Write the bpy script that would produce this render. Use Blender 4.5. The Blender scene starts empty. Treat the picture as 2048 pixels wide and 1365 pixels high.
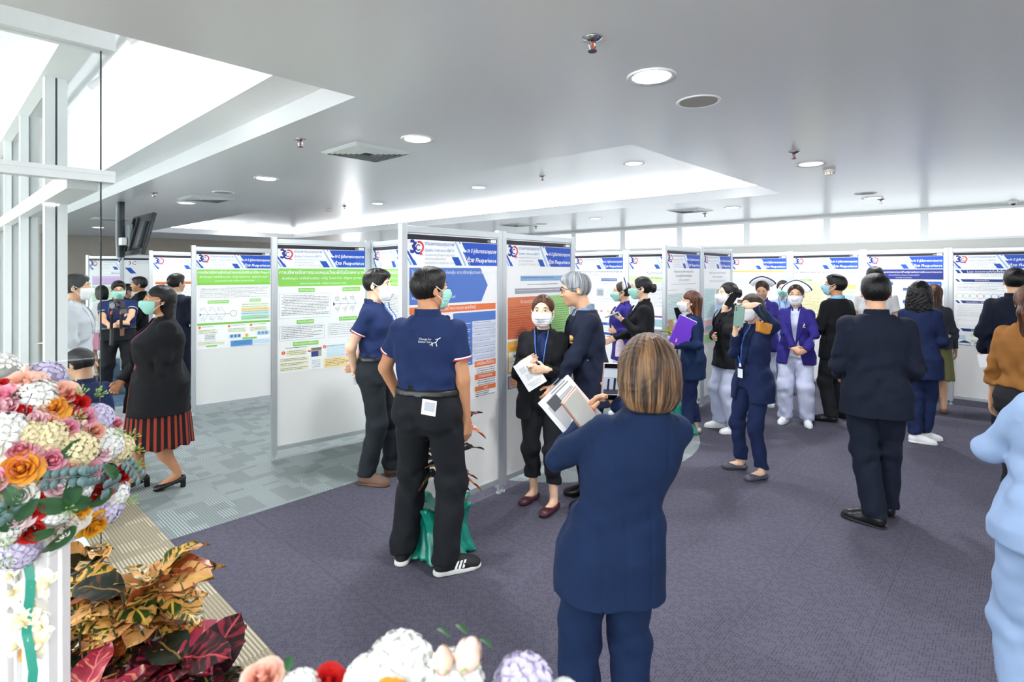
import bpy, bmesh, math, random
import numpy as np
from mathutils import Vector, Matrix, Euler
R = math.radians
SC = bpy.context.scene
COL = SC.collection
# ------------------------------------------------------------------ camera, world, exposure
CAM_H = 1.73; FPX = 1100.0; HOR = 545.0; CX = 1024.0      # focal length and horizon in 2048x1365 pixels
cd = bpy.data.cameras.new('camera'); cam = bpy.data.objects.new('camera', cd); COL.objects.link(cam)
cam.location = (0, 0, CAM_H); cam.rotation_euler = (R(90), 0, 0)
cd.sensor_fit = 'HORIZONTAL'; cd.sensor_width = 36; cd.lens = FPX / 2048 * 36
cd.shift_y = -(682.5 - HOR) / 2048; cd.clip_start = .02
cd.dof.use_dof = True; cd.dof.focus_distance = 3.4; cd.dof.aperture_fstop = 5.0
SC.camera = cam
w = bpy.data.worlds.new('overcast'); SC.world = w; w.use_nodes = True
bg = w.node_tree.nodes['Background']; bg.inputs[0].default_value = (.93, .97, 1, 1); bg.inputs[1].default_value = 8.0
vs = SC.view_settings; vs.view_transform = 'Standard'; vs.look = 'None'; vs.gamma = 1; vs.use_curve_mapping = False; vs.exposure = .40
SC.cycles.max_bounces = 7; SC.cycles.diffuse_bounces = 4; SC.cycles.glossy_bounces = 3; SC.cycles.transparent_max_bounces = 24
LAMP_W = 29.0        # watts of each recessed downlight
COVE_E = 9.0         # strength of the cove strips
# ------------------------------------------------------------------ helpers
ROOM = R(47.0)       # the room's axes: u = room x, v = room y, turned against the camera
def uv(u, v, z=0): return Vector((u*math.cos(ROOM)-v*math.sin(ROOM), u*math.sin(ROOM)+v*math.cos(ROOM), z))
def fl(px, py, z=0):
    "floor (or height z) point under a pixel"
    d = FPX*(CAM_H-z)/(py-HOR); return Vector(((px-CX)*d/FPX, d, z))
def at(px, py, d): return Vector(((px-CX)*d/FPX, d, CAM_H-(py-HOR)*d/FPX))
def srgb(c):
    if isinstance(c, str):
        c = c.lstrip('#'); c = [int(c[i:i+2], 16)/255 for i in (0, 2, 4)]
    return tuple((x/12.92 if x <= .04045 else ((x+.055)/1.055)**2.4) for x in c[:3])
MATS = {}
def nd(t, kind, **kw):
    n = t.nodes.new(kind)
    for k, v in kw.items():
        if k.startswith('i_'):
            n.inputs[k[2:].replace('_', ' ')].default_value = v
        else: setattr(n, k, v)
    return n
def base(name):
    m = bpy.data.materials.new(name); m.use_nodes = True
    t = m.node_tree; b = t.nodes['Principled BSDF']
    return m, t, b, t.links.new
def mat(name, col, rough=.6, metal=0, var=.06, scale=30, bump=0, spec=.5, coat=0, emit=0):
    "plain coloured material with faint procedural variation and optional relief"
    if name in MATS: return MATS[name]
    m, t, b, L = base(name); c = srgb(col)
    b.inputs['Roughness'].default_value = rough; b.inputs['Metallic'].default_value = metal
    b.inputs['Specular IOR Level'].default_value = spec; b.inputs['Coat Weight'].default_value = coat
    tc = nd(t, 'ShaderNodeTexCoord'); nz = nd(t, 'ShaderNodeTexNoise', i_Scale=scale, i_Detail=3.0)
    L(tc.outputs['Object'], nz.inputs['Vector'])
    mx = nd(t, 'ShaderNodeMix', data_type='RGBA')
    mx.inputs[6].default_value = (*[x*(1-var) for x in c], 1); mx.inputs[7].default_value = (*[min(1, x*(1+var)) for x in c], 1)
    L(nz.outputs['Fac'], mx.inputs[0]); L(mx.outputs[2], b.inputs['Base Color'])
    if bump:
        bp = nd(t, 'ShaderNodeBump', i_Strength=bump, i_Distance=.004); L(nz.outputs['Fac'], bp.inputs['Height']); L(bp.outputs[0], b.inputs['Normal'])
    if emit:
        b.inputs['Emission Color'].default_value = (*c, 1); b.inputs['Emission Strength'].default_value = emit
    MATS[name] = m; return m
def glass_mat(name, tint=(.97, .985, .98), gloss=.05):
    if name in MATS: return MATS[name]
    m, t, b, L = base(name); t.nodes.remove(b)
    tr = nd(t, 'ShaderNodeBsdfTransparent'); tr.inputs[0].default_value = (*tint, 1)
    gl = nd(t, 'ShaderNodeBsdfGlossy'); gl.inputs['Roughness'].default_value = .02
    fr = nd(t, 'ShaderNodeFresnel', i_IOR=1.5); ma = nd(t, 'ShaderNodeMath', operation='MULTIPLY_ADD'); ma.inputs[1].default_value = .6; ma.inputs[2].default_value = gloss*.2
    mx = nd(t, 'ShaderNodeMixShader'); L(fr.outputs[0], ma.inputs[0]); L(ma.outputs[0], mx.inputs[0]); L(tr.outputs[0], mx.inputs[1]); L(gl.outputs[0], mx.inputs[2])
    L(mx.outputs[0], t.nodes['Material Output'].inputs[0]); MATS[name] = m; return m
class MB:
    "collects faces of one mesh"
    def __init__(s): s.v = []; s.f = []; s.m = []; s.xf = Matrix()
    def add(s, vs, fs, mi=0):
        n = len(s.v); s.v += [tuple(s.xf @ Vector(p)) for p in vs]; s.f += [tuple(n+i for i in f) for f in fs]; s.m += [mi]*len(fs); return s
    def box(s, c, d, mi=0, rot=None, bev=0):
        hx, hy, hz = d[0]/2, d[1]/2, d[2]/2; M = rot or Matrix.Identity(3); c = Vector(c)
        if not bev:
            P = [(x, y, z) for z in (-hz, hz) for y in (-hy, hy) for x in (-hx, hx)]
            F = [(0, 2, 3, 1), (4, 5, 7, 6), (0, 1, 5, 4), (2, 6, 7, 3), (0, 4, 6, 2), (1, 3, 7, 5)]
        else:
            bm = bmesh.new(); bmesh.ops.create_cube(bm, size=1)
            for v in bm.verts: v.co = Vector((v.co.x*d[0], v.co.y*d[1], v.co.z*d[2]))
            bmesh.ops.bevel(bm, geom=list(bm.edges), offset=bev, segments=2, affect='EDGES', profile=.6)
            bm.verts.index_update(); P = [tuple(v.co) for v in bm.verts]; F = [tuple(v.index for v in f.verts) for f in bm.faces]; bm.free()
        return s.add([c + M @ Vector(p) for p in P], F, mi)
    def bb(s, x0, x1, y0, y1, z0, z1, mi=0, bev=0): return s.box(((x0+x1)/2, (y0+y1)/2, (z0+z1)/2), (x1-x0, y1-y0, z1-z0), mi, None, bev)
    def prism(s, poly, h, mi=0):
        "poly: 3D points (planar), h: extrusion vector"
        n = len(poly); h = Vector(h); P = [Vector(p) for p in poly]; P += [p+h for p in P]
        return s.add(P, [tuple(range(n))[::-1], tuple(range(n, 2*n))] + [(i, (i+1) % n, n+(i+1) % n, n+i) for i in range(n)], mi)
    def tube(s, pts, r, n=8, mi=0, cap=True):
        pts = [Vector(p) for p in pts]; m = len(pts); rr = r if hasattr(r, '__len__') else [r]*m; V = []; F = []
        up = Vector((0, 0, 1)); side = None
        for i, p in enumerate(pts):
            t = (pts[min(i+1, m-1)]-pts[max(i-1, 0)]).normalized()
            if side is None: side = t.cross(up if abs(t.z) < .9 else Vector((1, 0, 0))).normalized()
            side = (side - t*side.dot(t)).normalized(); b = t.cross(side)
            V += [p + (side*math.cos(a)+b*math.sin(a))*rr[i] for a in [2*math.pi*k/n for k in range(n)]]
        for i in range(m-1): F += [(i*n+k, i*n+(k+1) % n, (i+1)*n+(k+1) % n, (i+1)*n+k) for k in range(n)]
        if cap: F += [tuple(range(n))[::-1], tuple(range((m-1)*n, m*n))]
        return s.add(V, F, mi)
    def lathe(s, prof, n=24, c=(0, 0, 0), mi=0, cap=True):
        V = []; F = []; m = len(prof)
        for r, z in prof: V += [(c[0]+r*math.cos(2*math.pi*k/n), c[1]+r*math.sin(2*math.pi*k/n), c[2]+z) for k in range(n)]
        for i in range(m-1): F += [(i*n+k, i*n+(k+1) % n, (i+1)*n+(k+1) % n, (i+1)*n+k) for k in range(n)]
        if cap: F += [tuple(range(n))[::-1], tuple(range((m-1)*n, m*n))]
        return s.add(V, F, mi)
    def mesh(s, name, mats, smooth=False):
        me = bpy.data.meshes.new(name); me.from_pydata(s.v, [], s.f)
        for m in (mats if isinstance(mats, (list, tuple)) else [mats]): me.materials.append(m)
        me.polygons.foreach_set('material_index', s.m); me.polygons.foreach_set('use_smooth', [smooth]*len(s.f)); me.update(); return me
    def obj(s, name, mats, parent=None, loc=None, rz=None, smooth=False): return link(name, s.mesh(name, mats, smooth), parent, loc, rz)
def link(name, data, parent=None, loc=None, rz=None):
    o = bpy.data.objects.new(name, data); COL.objects.link(o)
    if parent: o.parent = parent
    if loc is not None: o.location = loc
    if rz is not None: o.rotation_euler = (0, 0, rz)
    return o
def tag(o, label, cat, group=None, kind=None):
    o['label'] = label; o['category'] = cat
    if group: o['group'] = group
    if kind: o['kind'] = kind
    return o
def thing(name, label, cat, loc=(0, 0, 0), rz=0, group=None):
    o = link(name, None, None, loc, rz); o.empty_display_size = .1; return tag(o, label, cat, group)
def struct(o): o['kind'] = 'structure'; return o
def copy_tree(o, parent=None):
    c = o.copy(); COL.objects.link(c); c.parent = parent
    for ch in list(o.children): copy_tree(ch, c)
    return c
_TXT = {}
def text_mesh(s, size=1.0, align='LEFT', shear=0, mat_=None, bold=0):
    key = (s, align, shear, mat_.name if mat_ else '', bold)
    if key in _TXT: return _TXT[key]
    cu = bpy.data.curves.new('lettering', 'FONT'); cu.body = s; cu.size = 1; cu.align_x = align; cu.shear = shear; cu.resolution_u = 1; cu.offset = bold
    o = bpy.data.objects.new('lettering', cu); COL.objects.link(o); bpy.context.view_layer.update()
    me = bpy.data.meshes.new_from_object(o.evaluated_get(bpy.context.evaluated_depsgraph_get()))
    bpy.data.objects.remove(o); me.name = 'lettering'; me.materials.clear()
    if mat_: me.materials.append(mat_)
    _TXT[key] = me; return me
# ------------------------------------------------------------------ room shell (local axes u, v)
CEIL = 2.68
def ceiling_paint():
    m, t, b, L = base('semi gloss ceiling paint')
    b.inputs['Base Color'].default_value = (.68, .69, .705, 1)
    tc = nd(t, 'ShaderNodeTexCoord'); mp = nd(t, 'ShaderNodeMapping'); mp.inputs['Scale'].default_value = (1.3, .35, 1); mp.inputs['Rotation'].default_value = (0, 0, R(-47))
    nz = nd(t, 'ShaderNodeTexNoise', i_Scale=1.2, i_Detail=1.0); L(tc.outputs['Object'], mp.inputs['Vector']); L(mp.outputs[0], nz.inputs['Vector'])
    rm = nd(t, 'ShaderNodeMapRange'); rm.inputs['To Min'].default_value = .27; rm.inputs['To Max'].default_value = .30
    L(nz.outputs['Fac'], rm.inputs['Value']); L(rm.outputs[0], b.inputs['Roughness'])
    b.inputs['Specular IOR Level'].default_value = .55
    return m
M_CEIL = ceiling_paint()
M_WHITE = mat('white satin paint', '#f2f4f5', .45, var=.02)
M_ALU = mat('white powder coated aluminium', '#e9ecee', .35, var=.02)
M_WOOD = mat('grey brown wall panel', '#9b9186', .6, var=.12, scale=6)
M_SPAN = mat('grey beige spandrel', '#c9c8c4', .5, var=.03)
M_GLASS = glass_mat('clear glass'); M_DIMGLASS = glass_mat('window glass tinted to dim daylight', (.48, .49, .49))  # tint of the right windows is added to cut the daylight from that side
def room(name, mb, m, parent=None, smooth=False):
    o = mb.obj(name, m, parent, None, None if parent else ROOM, smooth)
    return o if parent else struct(o)
# ceiling slab with two recesses
U1, V1, UM = 1.60, 2.65, 1.31; KU0, KU1, KV0, KV1 = 3.58, 7.07, 2.14, 15.0; UR, VE = 10.2, 17.6
mb = MB()
for a in ((-5, UR+.3, -6, KV0), (-5, KU0, KV0, V1), (U1, KU0, V1, VE), (KU1, UR+.3, KV0, VE), (KU0, KU1, KV1, VE)): mb.bb(*a, CEIL, CEIL+.13)
ceil = room('ceiling', mb, M_CEIL)
room('recess_ceiling', MB().bb(KU0-.25, KU1+.25, KV0-.25, KV1+.25, CEIL+.27, CEIL+.32), M_CEIL, ceil)
mb = MB()
for a in ((KU0-.25, KU0-.2, KV0-.25, KV1+.25), (KU1+.2, KU1+.25, KV0-.25, KV1+.25), (KU0-.2, KU1+.2, KV0-.25, KV0-.2), (KU0-.2, KU1+.2, KV1+.2, KV1+.25)): mb.bb(*a, CEIL+.13, CEIL+.27)
room('recess_side', mb, M_WHITE, ceil)
room('recess_ledge', MB().bb(UM, U1+.3, V1-.3, VE, CEIL+.13, CEIL+.19), M_WHITE, ceil)
room('raised_ceiling', MB().bb(-5, U1+.3, V1-.6, VE, 3.42, 3.5), M_WHITE, ceil)
mb = MB(); mb.bb(-5, U1+.3, V1-.36, V1-.3, CEIL+.13, 3.45); mb.bb(U1+.24, U1+.3, V1-.3, VE, CEIL+.19, 3.45); room('raised_wall', mb, M_WHITE, ceil)
# cove strips
M_LED = mat('lit led strip', '#ffffff', .5, emit=COVE_E)
cv = thing('cove_light', 'hidden linear cove light along the raised recess by the glass', 'light', (0, 0, 0), ROOM)
MB().bb(U1+.1, U1+.16, V1, VE-.2, CEIL+.19, CEIL+.215).obj('led_strip', M_LED, cv)
cv = thing('cove_light', 'hidden linear cove light around the big ceiling recess', 'light', (0, 0, 0), ROOM)
for a in ((KU0-.12, KU0-.08, KV0, KV1), (KU1+.08, KU1+.12, KV0, KV1), (KU0, KU1, KV0-.12, KV0-.08), (KU0, KU1, KV1+.08, KV1+.12)): MB().bb(*a, CEIL+.13, CEIL+.15).obj('led_strip', M_LED, cv)
# walls that close the room
struct(MB().bb(-5, UR, VE, VE+.1, 0, 3.5).obj('wall_back', M_WOOD, None, None, ROOM))
struct(MB().bb(-5.1, UR+.4, -6.1, -6, 0, 2.9).obj('wall_front', M_WHITE, None, None, ROOM))
mb = MB(); mb.bb(-5.1, -5, -6, VE, 0, .5); mb.bb(-5.1, -5, -6, VE, 3.2, 3.5); mb.bb(-5.1, -5, -6, VE, 2.0, 2.12)
room('wall_left', mb, M_WHITE); nw = 0; v = -5.9
while v < VE-1.5:
    nw += 1; f = MB()
    for z0, z1 in ((.5, 2.0), (2.12, 3.2)): f.bb(-5.08, -5.02, v, v+.06, z0, z1); f.bb(-5.08, -5.02, v+1.5, v+1.56, z0, z1)
    wo = room('window_%d' % (30+nw), f, M_ALU)
    for z0, z1 in ((.5, 2.0), (2.12, 3.2)): MB().bb(-5.053, -5.047, v+.06, v+1.5, z0, z1).obj('pane', M_GLASS, wo)
    v += 1.56
mb = MB(); mb.bb(UR, UR+.12, -6, VE, 0, .45); mb.bb(UR, UR+.12, -6, VE, 2.06, 2.20); mb.bb(UR, UR+.12, -6, VE, 2.645, 2.70)
room('wall_right', mb, M_SPAN)
n = 0
v = -5.4
while v < VE-1.2:                       # band of windows behind the boards
    n += 1; f = MB()
    for (z0, z1) in ((.45, 2.06), (2.20, 2.645)):
        f.bb(UR+.01, UR+.07, v, v+.05, z0, z1); f.bb(UR+.01, UR+.07, v+1.25, v+1.30, z0, z1); f.bb(UR+.012, UR+.068, v+.05, v+1.25, z0, z0+.035); f.bb(UR+.012, UR+.068, v+.05, v+1.25, z1-.03, z1)
    wo = room('window_%d' % n, f, M_ALU)
    for (z0, z1) in ((.485, 2.06-.03), (2.235, 2.615)): MB().bb(UR+.035, UR+.041, v+.05, v+1.25, z0, z1).obj('pane', M_DIMGLASS, wo)
    v += 1.30
# ------------------------------------------------------------------ carpet tiles
def carpet(name, ca, cb, kind):
    m, t, b, L = base(name); b.inputs['Roughness'].default_value = .95; b.inputs['Specular IOR Level'].default_value = .1
    tc = nd(t, 'ShaderNodeTexCoord'); oi = nd(t, 'ShaderNodeObjectInfo'); sx = nd(t, 'ShaderNodeSeparateXYZ'); L(tc.outputs['Object'], sx.inputs[0])
    def M(op, a, c=None, d=None):
        n = nd(t, 'ShaderNodeMath', operation=op)
        for i, v in enumerate((a, c, d)):
            if v is None: continue
            if isinstance(v, (int, float)): n.inputs[i].default_value = v
            else: L(v, n.inputs[i])
        return n.outputs[0]
    rnd = oi.outputs['Random']
    if kind == 'stripe':       # broken line rows inside the tile
        row = M('FLOOR', M('MULTIPLY_ADD', sx.outputs[1], 7.0, M('MULTIPLY', rnd, 7)))
        lane = M('FLOOR', M('MULTIPLY', sx.outputs[0], 110.0))
        co = nd(t, 'ShaderNodeCombineXYZ'); L(M('FLOOR', M('MULTIPLY', lane, .09)), co.inputs[0]); L(row, co.inputs[1]); L(M('MULTIPLY', rnd, 30), co.inputs[2])
        wn = nd(t, 'ShaderNodeTexWhiteNoise', noise_dimensions='3D'); L(co.outputs[0], wn.inputs['Vector'])
        st = M('GREATER_THAN', M('SINE', M('MULTIPLY', sx.outputs[0], 110*2*math.pi/2)), .1)
        amp = M('MULTIPLY', st, M('MULTIPLY_ADD', M('GREATER_THAN', wn.outputs['Value'], .4), .6, .4)); fac = M('MULTIPLY', amp, .9)
    else:
        br = nd(t, 'ShaderNodeTexBrick', offset=.5); br.inputs['Scale'].default_value = 26; br.inputs['Mortar Size'].default_value = .045; br.inputs['Brick Width'].default_value = .62; br.inputs['Row Height'].default_value = .34
        nz0 = nd(t, 'ShaderNodeTexNoise', i_Scale=14.0); L(tc.outputs['Object'], nz0.inputs['Vector'])
        va = nd(t, 'ShaderNodeVectorMath', operation='MULTIPLY_ADD'); va.inputs[1].default_value = (.006, .006, 0); L(nz0.outputs['Color'], va.inputs[0]); L(tc.outputs['Object'], va.inputs[2]); L(va.outputs[0], br.inputs['Vector'])
        nz1 = nd(t, 'ShaderNodeTexNoise', i_Scale=34.0, i_Detail=2.0); L(tc.outputs['Object'], nz1.inputs['Vector'])
        fac = M('MULTIPLY', br.outputs['Fac'], M('MULTIPLY', M('GREATER_THAN', nz1.outputs['Fac'], .5), .75))
    nz = nd(t, 'ShaderNodeTexNoise', i_Scale=210.0, i_Detail=2.5); L(tc.outputs['Object'], nz.inputs['Vector'])
    mx = nd(t, 'ShaderNodeMix', data_type='RGBA'); mx.inputs[6].default_value = (*srgb(ca), 1); mx.inputs[7].default_value = (*srgb(cb), 1); L(fac, mx.inputs[0])
    hs = nd(t, 'ShaderNodeHueSaturation'); L(mx.outputs[2], hs.inputs['Color'])
    L(M('ADD', M('MULTIPLY_ADD', nz.outputs['Fac'], 1.3, .33), M('MULTIPLY', rnd, .05)), hs.inputs['Value']); L(hs.outputs[0], b.inputs['Base Color'])
    bp = nd(t, 'ShaderNodeBump', i_Strength=.5, i_Distance=.004); L(nz.outputs['Fac'], bp.inputs['Height']); L(bp.outputs[0], b.inputs['Normal'])
    return m
M_PUR = carpet('purple grey loop carpet', '#5a5866', '#3f3d4a', 'brick')
M_BEI = carpet('beige striped carpet', '#8f8573', '#c4bda6', 'stripe')
M_GRY = carpet('grey striped carpet', '#788082', '#a5adad', 'stripe')
M_BLU = carpet('blue grey carpet', '#3f566c', '#5f7689', 'stripe')
floor = struct(MB().bb(-5, UR+.2, -6, VE, -.1, -.012).obj('floor', mat('carpet backing', '#3b3a42', .95), None, None, ROOM))
T = .5
def tile_mesh(m):
    e = .0; h = T/2; mb = MB(); mb.add([(-h+e, -h+e, -.01), (h-e, -h+e, -.01), (h-e, h-e, -.01), (-h+e, h-e, -.01), (-h+.0005, -h+.0005, 0), (h-.0005, -h+.0005, 0), (h-.0005, h-.0005, 0), (-h+.0005, h-.0005, 0)],
        [(4, 5, 6, 7), (0, 1, 5, 4), (1, 2, 6, 5), (2, 3, 7, 6), (3, 0, 4, 7)]); return mb.mesh('carpet_tile', m)
TM = {k: tile_mesh(m) for k, m in (('p', M_PUR), ('b', M_BEI), ('g', M_GRY), ('l', M_BLU))}
EU, EV = 1.09, 4.04
def zone(u, v):
    if u < EU: return 'g' if (v < 2.0 and u > -.6) and v > 1.0 else 'b'
    if v < EV or u > 6.4: return 'p'
    return 'l' if v > 8.6 else 'g'
tiles = []
i0 = -8
for i in range(-12, 19):
    for j in range(-18, 27):
        u = EU + (i+.5)*T; v = EV + (j+.5)*T
        if u > UR or v > VE-.2 or u < -4.5 or v < -5.8: continue
        p = uv(u, v); d = p.y; vis = d > .9 and abs(p.x/d) < 1.02 and FPX*CAM_H/d < 860
        tiles.append((d if vis else 99+d, u, v, zone(u, v), (i*7+j*3+(i*j) % 3) % 2))
tiles.sort()
cnt = {}; rest = {}
for d, u, v, z, q in tiles:
    cnt[z] = cnt.get(z, 0)+1
    q = 0 if z in 'pb' else q
    if sum(cnt.values()) <= 290 and d < 99:
        o = link('carpet_tile', TM[z], floor, (u, v, 0), q*math.pi/2)
    else: rest.setdefault(z, MB()).bb(u-T/2+.001, u+T/2-.001, v-T/2+.001, v+T/2-.001, -.012, 0)
for z, mb in rest.items():
    o = mb.obj('carpet_field', {'p': M_PUR, 'b': M_BEI, 'g': M_GRY, 'l': M_BLU}[z], floor); o['kind'] = 'stuff'
mb = MB(); cu_, cv_, cr = 4.75, 3.9, 1.62; n = 48                                   # round grey inlay under the boards
mb.prism([(cu_+cr*math.cos(2*math.pi*k/n), cv_+cr*math.sin(2*math.pi*k/n), -.004) for k in range(n)], (0, 0, .0065)); mb.obj('carpet_inlay', M_GRY, floor)
# ------------------------------------------------------------------ glass screen at the entrance (along u at v=3.88) and storefront (along v at u=.64)
M_EDGE = mat('dark glass edge', '#1d2624', .2, var=.02)
GV = 3.88; GU = .70
gs = thing('glass_screen', 'frameless glass entrance screen with white header and transom at left', 'glass screen', (0, 0, 0), ROOM)
MB().bb(-4.5, GU+.06, GV-.06, GV+.06, 3.0, 3.28, bev=.006).obj('header', M_ALU, gs)
mb = MB(); mb.bb(-4.5, GU+.06, GV-.045, GV+.045, 2.245, 2.285); mb.bb(-4.5, GU+.06, GV-.05, GV+.05, 2.285, 2.31); mb.obj('transom', M_ALU, gs)
for z0, z1 in ((.01, 2.245), (2.31, 3.0)):
    for (a, b_) in ((-3.2, -1.25), (-1.246, GU-.004)): MB().bb(a, b_, GV-.005, GV+.005, z0, z1).obj('pane', M_GLASS, gs)
    MB().bb(GU-.004, GU+.002, GV-.007, GV+.007, z0, z1).obj('pane_edge', M_EDGE, gs)
M_SEAL = mat('dark gasket', '#4d5355', .5)
sf = thing('storefront', 'white aluminium framed glass storefront wall behind the entrance screen', 'glass wall', (0, 0, 0), ROOM)
SU = .62
posts = [4.85, 6.2, 7.5, 8.9, 10.3, 11.7, 13.1, 14.5, 15.9, 17.3]
for v in posts:
    p = MB(); p.bb(SU-.06, SU-.006, v-.05, v+.05, .06, 3.05); p.bb(SU+.006, SU+.06, v-.05, v+.05, .06, 3.05); p.bb(SU-.006, SU+.006, v-.04, v+.04, .06, 3.05, 1); p.obj('mullion', [M_ALU, M_SEAL], sf)
MB().bb(SU-.07, SU+.07, 3.9, 17.5, 2.2, 2.3).obj('transom', M_ALU, sf); MB().bb(SU-.08, SU+.08, 3.9, 17.5, 0, .06).obj('sill', M_ALU, sf); MB().bb(SU-.08, SU+.08, 3.9, 17.5, 3.05, 3.42).obj('head_beam', M_WHITE, sf)
for a, b_ in zip(posts, posts[1:]):
    for z0, z1 in ((.06, 2.2), (2.3, 3.05)): MB().bb(SU-.004, SU+.004, a+.05, b_-.05, z0, z1).obj('pane', M_GLASS, sf)
# ------------------------------------------------------------------ exhibition boards and posters
M_FRAME = mat('brushed aluminium frame', '#c9ced2', .38, .55, .05, 60)
def board_mat():
    m, t, b, L = base('white foam board'); b.inputs['Base Color'].default_value = (.86, .87, .87, 1); b.inputs['Roughness'].default_value = .55
    tr = nd(t, 'ShaderNodeBsdfTranslucent'); tr.inputs[0].default_value = (1, .9, .72, 1); mx = nd(t, 'ShaderNodeMixShader'); mx.inputs[0].default_value = .12
    L(b.outputs[0], mx.inputs[1]); L(tr.outputs[0], mx.inputs[2]); L(mx.outputs[0], t.nodes['Material Output'].inputs[0]); return m
M_BOARD = board_mat()
PW, PH, POST = .965, 2.04, .047
def _panel_proto():
    A = MB().bb(0, POST, -.022, .022, .05, PH+.015, bev=.004).mesh('post', M_FRAME); B = MB().bb(POST, PW-POST, -.018, .018, PH-.045, PH, bev=.003).mesh('top_rail', M_FRAME)
    C = MB().bb(POST, PW-POST, -.018, .018, .085, .125, bev=.003).mesh('bottom_rail', M_FRAME); D = MB().bb(POST-.002, PW-POST+.002, -.008, .008, .12, PH-.04).mesh('board', M_BOARD)
    E = MB().lathe([(.02, 0), (.02, .012), (.014, .014), (.014, .05)], 10, (POST/2, 0, 0)).mesh('foot', M_FRAME); return A, B, C, D, E
PM = _panel_proto()
def panel(p, ang, label):
    t = thing('display_panel', label, 'display panel', (p[0], p[1], 0), R(ang), 'display panels of the poster exhibition')
    link('board', PM[3], t); link('top_rail', PM[1], t); link('bottom_rail', PM[2], t)
    for x in (0, PW-POST): link('post', PM[0], t, (x, 0, 0)); link('foot', PM[4], t, (x, 0, 0))
    return t
PR = {}
def ink(c):
    if c not in PR: PR[c] = mat('printed ink '+c.strip('#'), c, .45, var=.0, spec=.3)
    return PR[c]
M_PAPER = mat('poster paper', '#f6f7f8', .4, var=.01, spec=.4)
S_ = .0086            # metres per poster unit: 100 units across
class Sheet:
    def __init__(s): s.mb = MB(); s.mats = []; s.words = []; s.k = 0
    def mi(s, c):
        m = ink(c)
        if m not in s.mats: s.mats.append(m)
        return s.mats.index(m)
    def poly(s, pts, c):
        s.k += 1; y = -.0012-.00004*s.k
        s.mb.add([(x*S_, y, -z*S_) for x, z in pts], [tuple(range(len(pts)))], s.mi(c))
        return s
    def r(s, x0, y0, x1, y1, c): return s.poly([(x0, y1), (x1, y1), (x1, y0), (x0, y0)], c)
    def rr(s, x0, y0, x1, y1, c, q=2):
        P = []
        for cx, cy, a0 in ((x0+q, y1-q, 90), (x1-q, y1-q, 0), (x1-q, y0+q, -90), (x0+q, y0+q, -180)):
            P += [(cx+q*math.cos(R(a0+b)), cy+q*math.sin(R(a0+b))) for b in (90, 60, 30, 0)]
        return s.poly(P, c)
    def circ(s, x, y, q, c, n=18): return s.poly([(x+q*math.cos(-2*math.pi*k/n), y+q*math.sin(-2*math.pi*k/n)) for k in range(n)], c)
    def ring(s, x, y, q, wd, c, a0=0, a1=360, n=24):
        s.k += 1; yy = -.0012-.00004*s.k; A = [R(a0+(a1-a0)*k/n) for k in range(n+1)]
        V = [((x+q*math.cos(a))*S_, yy, -(y+q*math.sin(a))*S_) for a in A] + [((x+(q-wd)*math.cos(a))*S_, yy, -(y+(q-wd)*math.sin(a))*S_) for a in A]
        s.mb.add(V, [(k, n+1+k, n+2+k, k+1) for k in range(n)], s.mi(c)); return s
    def box(s, x0, y0, x1, y1, c, wd=.35):
        for a in ((x0, y0, x1, y0+wd), (x0, y1-wd, x1, y1), (x0, y0, x0+wd, y1), (x1-wd, y0, x1, y1)): s.r(*a, c)
        return s
    def t(s, x0, y0, x1, y1, c='#7b8088', step=2.1, seed=0):
        "paragraph of small print: rows of word strokes"
        rg = random.Random(x0*31+y0*17+seed); s.k += 1; yy = -.0012-.00004*s.k; V = []; F = []; y = y0
        while y+.9 <= y1:
            x = x0 + (rg.random()*3 if rg.random() < .2 else 0); xe = x1 - (rg.random()*.35*(x1-x0) if rg.random() < .25 else 0)
            while x < xe-.6:
                wd = min(.6+rg.random()*3.2, xe-x); h = .46+rg.random()*.2; n = len(V)
                V += [(x*S_, yy, -(y+h)*S_), ((x+wd)*S_, yy, -(y+h)*S_), ((x+wd)*S_, yy, -y*S_), (x*S_, yy, -y*S_)]; F.append((n, n+1, n+2, n+3)); x += wd+.35+rg.random()*.3
            y += step
        s.mb.add(V, F, s.mi(c)); return s
    def w(s, x, y, size, txt, c='#ffffff', al='LEFT', shear=0, bold=0, mw=None):
        mw = mw or (36 if al == 'RIGHT' else 31 if al == 'LEFT' and x == 17 else 97-x if al == 'LEFT' else 2*min(x, 100-x)-3); s.words.append((x, y, size, txt, c, al, shear, bold, mw)); return s
    def head(s):
        s.r(0, 0, 100, 4, '#2a2833').r(92, .7, 99, 3.4, '#f1f2f4').w(87, 3.1, 2.1, 'C28')
        s.poly([(0, 12), (0, 14.5), (6, 24), (9.5, 24)][::-1], '#1f4fb4').poly([(0, 17), (0, 19), (3, 24), (4.6, 24)][::-1], '#8fb4e6').poly([(4, 20), (6.6, 24), (9.6, 24), (7, 20)], '#2a60c8')
        s.w(2.2, 14.4, 11.5, '3', '#27348f', bold=.03).ring(10.6, 10.4, 5.2, 1.7, '#2b3fae', 60, 250).ring(11.4, 9.8, 4.9, 1.7, '#d93a4e', 250, 420).ring(10.8, 10.2, 2.6, .9, '#2d3a90', 40, 320).poly([(13, 12.4), (15.6, 16.6), (13.4, 15.6), (12, 17)], '#d93a4e')
        s.w(17, 8.2, 3.6, 'งานมหกรรมคุณภาพ', '#6d8fc4').w(17, 13, 3.7, '(Quality Conference) ครั้งที่ 30', '#7f9fcb').w(17, 16.6, 2.4, 'คณะแพทยศาสตร์โรงพยาบาลรามาธิบดี', '#c3c8d0').w(17, 19.8, 2.4, 'มหาวิทยาลัยมหิดล', '#c3c8d0').w(17, 23, 2.2, 'ระหว่างวันที่ 17-18 สิงหาคม 2566', '#c3c8d0')
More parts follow.
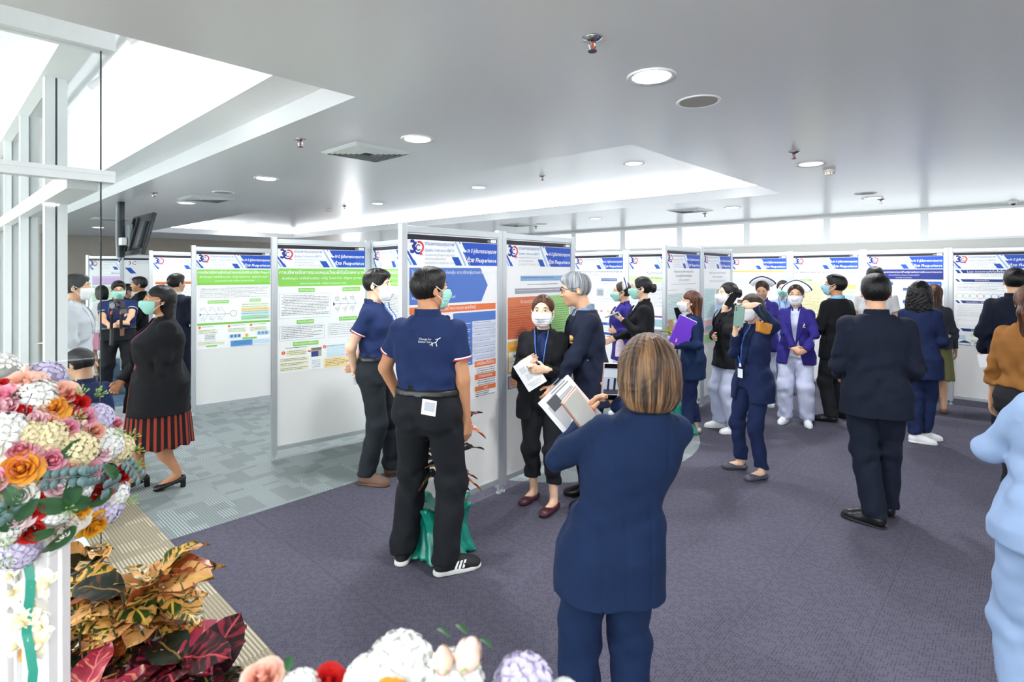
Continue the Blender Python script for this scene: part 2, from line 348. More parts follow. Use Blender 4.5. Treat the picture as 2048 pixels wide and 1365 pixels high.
        s.poly([(48.5, 4.4), (50.6, 4.4), (62.4, 24), (60.2, 24)][::-1], '#9fc0ea').poly([(53.6, 4.4), (55, 4.4), (66.6, 24), (65.2, 24)][::-1], '#3a66bd').poly([(45.5, 17), (53, 17), (57.4, 24), (50, 24)][::-1], '#2357b5')
        s.poly([(56, 4.4), (100, 4.4), (100, 24), (67, 24), (61.5, 15), (58, 13.4), (62, 12.6)][::-1], '#2a55c0').poly([(75, 24), (100, 10), (100, 24)][::-1], '#3465cd').poly([(56.6, 4.4), (60, 10.6), (64, 11.6), (58, 12.4), (54.6, 6)][::-1], '#f4f6fa')
        s.w(98.6, 13, 5.2, '30 ปี สู่เส้นทางรามาคุณภาพ', '#ffffff', 'RIGHT', .18, .02).w(98.6, 21, 4.3, 'ด้วย Flexperience', '#ffffff', 'RIGHT', .18, .02); return s
    def bar(s, x0, y0, x1, y1, c, txt=None, tc='#ffffff'):
        s.r(x0, y0, x1, y1, c)
        if txt: s.w((x0+x1)/2, y1-(y1-y0)*.30, (y1-y0)*.62, txt, tc, 'CENTER', mw=(x1-x0)*.9)
        return s
    def place(s, loc, ang, label, hgt=139):
        o = MB().bb(0, 100*S_, -.001, .001, -hgt*S_, 0).obj('poster', M_PAPER, None, loc, R(ang)); tag(o, label, 'poster', 'conference posters on the panels')
        if s.mb.f: s.mb.obj('printed_blocks', s.mats, o)
        for x, y, size, txt, c, al, sh, bo, mw in s.words:
            tm_ = text_mesh(txt, 1, al, sh, ink(c), bo); xs_ = [v.co.x for v in tm_.vertices]; wd = (max(xs_)-min(xs_))*size*1.25; fx = min(1, mw/wd); fu = 1 if fx > .72 else fx/.72
            l = link('lettering', tm_, o, (x*S_, -.0042, -y*S_)); l.rotation_euler = (R(90), 0, 0); k_ = size*S_*1.25; l.scale = (k_*fx, k_*fu, k_)
        return o
def sh(): return Sheet().head()
BL, OR, GN, LB, YE = '#5b7fcb', '#ee7f4d', '#8ed15f', '#cfe6f2', '#f3e3a3'
def sA0():
    s = sh(); s.poly([(2, 26), (79, 26), (88, 41), (80, 55), (2, 55)][::-1], BL)
    s.w(4, 31, 3.0, 'โครงการ ..."สินค้าไม่ใช่กล่องสุ่ม เรามาจัดกลุ่มตามการใช้งาน"...').w(4, 36, 2.6, 'สุภาวดี นะคานสิทธิ์').w(4, 41, 2.6, 'จันทร์เพ็ญ ใจดี').w(4, 46, 2.6, 'ธีรพงษ์ โมมสุข').w(4, 51, 2.6, 'หน่วยงาน Inventory บริษัท อาร์เอฟ')
    s.bar(2, 57, 98, 62.5, OR, 'ตัวชี้วัดเป้าหมายและผลลัพธ์'); s.rr(4, 65, 44, 92, '#2f2f6a', 3).t(7, 68, 40, 90, '#dfe2ef', 2.6); s.rr(4, 94, 44, 112, '#2f2f6a', 3).t(7, 97, 40, 110, '#dfe2ef', 2.6).rr(4, 114, 44, 134, '#3d4a9c', 3).t(7, 117, 40, 132, '#dfe2ef', 2.6)
    s.r(47, 64, 98, 109, '#c9d2e8').r(47, 64, 98, 72, BL).r(47, 64, 69, 109, BL)
    for k in range(7): s.r(69, 72+k*5.4, 98, 74.6+k*5.4, '#dfe5f2').t(49, 73+k*5.3, 67, 76+k*5.3, '#e9eef8', 1.9).t(71, 73+k*5.3, 97, 74+k*5.3, '#8a93ad', 2)
    s.bar(72, 107, 98, 112, OR, 'บทเรียนที่ได้รับ').t(74, 113.5, 97, 118.5, '#6b6f77', 1.9).bar(72, 118.5, 98, 123, OR, 'การขยายผล').t(74, 124, 97, 129, '#6b6f77', 1.9).bar(72, 129, 98, 133, OR, 'สรุป').t(73, 134, 97, 138.6, '#6b6f77', 1.6); return s
def sA1():
    s = sh(); s.r(20, 33, 88, 38, '#8fb3dc').t(21, 34.6, 86, 36.5, '#3d5b8a', 2).t(30, 41, 78, 43, '#6a6f78', 2).r(12, 45, 92, 50, '#a9aab2').t(13, 46.6, 90, 49, '#e8e8ec', 2)
    s.r(2, 53, 58, 92, '#e2835c').r(2, 72, 58, 92, '#d8714d').w(30, 59, 3.2, 'ที่มาของเรื่อง', '#ffe9da', 'CENTER').t(4, 62, 56, 90, '#a54f35', 2.2); s.r(60, 53, 98, 92, '#a5d58a').t(62, 62, 96, 90, '#5d8a48', 2.3)
    s.r(2, 94, 58, 124, '#f0b54f').w(30, 98.5, 3, 'วัตถุประสงค์', '#fff4de', 'CENTER').t(5, 100, 54, 103, '#8a6420', 1.8).rr(3.5, 104, 30, 122, '#f7f2e6', 1).rr(32, 104, 56, 122, '#f7f2e6', 1)
    for x, y, c in ((10, 107, '#2f8f8a'), (20, 106, '#2d63b4'), (12, 118, '#4aa05a'), (22, 119, '#2d63b4')): s.r(x, y, x+4, y+2.4, c)
    s.r(5, 112.8, 28, 113.2, '#555d66').circ(17, 115.6, 2.2, '#f0a53c').poly([(28, 109), (28, 117), (24.5, 113)], '#8cc05a').t(34, 106, 44, 121, '#6c7580', 2).r(48, 106, 54, 116, '#9c5a3c')
    s.r(60, 94, 98, 124, '#cfe3b8').rr(61.5, 100, 78, 120, '#f8faf4', 1).rr(80, 100, 96.5, 120, '#f8faf4', 1).t(63, 102, 77, 119, '#7b8a70', 2).t(81, 102, 95, 119, '#7b8a70', 2)
    s.r(2, 126, 40, 138, '#5b93cf').r(4, 127.5, 15, 137, '#f1ae85').t(5, 128.5, 14, 136, '#7d4a2f', 1.9).r(17, 127.5, 38, 137, '#e9f0f8').r(42, 126, 98, 138, '#8d8f99').t(44, 128, 96, 137, '#dcdde2', 2); return s
def green(title, names):
    s = sh(); s.rr(.5, 25.5, 99.5, 45, GN, 2).w(50, 31.5, 4.2, title, '#ffffff', 'CENTER', 0, .01).w(50, 37.5, 3.1, names, '#f2fbe8', 'CENTER').w(50, 43, 2.5, 'แผนกการจัดการผ้า บริษัทอาร์เอฟเอส จำกัด', '#f2fbe8', 'CENTER'); return s
def sB1():
    s = green('การบริหารจัดการระบบหมุนเวียนผ้าในโรงพยาบาล', 'พิมพ์ชญชา วงศ์พร้อมสกุล, ปณัฐ วันกระจ่าง, ณัฐพล สุภาพร'); s.bar(22, 47, 40, 51.5, GN, 'หลักการและเหตุผล').bar(72, 47, 94, 51.5, GN, 'กระบวนการวิเคราะห์สาเหตุ')
    s.box(2, 53, 58, 80, '#a9cfd4').t(4, 55, 56, 78.5, '#70767e', 1.75); s.r(62, 65.6, 92, 66.1, '#5d80b8').poly([(61, 63.5), (63.6, 66), (61, 68.5)], '#2f5596')
    for k in range(3): s.poly([(66+k*9, 56), (66.4+k*9, 56), (70.4+k*9, 65.6), (70+k*9, 65.6)], '#8e96a0').poly([(66+k*9, 76), (66.4+k*9, 76), (70.4+k*9, 66), (70+k*9, 66)], '#8e96a0').t(63+k*9, 58, 68+k*9, 63, '#8e96a0', 1.8).t(63+k*9, 69, 68+k*9, 75, '#8e96a0', 1.8)
    s.poly([(90, 61), (96, 66), (90, 71)], '#eef1f4').bar(20, 82, 39, 86.5, GN, 'วัตถุประสงค์').bar(68, 81, 90, 85.5, GN, 'ตัวชี้วัดผลการดำเนินงาน').box(2, 88, 51, 104, '#a9cfd4').t(4, 89.5, 49, 103, '#70767e', 1.9).box(55, 88, 98, 104, '#c8ced4').t(56, 89.5, 97, 103, '#a0a8b0', 2.2)
    s.bar(16, 106, 44, 110.5, GN, 'กระบวนการพัฒนา'); s.t(8, 111.8, 40, 113, '#3f6b94', 2); photo = ['#6b7a86', '#2c3f78', '#8f8a80']
    s.circ(6, 117, 2, '#ef6a3a').w(6, 118, 2.4, '1', '#ffffff', 'CENTER').rr(9, 114.5, 31, 121, '#eceacb', .6).t(10, 115.5, 30, 120.5, '#6b7356', 1.8).r(36, 114, 47.5, 124, '#b9b2a6').r(36, 118, 44, 124, '#3b4a8a').r(36, 114, 47.5, 117, '#857d72').poly([(32, 116.6), (34, 116.6), (34, 115.6), (36, 117.4), (34, 119), (34, 118), (32, 118)][::-1], '#e8583c')
    s.circ(51, 114, 1.9, '#ef6a3a').w(51, 115, 2.3, '2', '#ffffff', 'CENTER')
    for k in range(4): s.r(53, 112.5+k*3.6, 75, 115.4+k*3.6, LB).t(54, 113.2+k*3.6, 74, 115, '#62808f', 1.9)
    s.r(79, 108, 87, 115, '#9b9488').r(89, 107.5, 96, 114, '#5b6b78').r(83, 116, 92, 122, '#3f58a4').r(83, 116, 86, 122, '#b5b0a5')
    for k in range(3): s.r(2, 123+k*5, 33, 127+k*5, '#edebcf').t(3, 123.6+k*5, 32, 127+k*5, '#6b7356', 1.6)
    s.r(36, 127, 47, 138, '#e8ecf0').t(37, 128, 46, 137.5, '#9aa3ac', 1.8).rr(50, 127, 78, 138, '#f7dfa6', 1.4).t(52, 128.6, 76, 137, '#7d6a3c', 1.8).circ(78, 125, 1.7, '#ef6a3a').r(80, 123.5, 97, 130, LB).t(81, 124.5, 96, 129.5, '#62808f', 1.8).r(82, 132, 95, 138, '#b9a58c').r(84, 132.6, 93, 136.6, '#2f55a8'); return s
def sB2():
    s = green('อยากได้อะไรเดี๋ยวซื้อให้', 'พิมพ์ชญชา วงศ์พร้อมสกุล, ปณัฐ วันกระจ่าง'); s.bar(20, 47, 40, 51.5, GN, 'หลักการ').box(2, 53, 96, 82, '#a9cfd4').t(4, 55, 94, 80, '#70767e', 1.8).bar(20, 84, 40, 88, GN).t(4, 90, 50, 110, '#70767e', 2).r(56, 90, 96, 110, LB).t(4, 114, 96, 134, '#7b838b', 2.4); return s
def sC():
    s = green('การบริหารจัดการผ้าม่านด้วยเทคโนโลยีคิวอาร์โค้ด Phase II', 'พิมพ์ชญชา วงศ์พร้อมสกุล, ปณัฐ วันกระจ่าง, ณัฐพงษ์ บุญล้ำ'); s.r(.5, 45, 99.5, 48, '#7fc74f').box(2, 50, 98, 68, '#a9cfd4').t(4, 52, 96, 67, '#70767e', 1.9)
    s.bar(14, 70, 42, 74.5, GN, 'กระบวนการวิเคราะห์สาเหตุ').bar(70, 69, 86, 73.5, GN, 'วัตถุประสงค์').r(4, 89.6, 44, 90.1, '#5d80b8').poly([(4, 87.6), (6.4, 89.8), (4, 92)], '#2f5596').ring(48, 89.6, 4.6, .6, '#8aa36a')
    for k in range(3): s.poly([(9+k*11, 79), (9.4+k*11, 79), (15.4+k*11, 89.6), (15+k*11, 89.6)], '#8e96a0').poly([(9+k*11, 100), (9.4+k*11, 100), (15.4+k*11, 90), (15+k*11, 90)], '#8e96a0').t(4+k*11, 80, 9+k*11, 86, '#9aa2ab', 1.9).t(5+k*11, 93, 10+k*11, 98, '#9aa2ab', 1.9)
    s.r(58, 75, 98, 81, '#e2eed8').r(58, 82, 98, 87, '#f6dc9c').r(58, 88, 98, 93, '#bfe3e6').r(58, 94, 98, 100, '#a8ddb2').t(60, 77, 96, 99, '#6d7a70', 3.4).r(1, 102, 99, 105, '#7fc74f')
    for k, x in enumerate((2, 40, 70)): s.circ(x+2, 108, 1.7, '#ef6a3a').t(x+5, 107, x+24, 109, '#4d6a94', 2).r(x, 111, x+25, 117, '#eef0da').t(x+1, 112, x+24, 117, '#7b8560', 1.9)
    s.r(10, 118, 24, 127, '#dfe3e6').t(11, 119, 23, 126, '#5d6670', 2.2).rr(42, 120, 58, 126, '#a9d6f0').rr(80, 118, 98, 124, '#a9d6f0').circ(66, 123, 2.4, '#e7c24a')
    for k in range(3): s.r(44+k*5, 121, 47+k*5, 124.6, '#5b6b78').r(82+k*5, 119, 85+k*5, 122.6, '#7b8a96')
    s.r(2, 128, 36, 133, '#eef0da').t(3, 129, 35, 133, '#7b8560', 1.8).bar(12, 134, 26, 136, GN).bar(60, 126, 80, 128.5, GN).r(44, 129.5, 74, 138, '#5e9ad6').r(75, 129.5, 99, 138, '#dcebf7').t(46, 131, 72, 137, '#2f5a8c', 1.9).t(76, 131, 98, 137, '#93a9bd', 1.9); return s
def sD():
    s = sh(); s.w(50, 31, 4.6, '"Chemical Storage"', '#7a7f88', 'CENTER').w(50, 37, 3, 'นางสาวจีราภรณ์ โมะเยี่ยม', '#8f949c', 'CENTER').t(30, 40, 80, 42, '#a0a5ac', 2)
    for y in (46, 76, 106): s.r(3, y, 97, y+4.4, '#c9713e').r(3, y+2.2, 97, y+4.4, '#b5602f').t(4, y+7, 96, y+27, '#737a83', 2.1)
    s.r(3, 130, 97, 137, '#3f76c0'); return s
def sE():
    s = Sheet(); s.r(0, 0, 100, 4, '#2a2833').w(8, 14, 9, '3C', '#3a3f9c').t(20, 6, 90, 12, '#a6b6cf', 2.2).poly([(2, 20), (12, 20), (22, 32), (12, 32)][::-1], '#2357b5').poly([(82, 30), (96, 30), (98, 36), (86, 36)][::-1], '#2357b5').t(10, 40, 90, 64, '#8a9099', 2.3).r(8, 70, 46, 92, '#b9d2ec').t(50, 70, 92, 92, '#8a9099', 2.3).r(8, 98, 92, 120, '#dfe8ee'); return s
def sF():
    s = sh(); s.box(20, 27, 98, 35, '#9cc3e6').w(59, 33, 4, 'เพิ่มคุณภาพชีวิต', '#4f74ac', 'CENTER').r(6, 38, 98, 58, '#d9bfe8').t(8, 44, 96, 57, '#8d6aa6', 2.6).r(6, 60, 98, 96, '#c9e6cf').t(8, 63, 96, 94, '#6f9a78', 2.6).r(6, 98, 98, 134, '#f0f2f4').t(8, 100, 96, 132, '#8a9099', 2.6); return s
def sG1():
    s = sh(); s.w(50, 30, 3.9, 'รองอย่างมีมาตรฐาน ประสานส่งอย่างมีประสิทธิภาพ', '#6c7077', 'CENTER').w(50, 35, 2.6, 'วิชา สินธิติยารักษ์ และคณะ', '#8a8f96', 'CENTER').bar(2, 41, 30, 45.5, '#1f56ad', 'ที่มาและเหตุผล').bar(56, 40, 88, 45, '#1f56ad', 'กระบวนการปรับปรุง')
    s.t(3, 49, 36, 72, '#a6abb3', 2.3).ring(24, 60, 6, .5, '#b4c6d8').t(44, 49, 96, 53, '#a6abb3', 2.3).r(46, 57, 62, 72, '#c8ccd0').r(64, 57, 76, 72, '#dfe2e4').r(78, 57, 88, 72, '#cfe6ee').r(48, 60, 60, 70, '#9fa6ad').t(40, 75, 96, 82, '#a6abb3', 2.3)
    for x, c in ((44, '#e26a5c'), (54, '#d87bc0'), (68, '#ecc94e'), (82, '#6cb86a')): s.r(x, 96, x+5, 99, c).box(x-3, 103, x+8, 114, '#cfd4da', .3)
    s.bar(56, 117, 90, 121.5, '#1f56ad', 'ผลลัพธ์').t(40, 124, 96, 132, '#a6abb3', 2.2).r(44, 134, 94, 138, '#1f56ad').t(3, 76, 34, 134, '#b4b9c0', 2.6); return s
def sG2():
    s = sh(); s.w(50, 33, 4.6, 'ดื่มน้ำตาลครั้งนี้', '#6c7077', 'CENTER').r(1, 36, 99, 46, '#d6efb5').w(50, 40, 2.8, 'โดย นางสาว วิชชุตา บุญอรณะ', '#5c7a3a', 'CENTER').r(3, 48, 32, 54, '#a5d3f2').w(17.5, 52.6, 2.6, 'ที่มา', '#4a6d90', 'CENTER').t(36, 50, 96, 60, '#8a9ab0', 2.1).t(3, 57, 96, 86, '#8a9ab0', 2.1).r(2, 100, 98, 103, '#8a5fb8')
    s.r(30, 106, 44, 120, '#b9a7a0').r(46, 106, 66, 118, '#a9c9d0').t(70, 106, 96, 136, '#9aa1ab', 2.3).r(30, 122, 60, 136, '#8c8a90'); return s
def sH1():
    s = sh(); s.w(50, 30, 3.6, 'พัฒนาระบบการให้ความรู้แก่ผู้ป่วย', '#8a8f96', 'CENTER').w(50, 36, 3.6, 'ในการปฏิบัติตัวสำหรับผู้ป่วย', '#7b8087', 'CENTER').w(50, 42, 3.2, 'ภาควิชา ออร์โธปิดิกส์', '#9a9fa6', 'CENTER').t(12, 46, 88, 48, '#9a9fa6', 2).t(4, 54, 30, 56, '#8a8f96', 2).r(2, 59, 48, 98, '#d9ecea').t(4, 61, 46, 97, '#8fa7a6', 2.1).t(54, 53, 90, 56, '#8a9ab0', 2)
    s.box(52, 58, 92, 80, '#dfe2e6', .3).t(56, 60, 66, 78, '#c0c6cd', 2.2).t(72, 60, 88, 78, '#c0c6cd', 2.2).r(2, 103, 40, 116, '#f0d24e').t(4, 105, 38, 115, '#8a7620', 2.2).r(44, 100, 54, 112, '#9fc2a8').r(82, 92, 96, 108, '#b7cdbd')
    for k in range(5): s.r(4+k*9, 120, 8+k*9, 122+k, '#6f9ac8').r(4+k*9, 126, 8+k*9, 136, '#dfe9f2')
    s.t(52, 114, 96, 136, '#a6abb3', 2.2); return s
def sH2():
    s = sh(); s.w(50, 32, 3.4, 'วิเคราะห์ รูปแบบทางระบบสาธารณสุข', '#8f949c', 'CENTER').w(50, 38, 3.2, 'โรงพยาบาลโดยบุคลากร', '#8f949c', 'CENTER').t(20, 42, 80, 46, '#9fb0c8', 2).r(2, 54, 42, 100, '#cfe9ea').t(4, 57, 40, 98, '#86a5a8', 2.2).r(44, 56, 78, 74, '#d4d2cf').t(46, 58, 76, 73, '#98938c', 2.2).r(80, 54, 96, 74, '#7a3b36').r(84, 58, 92, 72, '#d08c6a').r(44, 76, 98, 96, '#c3d8ee').t(46, 78, 96, 95, '#7f9abb', 2.2).r(44, 98, 98, 108, '#cfe6b0').r(2, 102, 42, 122, '#f2c9cb').t(4, 104, 40, 120, '#b07f83', 2.3).r(6, 112, 36, 117, '#7fc4c6').r(2, 124, 98, 138, '#bfe3a6').t(4, 126, 96, 137, '#7ba063', 2.1); return s
def sJ1():
    s = sh(); s.r(1, 26, 97, 30, '#f2c477').t(4, 27, 94, 29, '#9a7434', 2).r(32, 32, 66, 36, '#f5ecc8').t(34, 33, 64, 36, '#a8955c', 1.7).r(3, 38, 42, 56, '#dbe5f2').t(5, 40, 40, 55, '#9fb0c8', 2.1).r(46, 38, 56, 41, '#e58c68').t(60, 38, 96, 60, '#bcc0c6', 2.6).t(3, 60, 96, 76, '#bcc0c6', 2.6).r(12, 82, 34, 98, '#6a5350').r(12, 88, 34, 92, '#cfc8c4').r(36, 82, 42, 90, '#9ac0b0').t(46, 80, 96, 134, '#bcc0c6', 2.5).t(3, 102, 42, 134, '#bcc0c6', 2.5); return s
def sJ2():
    s = sh(); s.w(50, 31, 4.0, 'ญาติพึงพอใจ ลดห่วงใย เมื่อได้ทราบสถานะการผ่าตัด', '#6a6e74', 'CENTER').t(28, 34, 72, 40, '#8d9199', 2.2).bar(4, 42, 30, 46, GN, 'ที่มาและปัญหา').r(4, 46.5, 48, 108, '#f2ebbd').t(6, 49, 46, 107, '#98905e', 2.2).bar(52, 45, 78, 49, GN, 'ผลการดำเนินงาน').r(52, 50, 80, 90, '#f5cfae').r(82, 50, 97, 58, '#f2d486')
    for k, c in enumerate(('#cfe6b4', '#b8cbe4', '#cfe6b4', '#b8cbe4')): s.r(56, 60+k*8, 97, 67+k*8, c)
    s.t(54, 52, 78, 90, '#8a93a0', 3).t(52, 94, 97, 134, '#a6abb3', 2.3).r(4, 112, 48, 134, '#eaf2d8'); return s
def sJ3():
    s = sh(); s.r(0, 25, 100, 41, '#2f3a88').w(50, 30.5, 2.9, 'โครงการการพัฒนาการเบิกจ่ายยาให้แก่ผู้ป่วยโดยการใช้ระบบสารสนเทศ', '#ffffff', 'CENTER').w(50, 35, 2.2, 'คณะเภสัชกรรม โรงพยาบาลรามาธิบดี', '#dfe3f4', 'CENTER').w(50, 39, 2.2, 'งานบริหารเวชภัณฑ์', '#dfe3f4', 'CENTER')
    s.rr(6, 45, 36, 51, '#2266c4', 2).rr(72, 44, 98, 52, '#2266c4', 2).circ(73, 48, 3.4, '#f2f5fa').w(74, 49, 2.4, 'IN', '#2266c4', 'CENTER').w(86, 49.2, 2.4, 'ตัวชี้วัด เป้าหมาย', '#ffffff', 'CENTER').t(4, 54, 44, 78, '#a6abb3', 2.2).r(49, 54, 99, 59, '#5b7394').t(50, 61, 98, 72, '#b4b9c0', 2.4).r(49, 74, 99, 79, '#4f6aa8').t(50, 81, 98, 96, '#b4b9c0', 2.4).rr(84, 98, 98, 103, '#2266c4', 1.5).r(70, 106, 99, 118, '#e6eef6').r(92, 120, 98, 125, '#e2673c').t(4, 84, 44, 134, '#a6abb3', 2.3).t(50, 126, 98, 136, '#a6abb3', 2.3); return s
def sJ4():
    s = sh(); s.poly([(8, 26), (100, 26), (100, 31), (11, 31)][::-1], '#1e3f86').poly([(2, 26), (6, 26), (9, 31), (5, 31)][::-1], '#1e3f86').w(55, 30, 3.4, 'Lean ระบบการส่งใบสั่งซื้อยา ด้วย AUTO MAIL', '#ffffff', 'CENTER').t(30, 33, 90, 37, '#9aa0a8', 2.2)
    for y, a, b, tx in ((40, 8, 58, 'ที่มาของเรื่อง'), (72, 8, 58, 'กระบวนการ / SIPOC Diagram'), (114, 8, 58, 'วิเคราะห์สาเหตุปัญหา')): s.poly([(a, y), (b, y), (b, y+4), (a+3, y+4)][::-1], '#1e3f86').poly([(2, y), (5, y), (8, y+4), (5, y+4)][::-1], '#1e3f86').w((a+b)/2, y+3, 2.5, tx, '#ffffff', 'CENTER')
    s.poly([(62, 40), (99, 40), (99, 44), (64, 44)][::-1], '#1e3f86').t(4, 46, 58, 58, '#a6abb3', 2.1).t(63, 46, 98, 70, '#a6abb3', 2.1)
    for k, c in enumerate(('#a8cf9c', '#9cc8a0', '#9cc8a0', '#d87a72', '#8fc4d8', '#4a7ac0', '#7fa4dc')): s.ring(7+k*8, 65, 4, .45, c).poly([(10.4+k*8, 63.6), (12.2+k*8, 65), (10.4+k*8, 66.4)], c)
    s.t(4, 79, 58, 96, '#c0c5cb', 2.6).r(20, 90, 36, 96, '#e6ece2').box(4, 101, 56, 110, '#c5cad0', .3).r(6, 124, 14, 130, '#c8e2ea').r(20, 121, 28, 125, '#cfe8b8').r(32, 120, 42, 123, '#e2cfee').r(32, 126, 42, 129, '#e2cfee').r(20, 130, 28, 133, '#cfe8b8')
    for x in (6, 24, 42): s.poly([(x, 135), (x+7, 131.5), (x+14, 135)], '#1e3f86').box(x, 135, x+14, 138.6, '#3a62a8', .4)
    s.t(63, 76, 98, 134, '#b4b9c0', 2.4); return s
def adv(p, ang, k=1): return (p[0]+math.cos(R(ang))*PW*k, p[1]+math.sin(R(ang))*PW*k)
def run(p, ang, items):
    for lab, sheet, plab in items:
        panel(p, ang, lab)
        if sheet:
            c, s_ = math.cos(R(ang)), math.sin(R(ang)); x = (PW-100*S_)/2
            sheet().place((p[0]+c*x+s_*.0095, p[1]+s_*x-c*.0095, PH-.055), ang, plab)
        p = adv(p, ang)
    return p
run((-.735, 3.60), 48, [('white display panel behind the two men in navy polo shirts, first of the near pair', sA0, 'poster with blue arrow banner and orange bars beside the man in navy polo'),
    ('white display panel behind the grey haired man and the woman holding paper', sA1, 'poster with orange, green and yellow blocks behind the masked woman holding paper')])
run((-2.21, 5.05), 40, [('white display panel standing between the woman in striped skirt and the young man', sB1, 'poster with green title banner and fishbone diagram left of the young man')])
run((-1.452, 5.70), -50, [('white display panel partly hidden behind the young man in white mask', sB2, 'green bannered poster cut off behind the young man in white mask')])
run((-3.86, 6.62), 41, [('white display panel right behind the woman in striped skirt', sC, 'green bannered curtain poster with blue table behind the woman in striped skirt')])
run((-5.38, 8.15), 40, [('white display panel behind the dark suited man seen from the back at left', sD, 'Chemical Storage poster with rust brown bars')])
run((-6.95, 9.75), 36, [('narrow looking display panel under the ceiling television', sE, 'pale poster with blue parallelograms under the ceiling television')])
run((-8.05, 10.4), 12, [('farthest display panel at the left by the glass edge', sF, 'poster with lilac and pale green blocks by the glass edge')])
run((.96, 8.66), -43, [('white display panel behind the nurse looking at a phone', sG1, 'white poster with small blue headings behind the grey haired man'),
    ('white display panel behind the black suited woman with hair bun', sG2, 'poster with pale green stripe and purple line behind the hair bun woman')])
run((1.765, 6.40), 46, [('white display panel behind the woman with purple folder', sH1, 'poster with yellow block behind the woman with purple folder'),
    ('white display panel behind the woman talking on the phone', sH2, 'poster with pink and green blocks behind the woman on the phone')])
run(adv((5.73, 7.22), 137, 3), -43, [('display panel of the back row behind the two nurses', sJ1, 'poster with amber title strip in the back row'), ('display panel of the back row behind the nurse in purple jacket', sJ2, 'poster with cream text block and green headings in the back row'),
    ('display panel of the back row behind the curly haired woman', sJ3, 'poster with dark indigo title banner in the back row'), ('display panel at the right end of the back row', sJ4, 'AUTO MAIL poster with dark blue ribbons at the right end')])
# ------------------------------------------------------------------ ceiling fittings
M_TRIM = mat('white lamp trim', '#f4f5f6', .4, var=.01); M_DIFF = mat('lit lamp diffuser', '#ffffff', .4, var=0, emit=9)
M_MESH = mat('beige speaker mesh', '#a8a49b', .7, var=.2, scale=400); M_CHR = mat('polished chrome', '#b9bcc0', .18, 1.0, .03); M_DARK = mat('dark plastic', '#24272a', .45, var=.08); M_RED = mat('orange glass bulb', '#e0542a', .2)
ld = bpy.data.lights.new('downlight', 'AREA'); ld.shape = 'DISK'; ld.size = .17; ld.energy = LAMP_W; ld.color = (.97, .985, 1)
DL = (MB().lathe([(.088, -.002), (.115, -.010), (.118, -.004), (.118, 0)], 32, cap=False).mesh('trim_ring', M_TRIM, True), MB().lathe([(.001, -.006), (.088, -.006), (.089, -.002)], 32).mesh('diffuser', M_DIFF))
def downlight(p, label):
    t = thing('downlight', label, 'ceiling light', p, 0, 'round recessed downlights'); link('trim_ring', DL[0], t); link('diffuser', DL[1], t)
    l = link('lamp', ld, t, (0, 0, -.02)); return t
Z2 = CEIL+.27
for px, py, z, lab in ((1303, 153, CEIL, 'largest round downlight, near the speaker at top right'), (835, 278, CEIL, 'round downlight beside the nearest square vent'), (533, 357, CEIL, 'round downlight left of the nearest square vent'), (373, 406, CEIL, 'round downlight under the left square vent'),
        (197, 455, CEIL, 'round downlight at the glass edge beside the television'), (371, 486, CEIL, 'tiny far downlight right of the television'), (1268, 327, Z2, 'round downlight inside the big recess near its corner'), (957, 375, Z2, 'round downlight inside the big recess above the near panels'),
        (755, 407, Z2, 'small downlight deep inside the big recess'), (502, 448, Z2, 'faint small downlight at the far end of the big recess'), (1622, 328, CEIL, 'round downlight beside the smoke detector'), (1465, 415, CEIL, 'small downlight beside the right thin vent'), (1192, 437, CEIL, 'small far downlight above the nurse panels'), (1745, 396, CEIL, 'small downlight beside the far right speaker')):
    downlight(fl(px, py, z), lab)
for k, (u, v) in enumerate(((1.2, -2.0), (3.4, -1.6), (4.2, -3.6), (-.6, -1.0), (-1.6, 1.4))): downlight(uv(u, v, CEIL), ('first', 'second', 'third', 'fourth', 'fifth', 'sixth', 'seventh')[k]+' of the unseen downlights added over the entrance behind the photographer')  # unseen lamps, added to light the camera side of the room
SPK = (MB().lathe([(.1, -.001), (.108, -.006), (.118, -.005), (.12, 0)], 28, cap=False).mesh('rim', M_TRIM, True), MB().lathe([(.001, -.0045), (.06, -.005), (.1, -.004), (.101, -.001)], 28).mesh('grille', M_MESH))
for px, py, lab in ((1397, 203, 'round beige ceiling speaker next to the largest downlight'), (447, 385, 'round ceiling speaker above the left square vent'), (1731, 387, 'small round ceiling speaker near the right windows'), (1083, 448, 'tiny ceiling speaker beyond the recess edge')):
    t = thing('ceiling_speaker', lab, 'speaker', fl(px, py, CEIL), 0, 'round ceiling speakers'); link('rim', SPK[0], t); link('grille', SPK[1], t)
SPR = (MB().lathe([(.013, -.018), (.016, -.016), (.042, -.005), (.043, 0)], 20).mesh('escutcheon', M_CHR, True), MB().tube([(.012, 0, -.018), (.016, 0, -.03), (.008, 0, -.052)], .0035, 6).tube([(-.012, 0, -.018), (-.016, 0, -.03), (-.008, 0, -.052)], .0035, 6).mesh('frame_arm', M_CHR), MB().lathe([(.004, -.05), (.018, -.053), (.018, -.056), (.004, -.056)], 12).mesh('deflector', M_DARK), MB().tube([(0, 0, -.018), (0, 0, -.05)], .004, 8).mesh('bulb', M_RED))
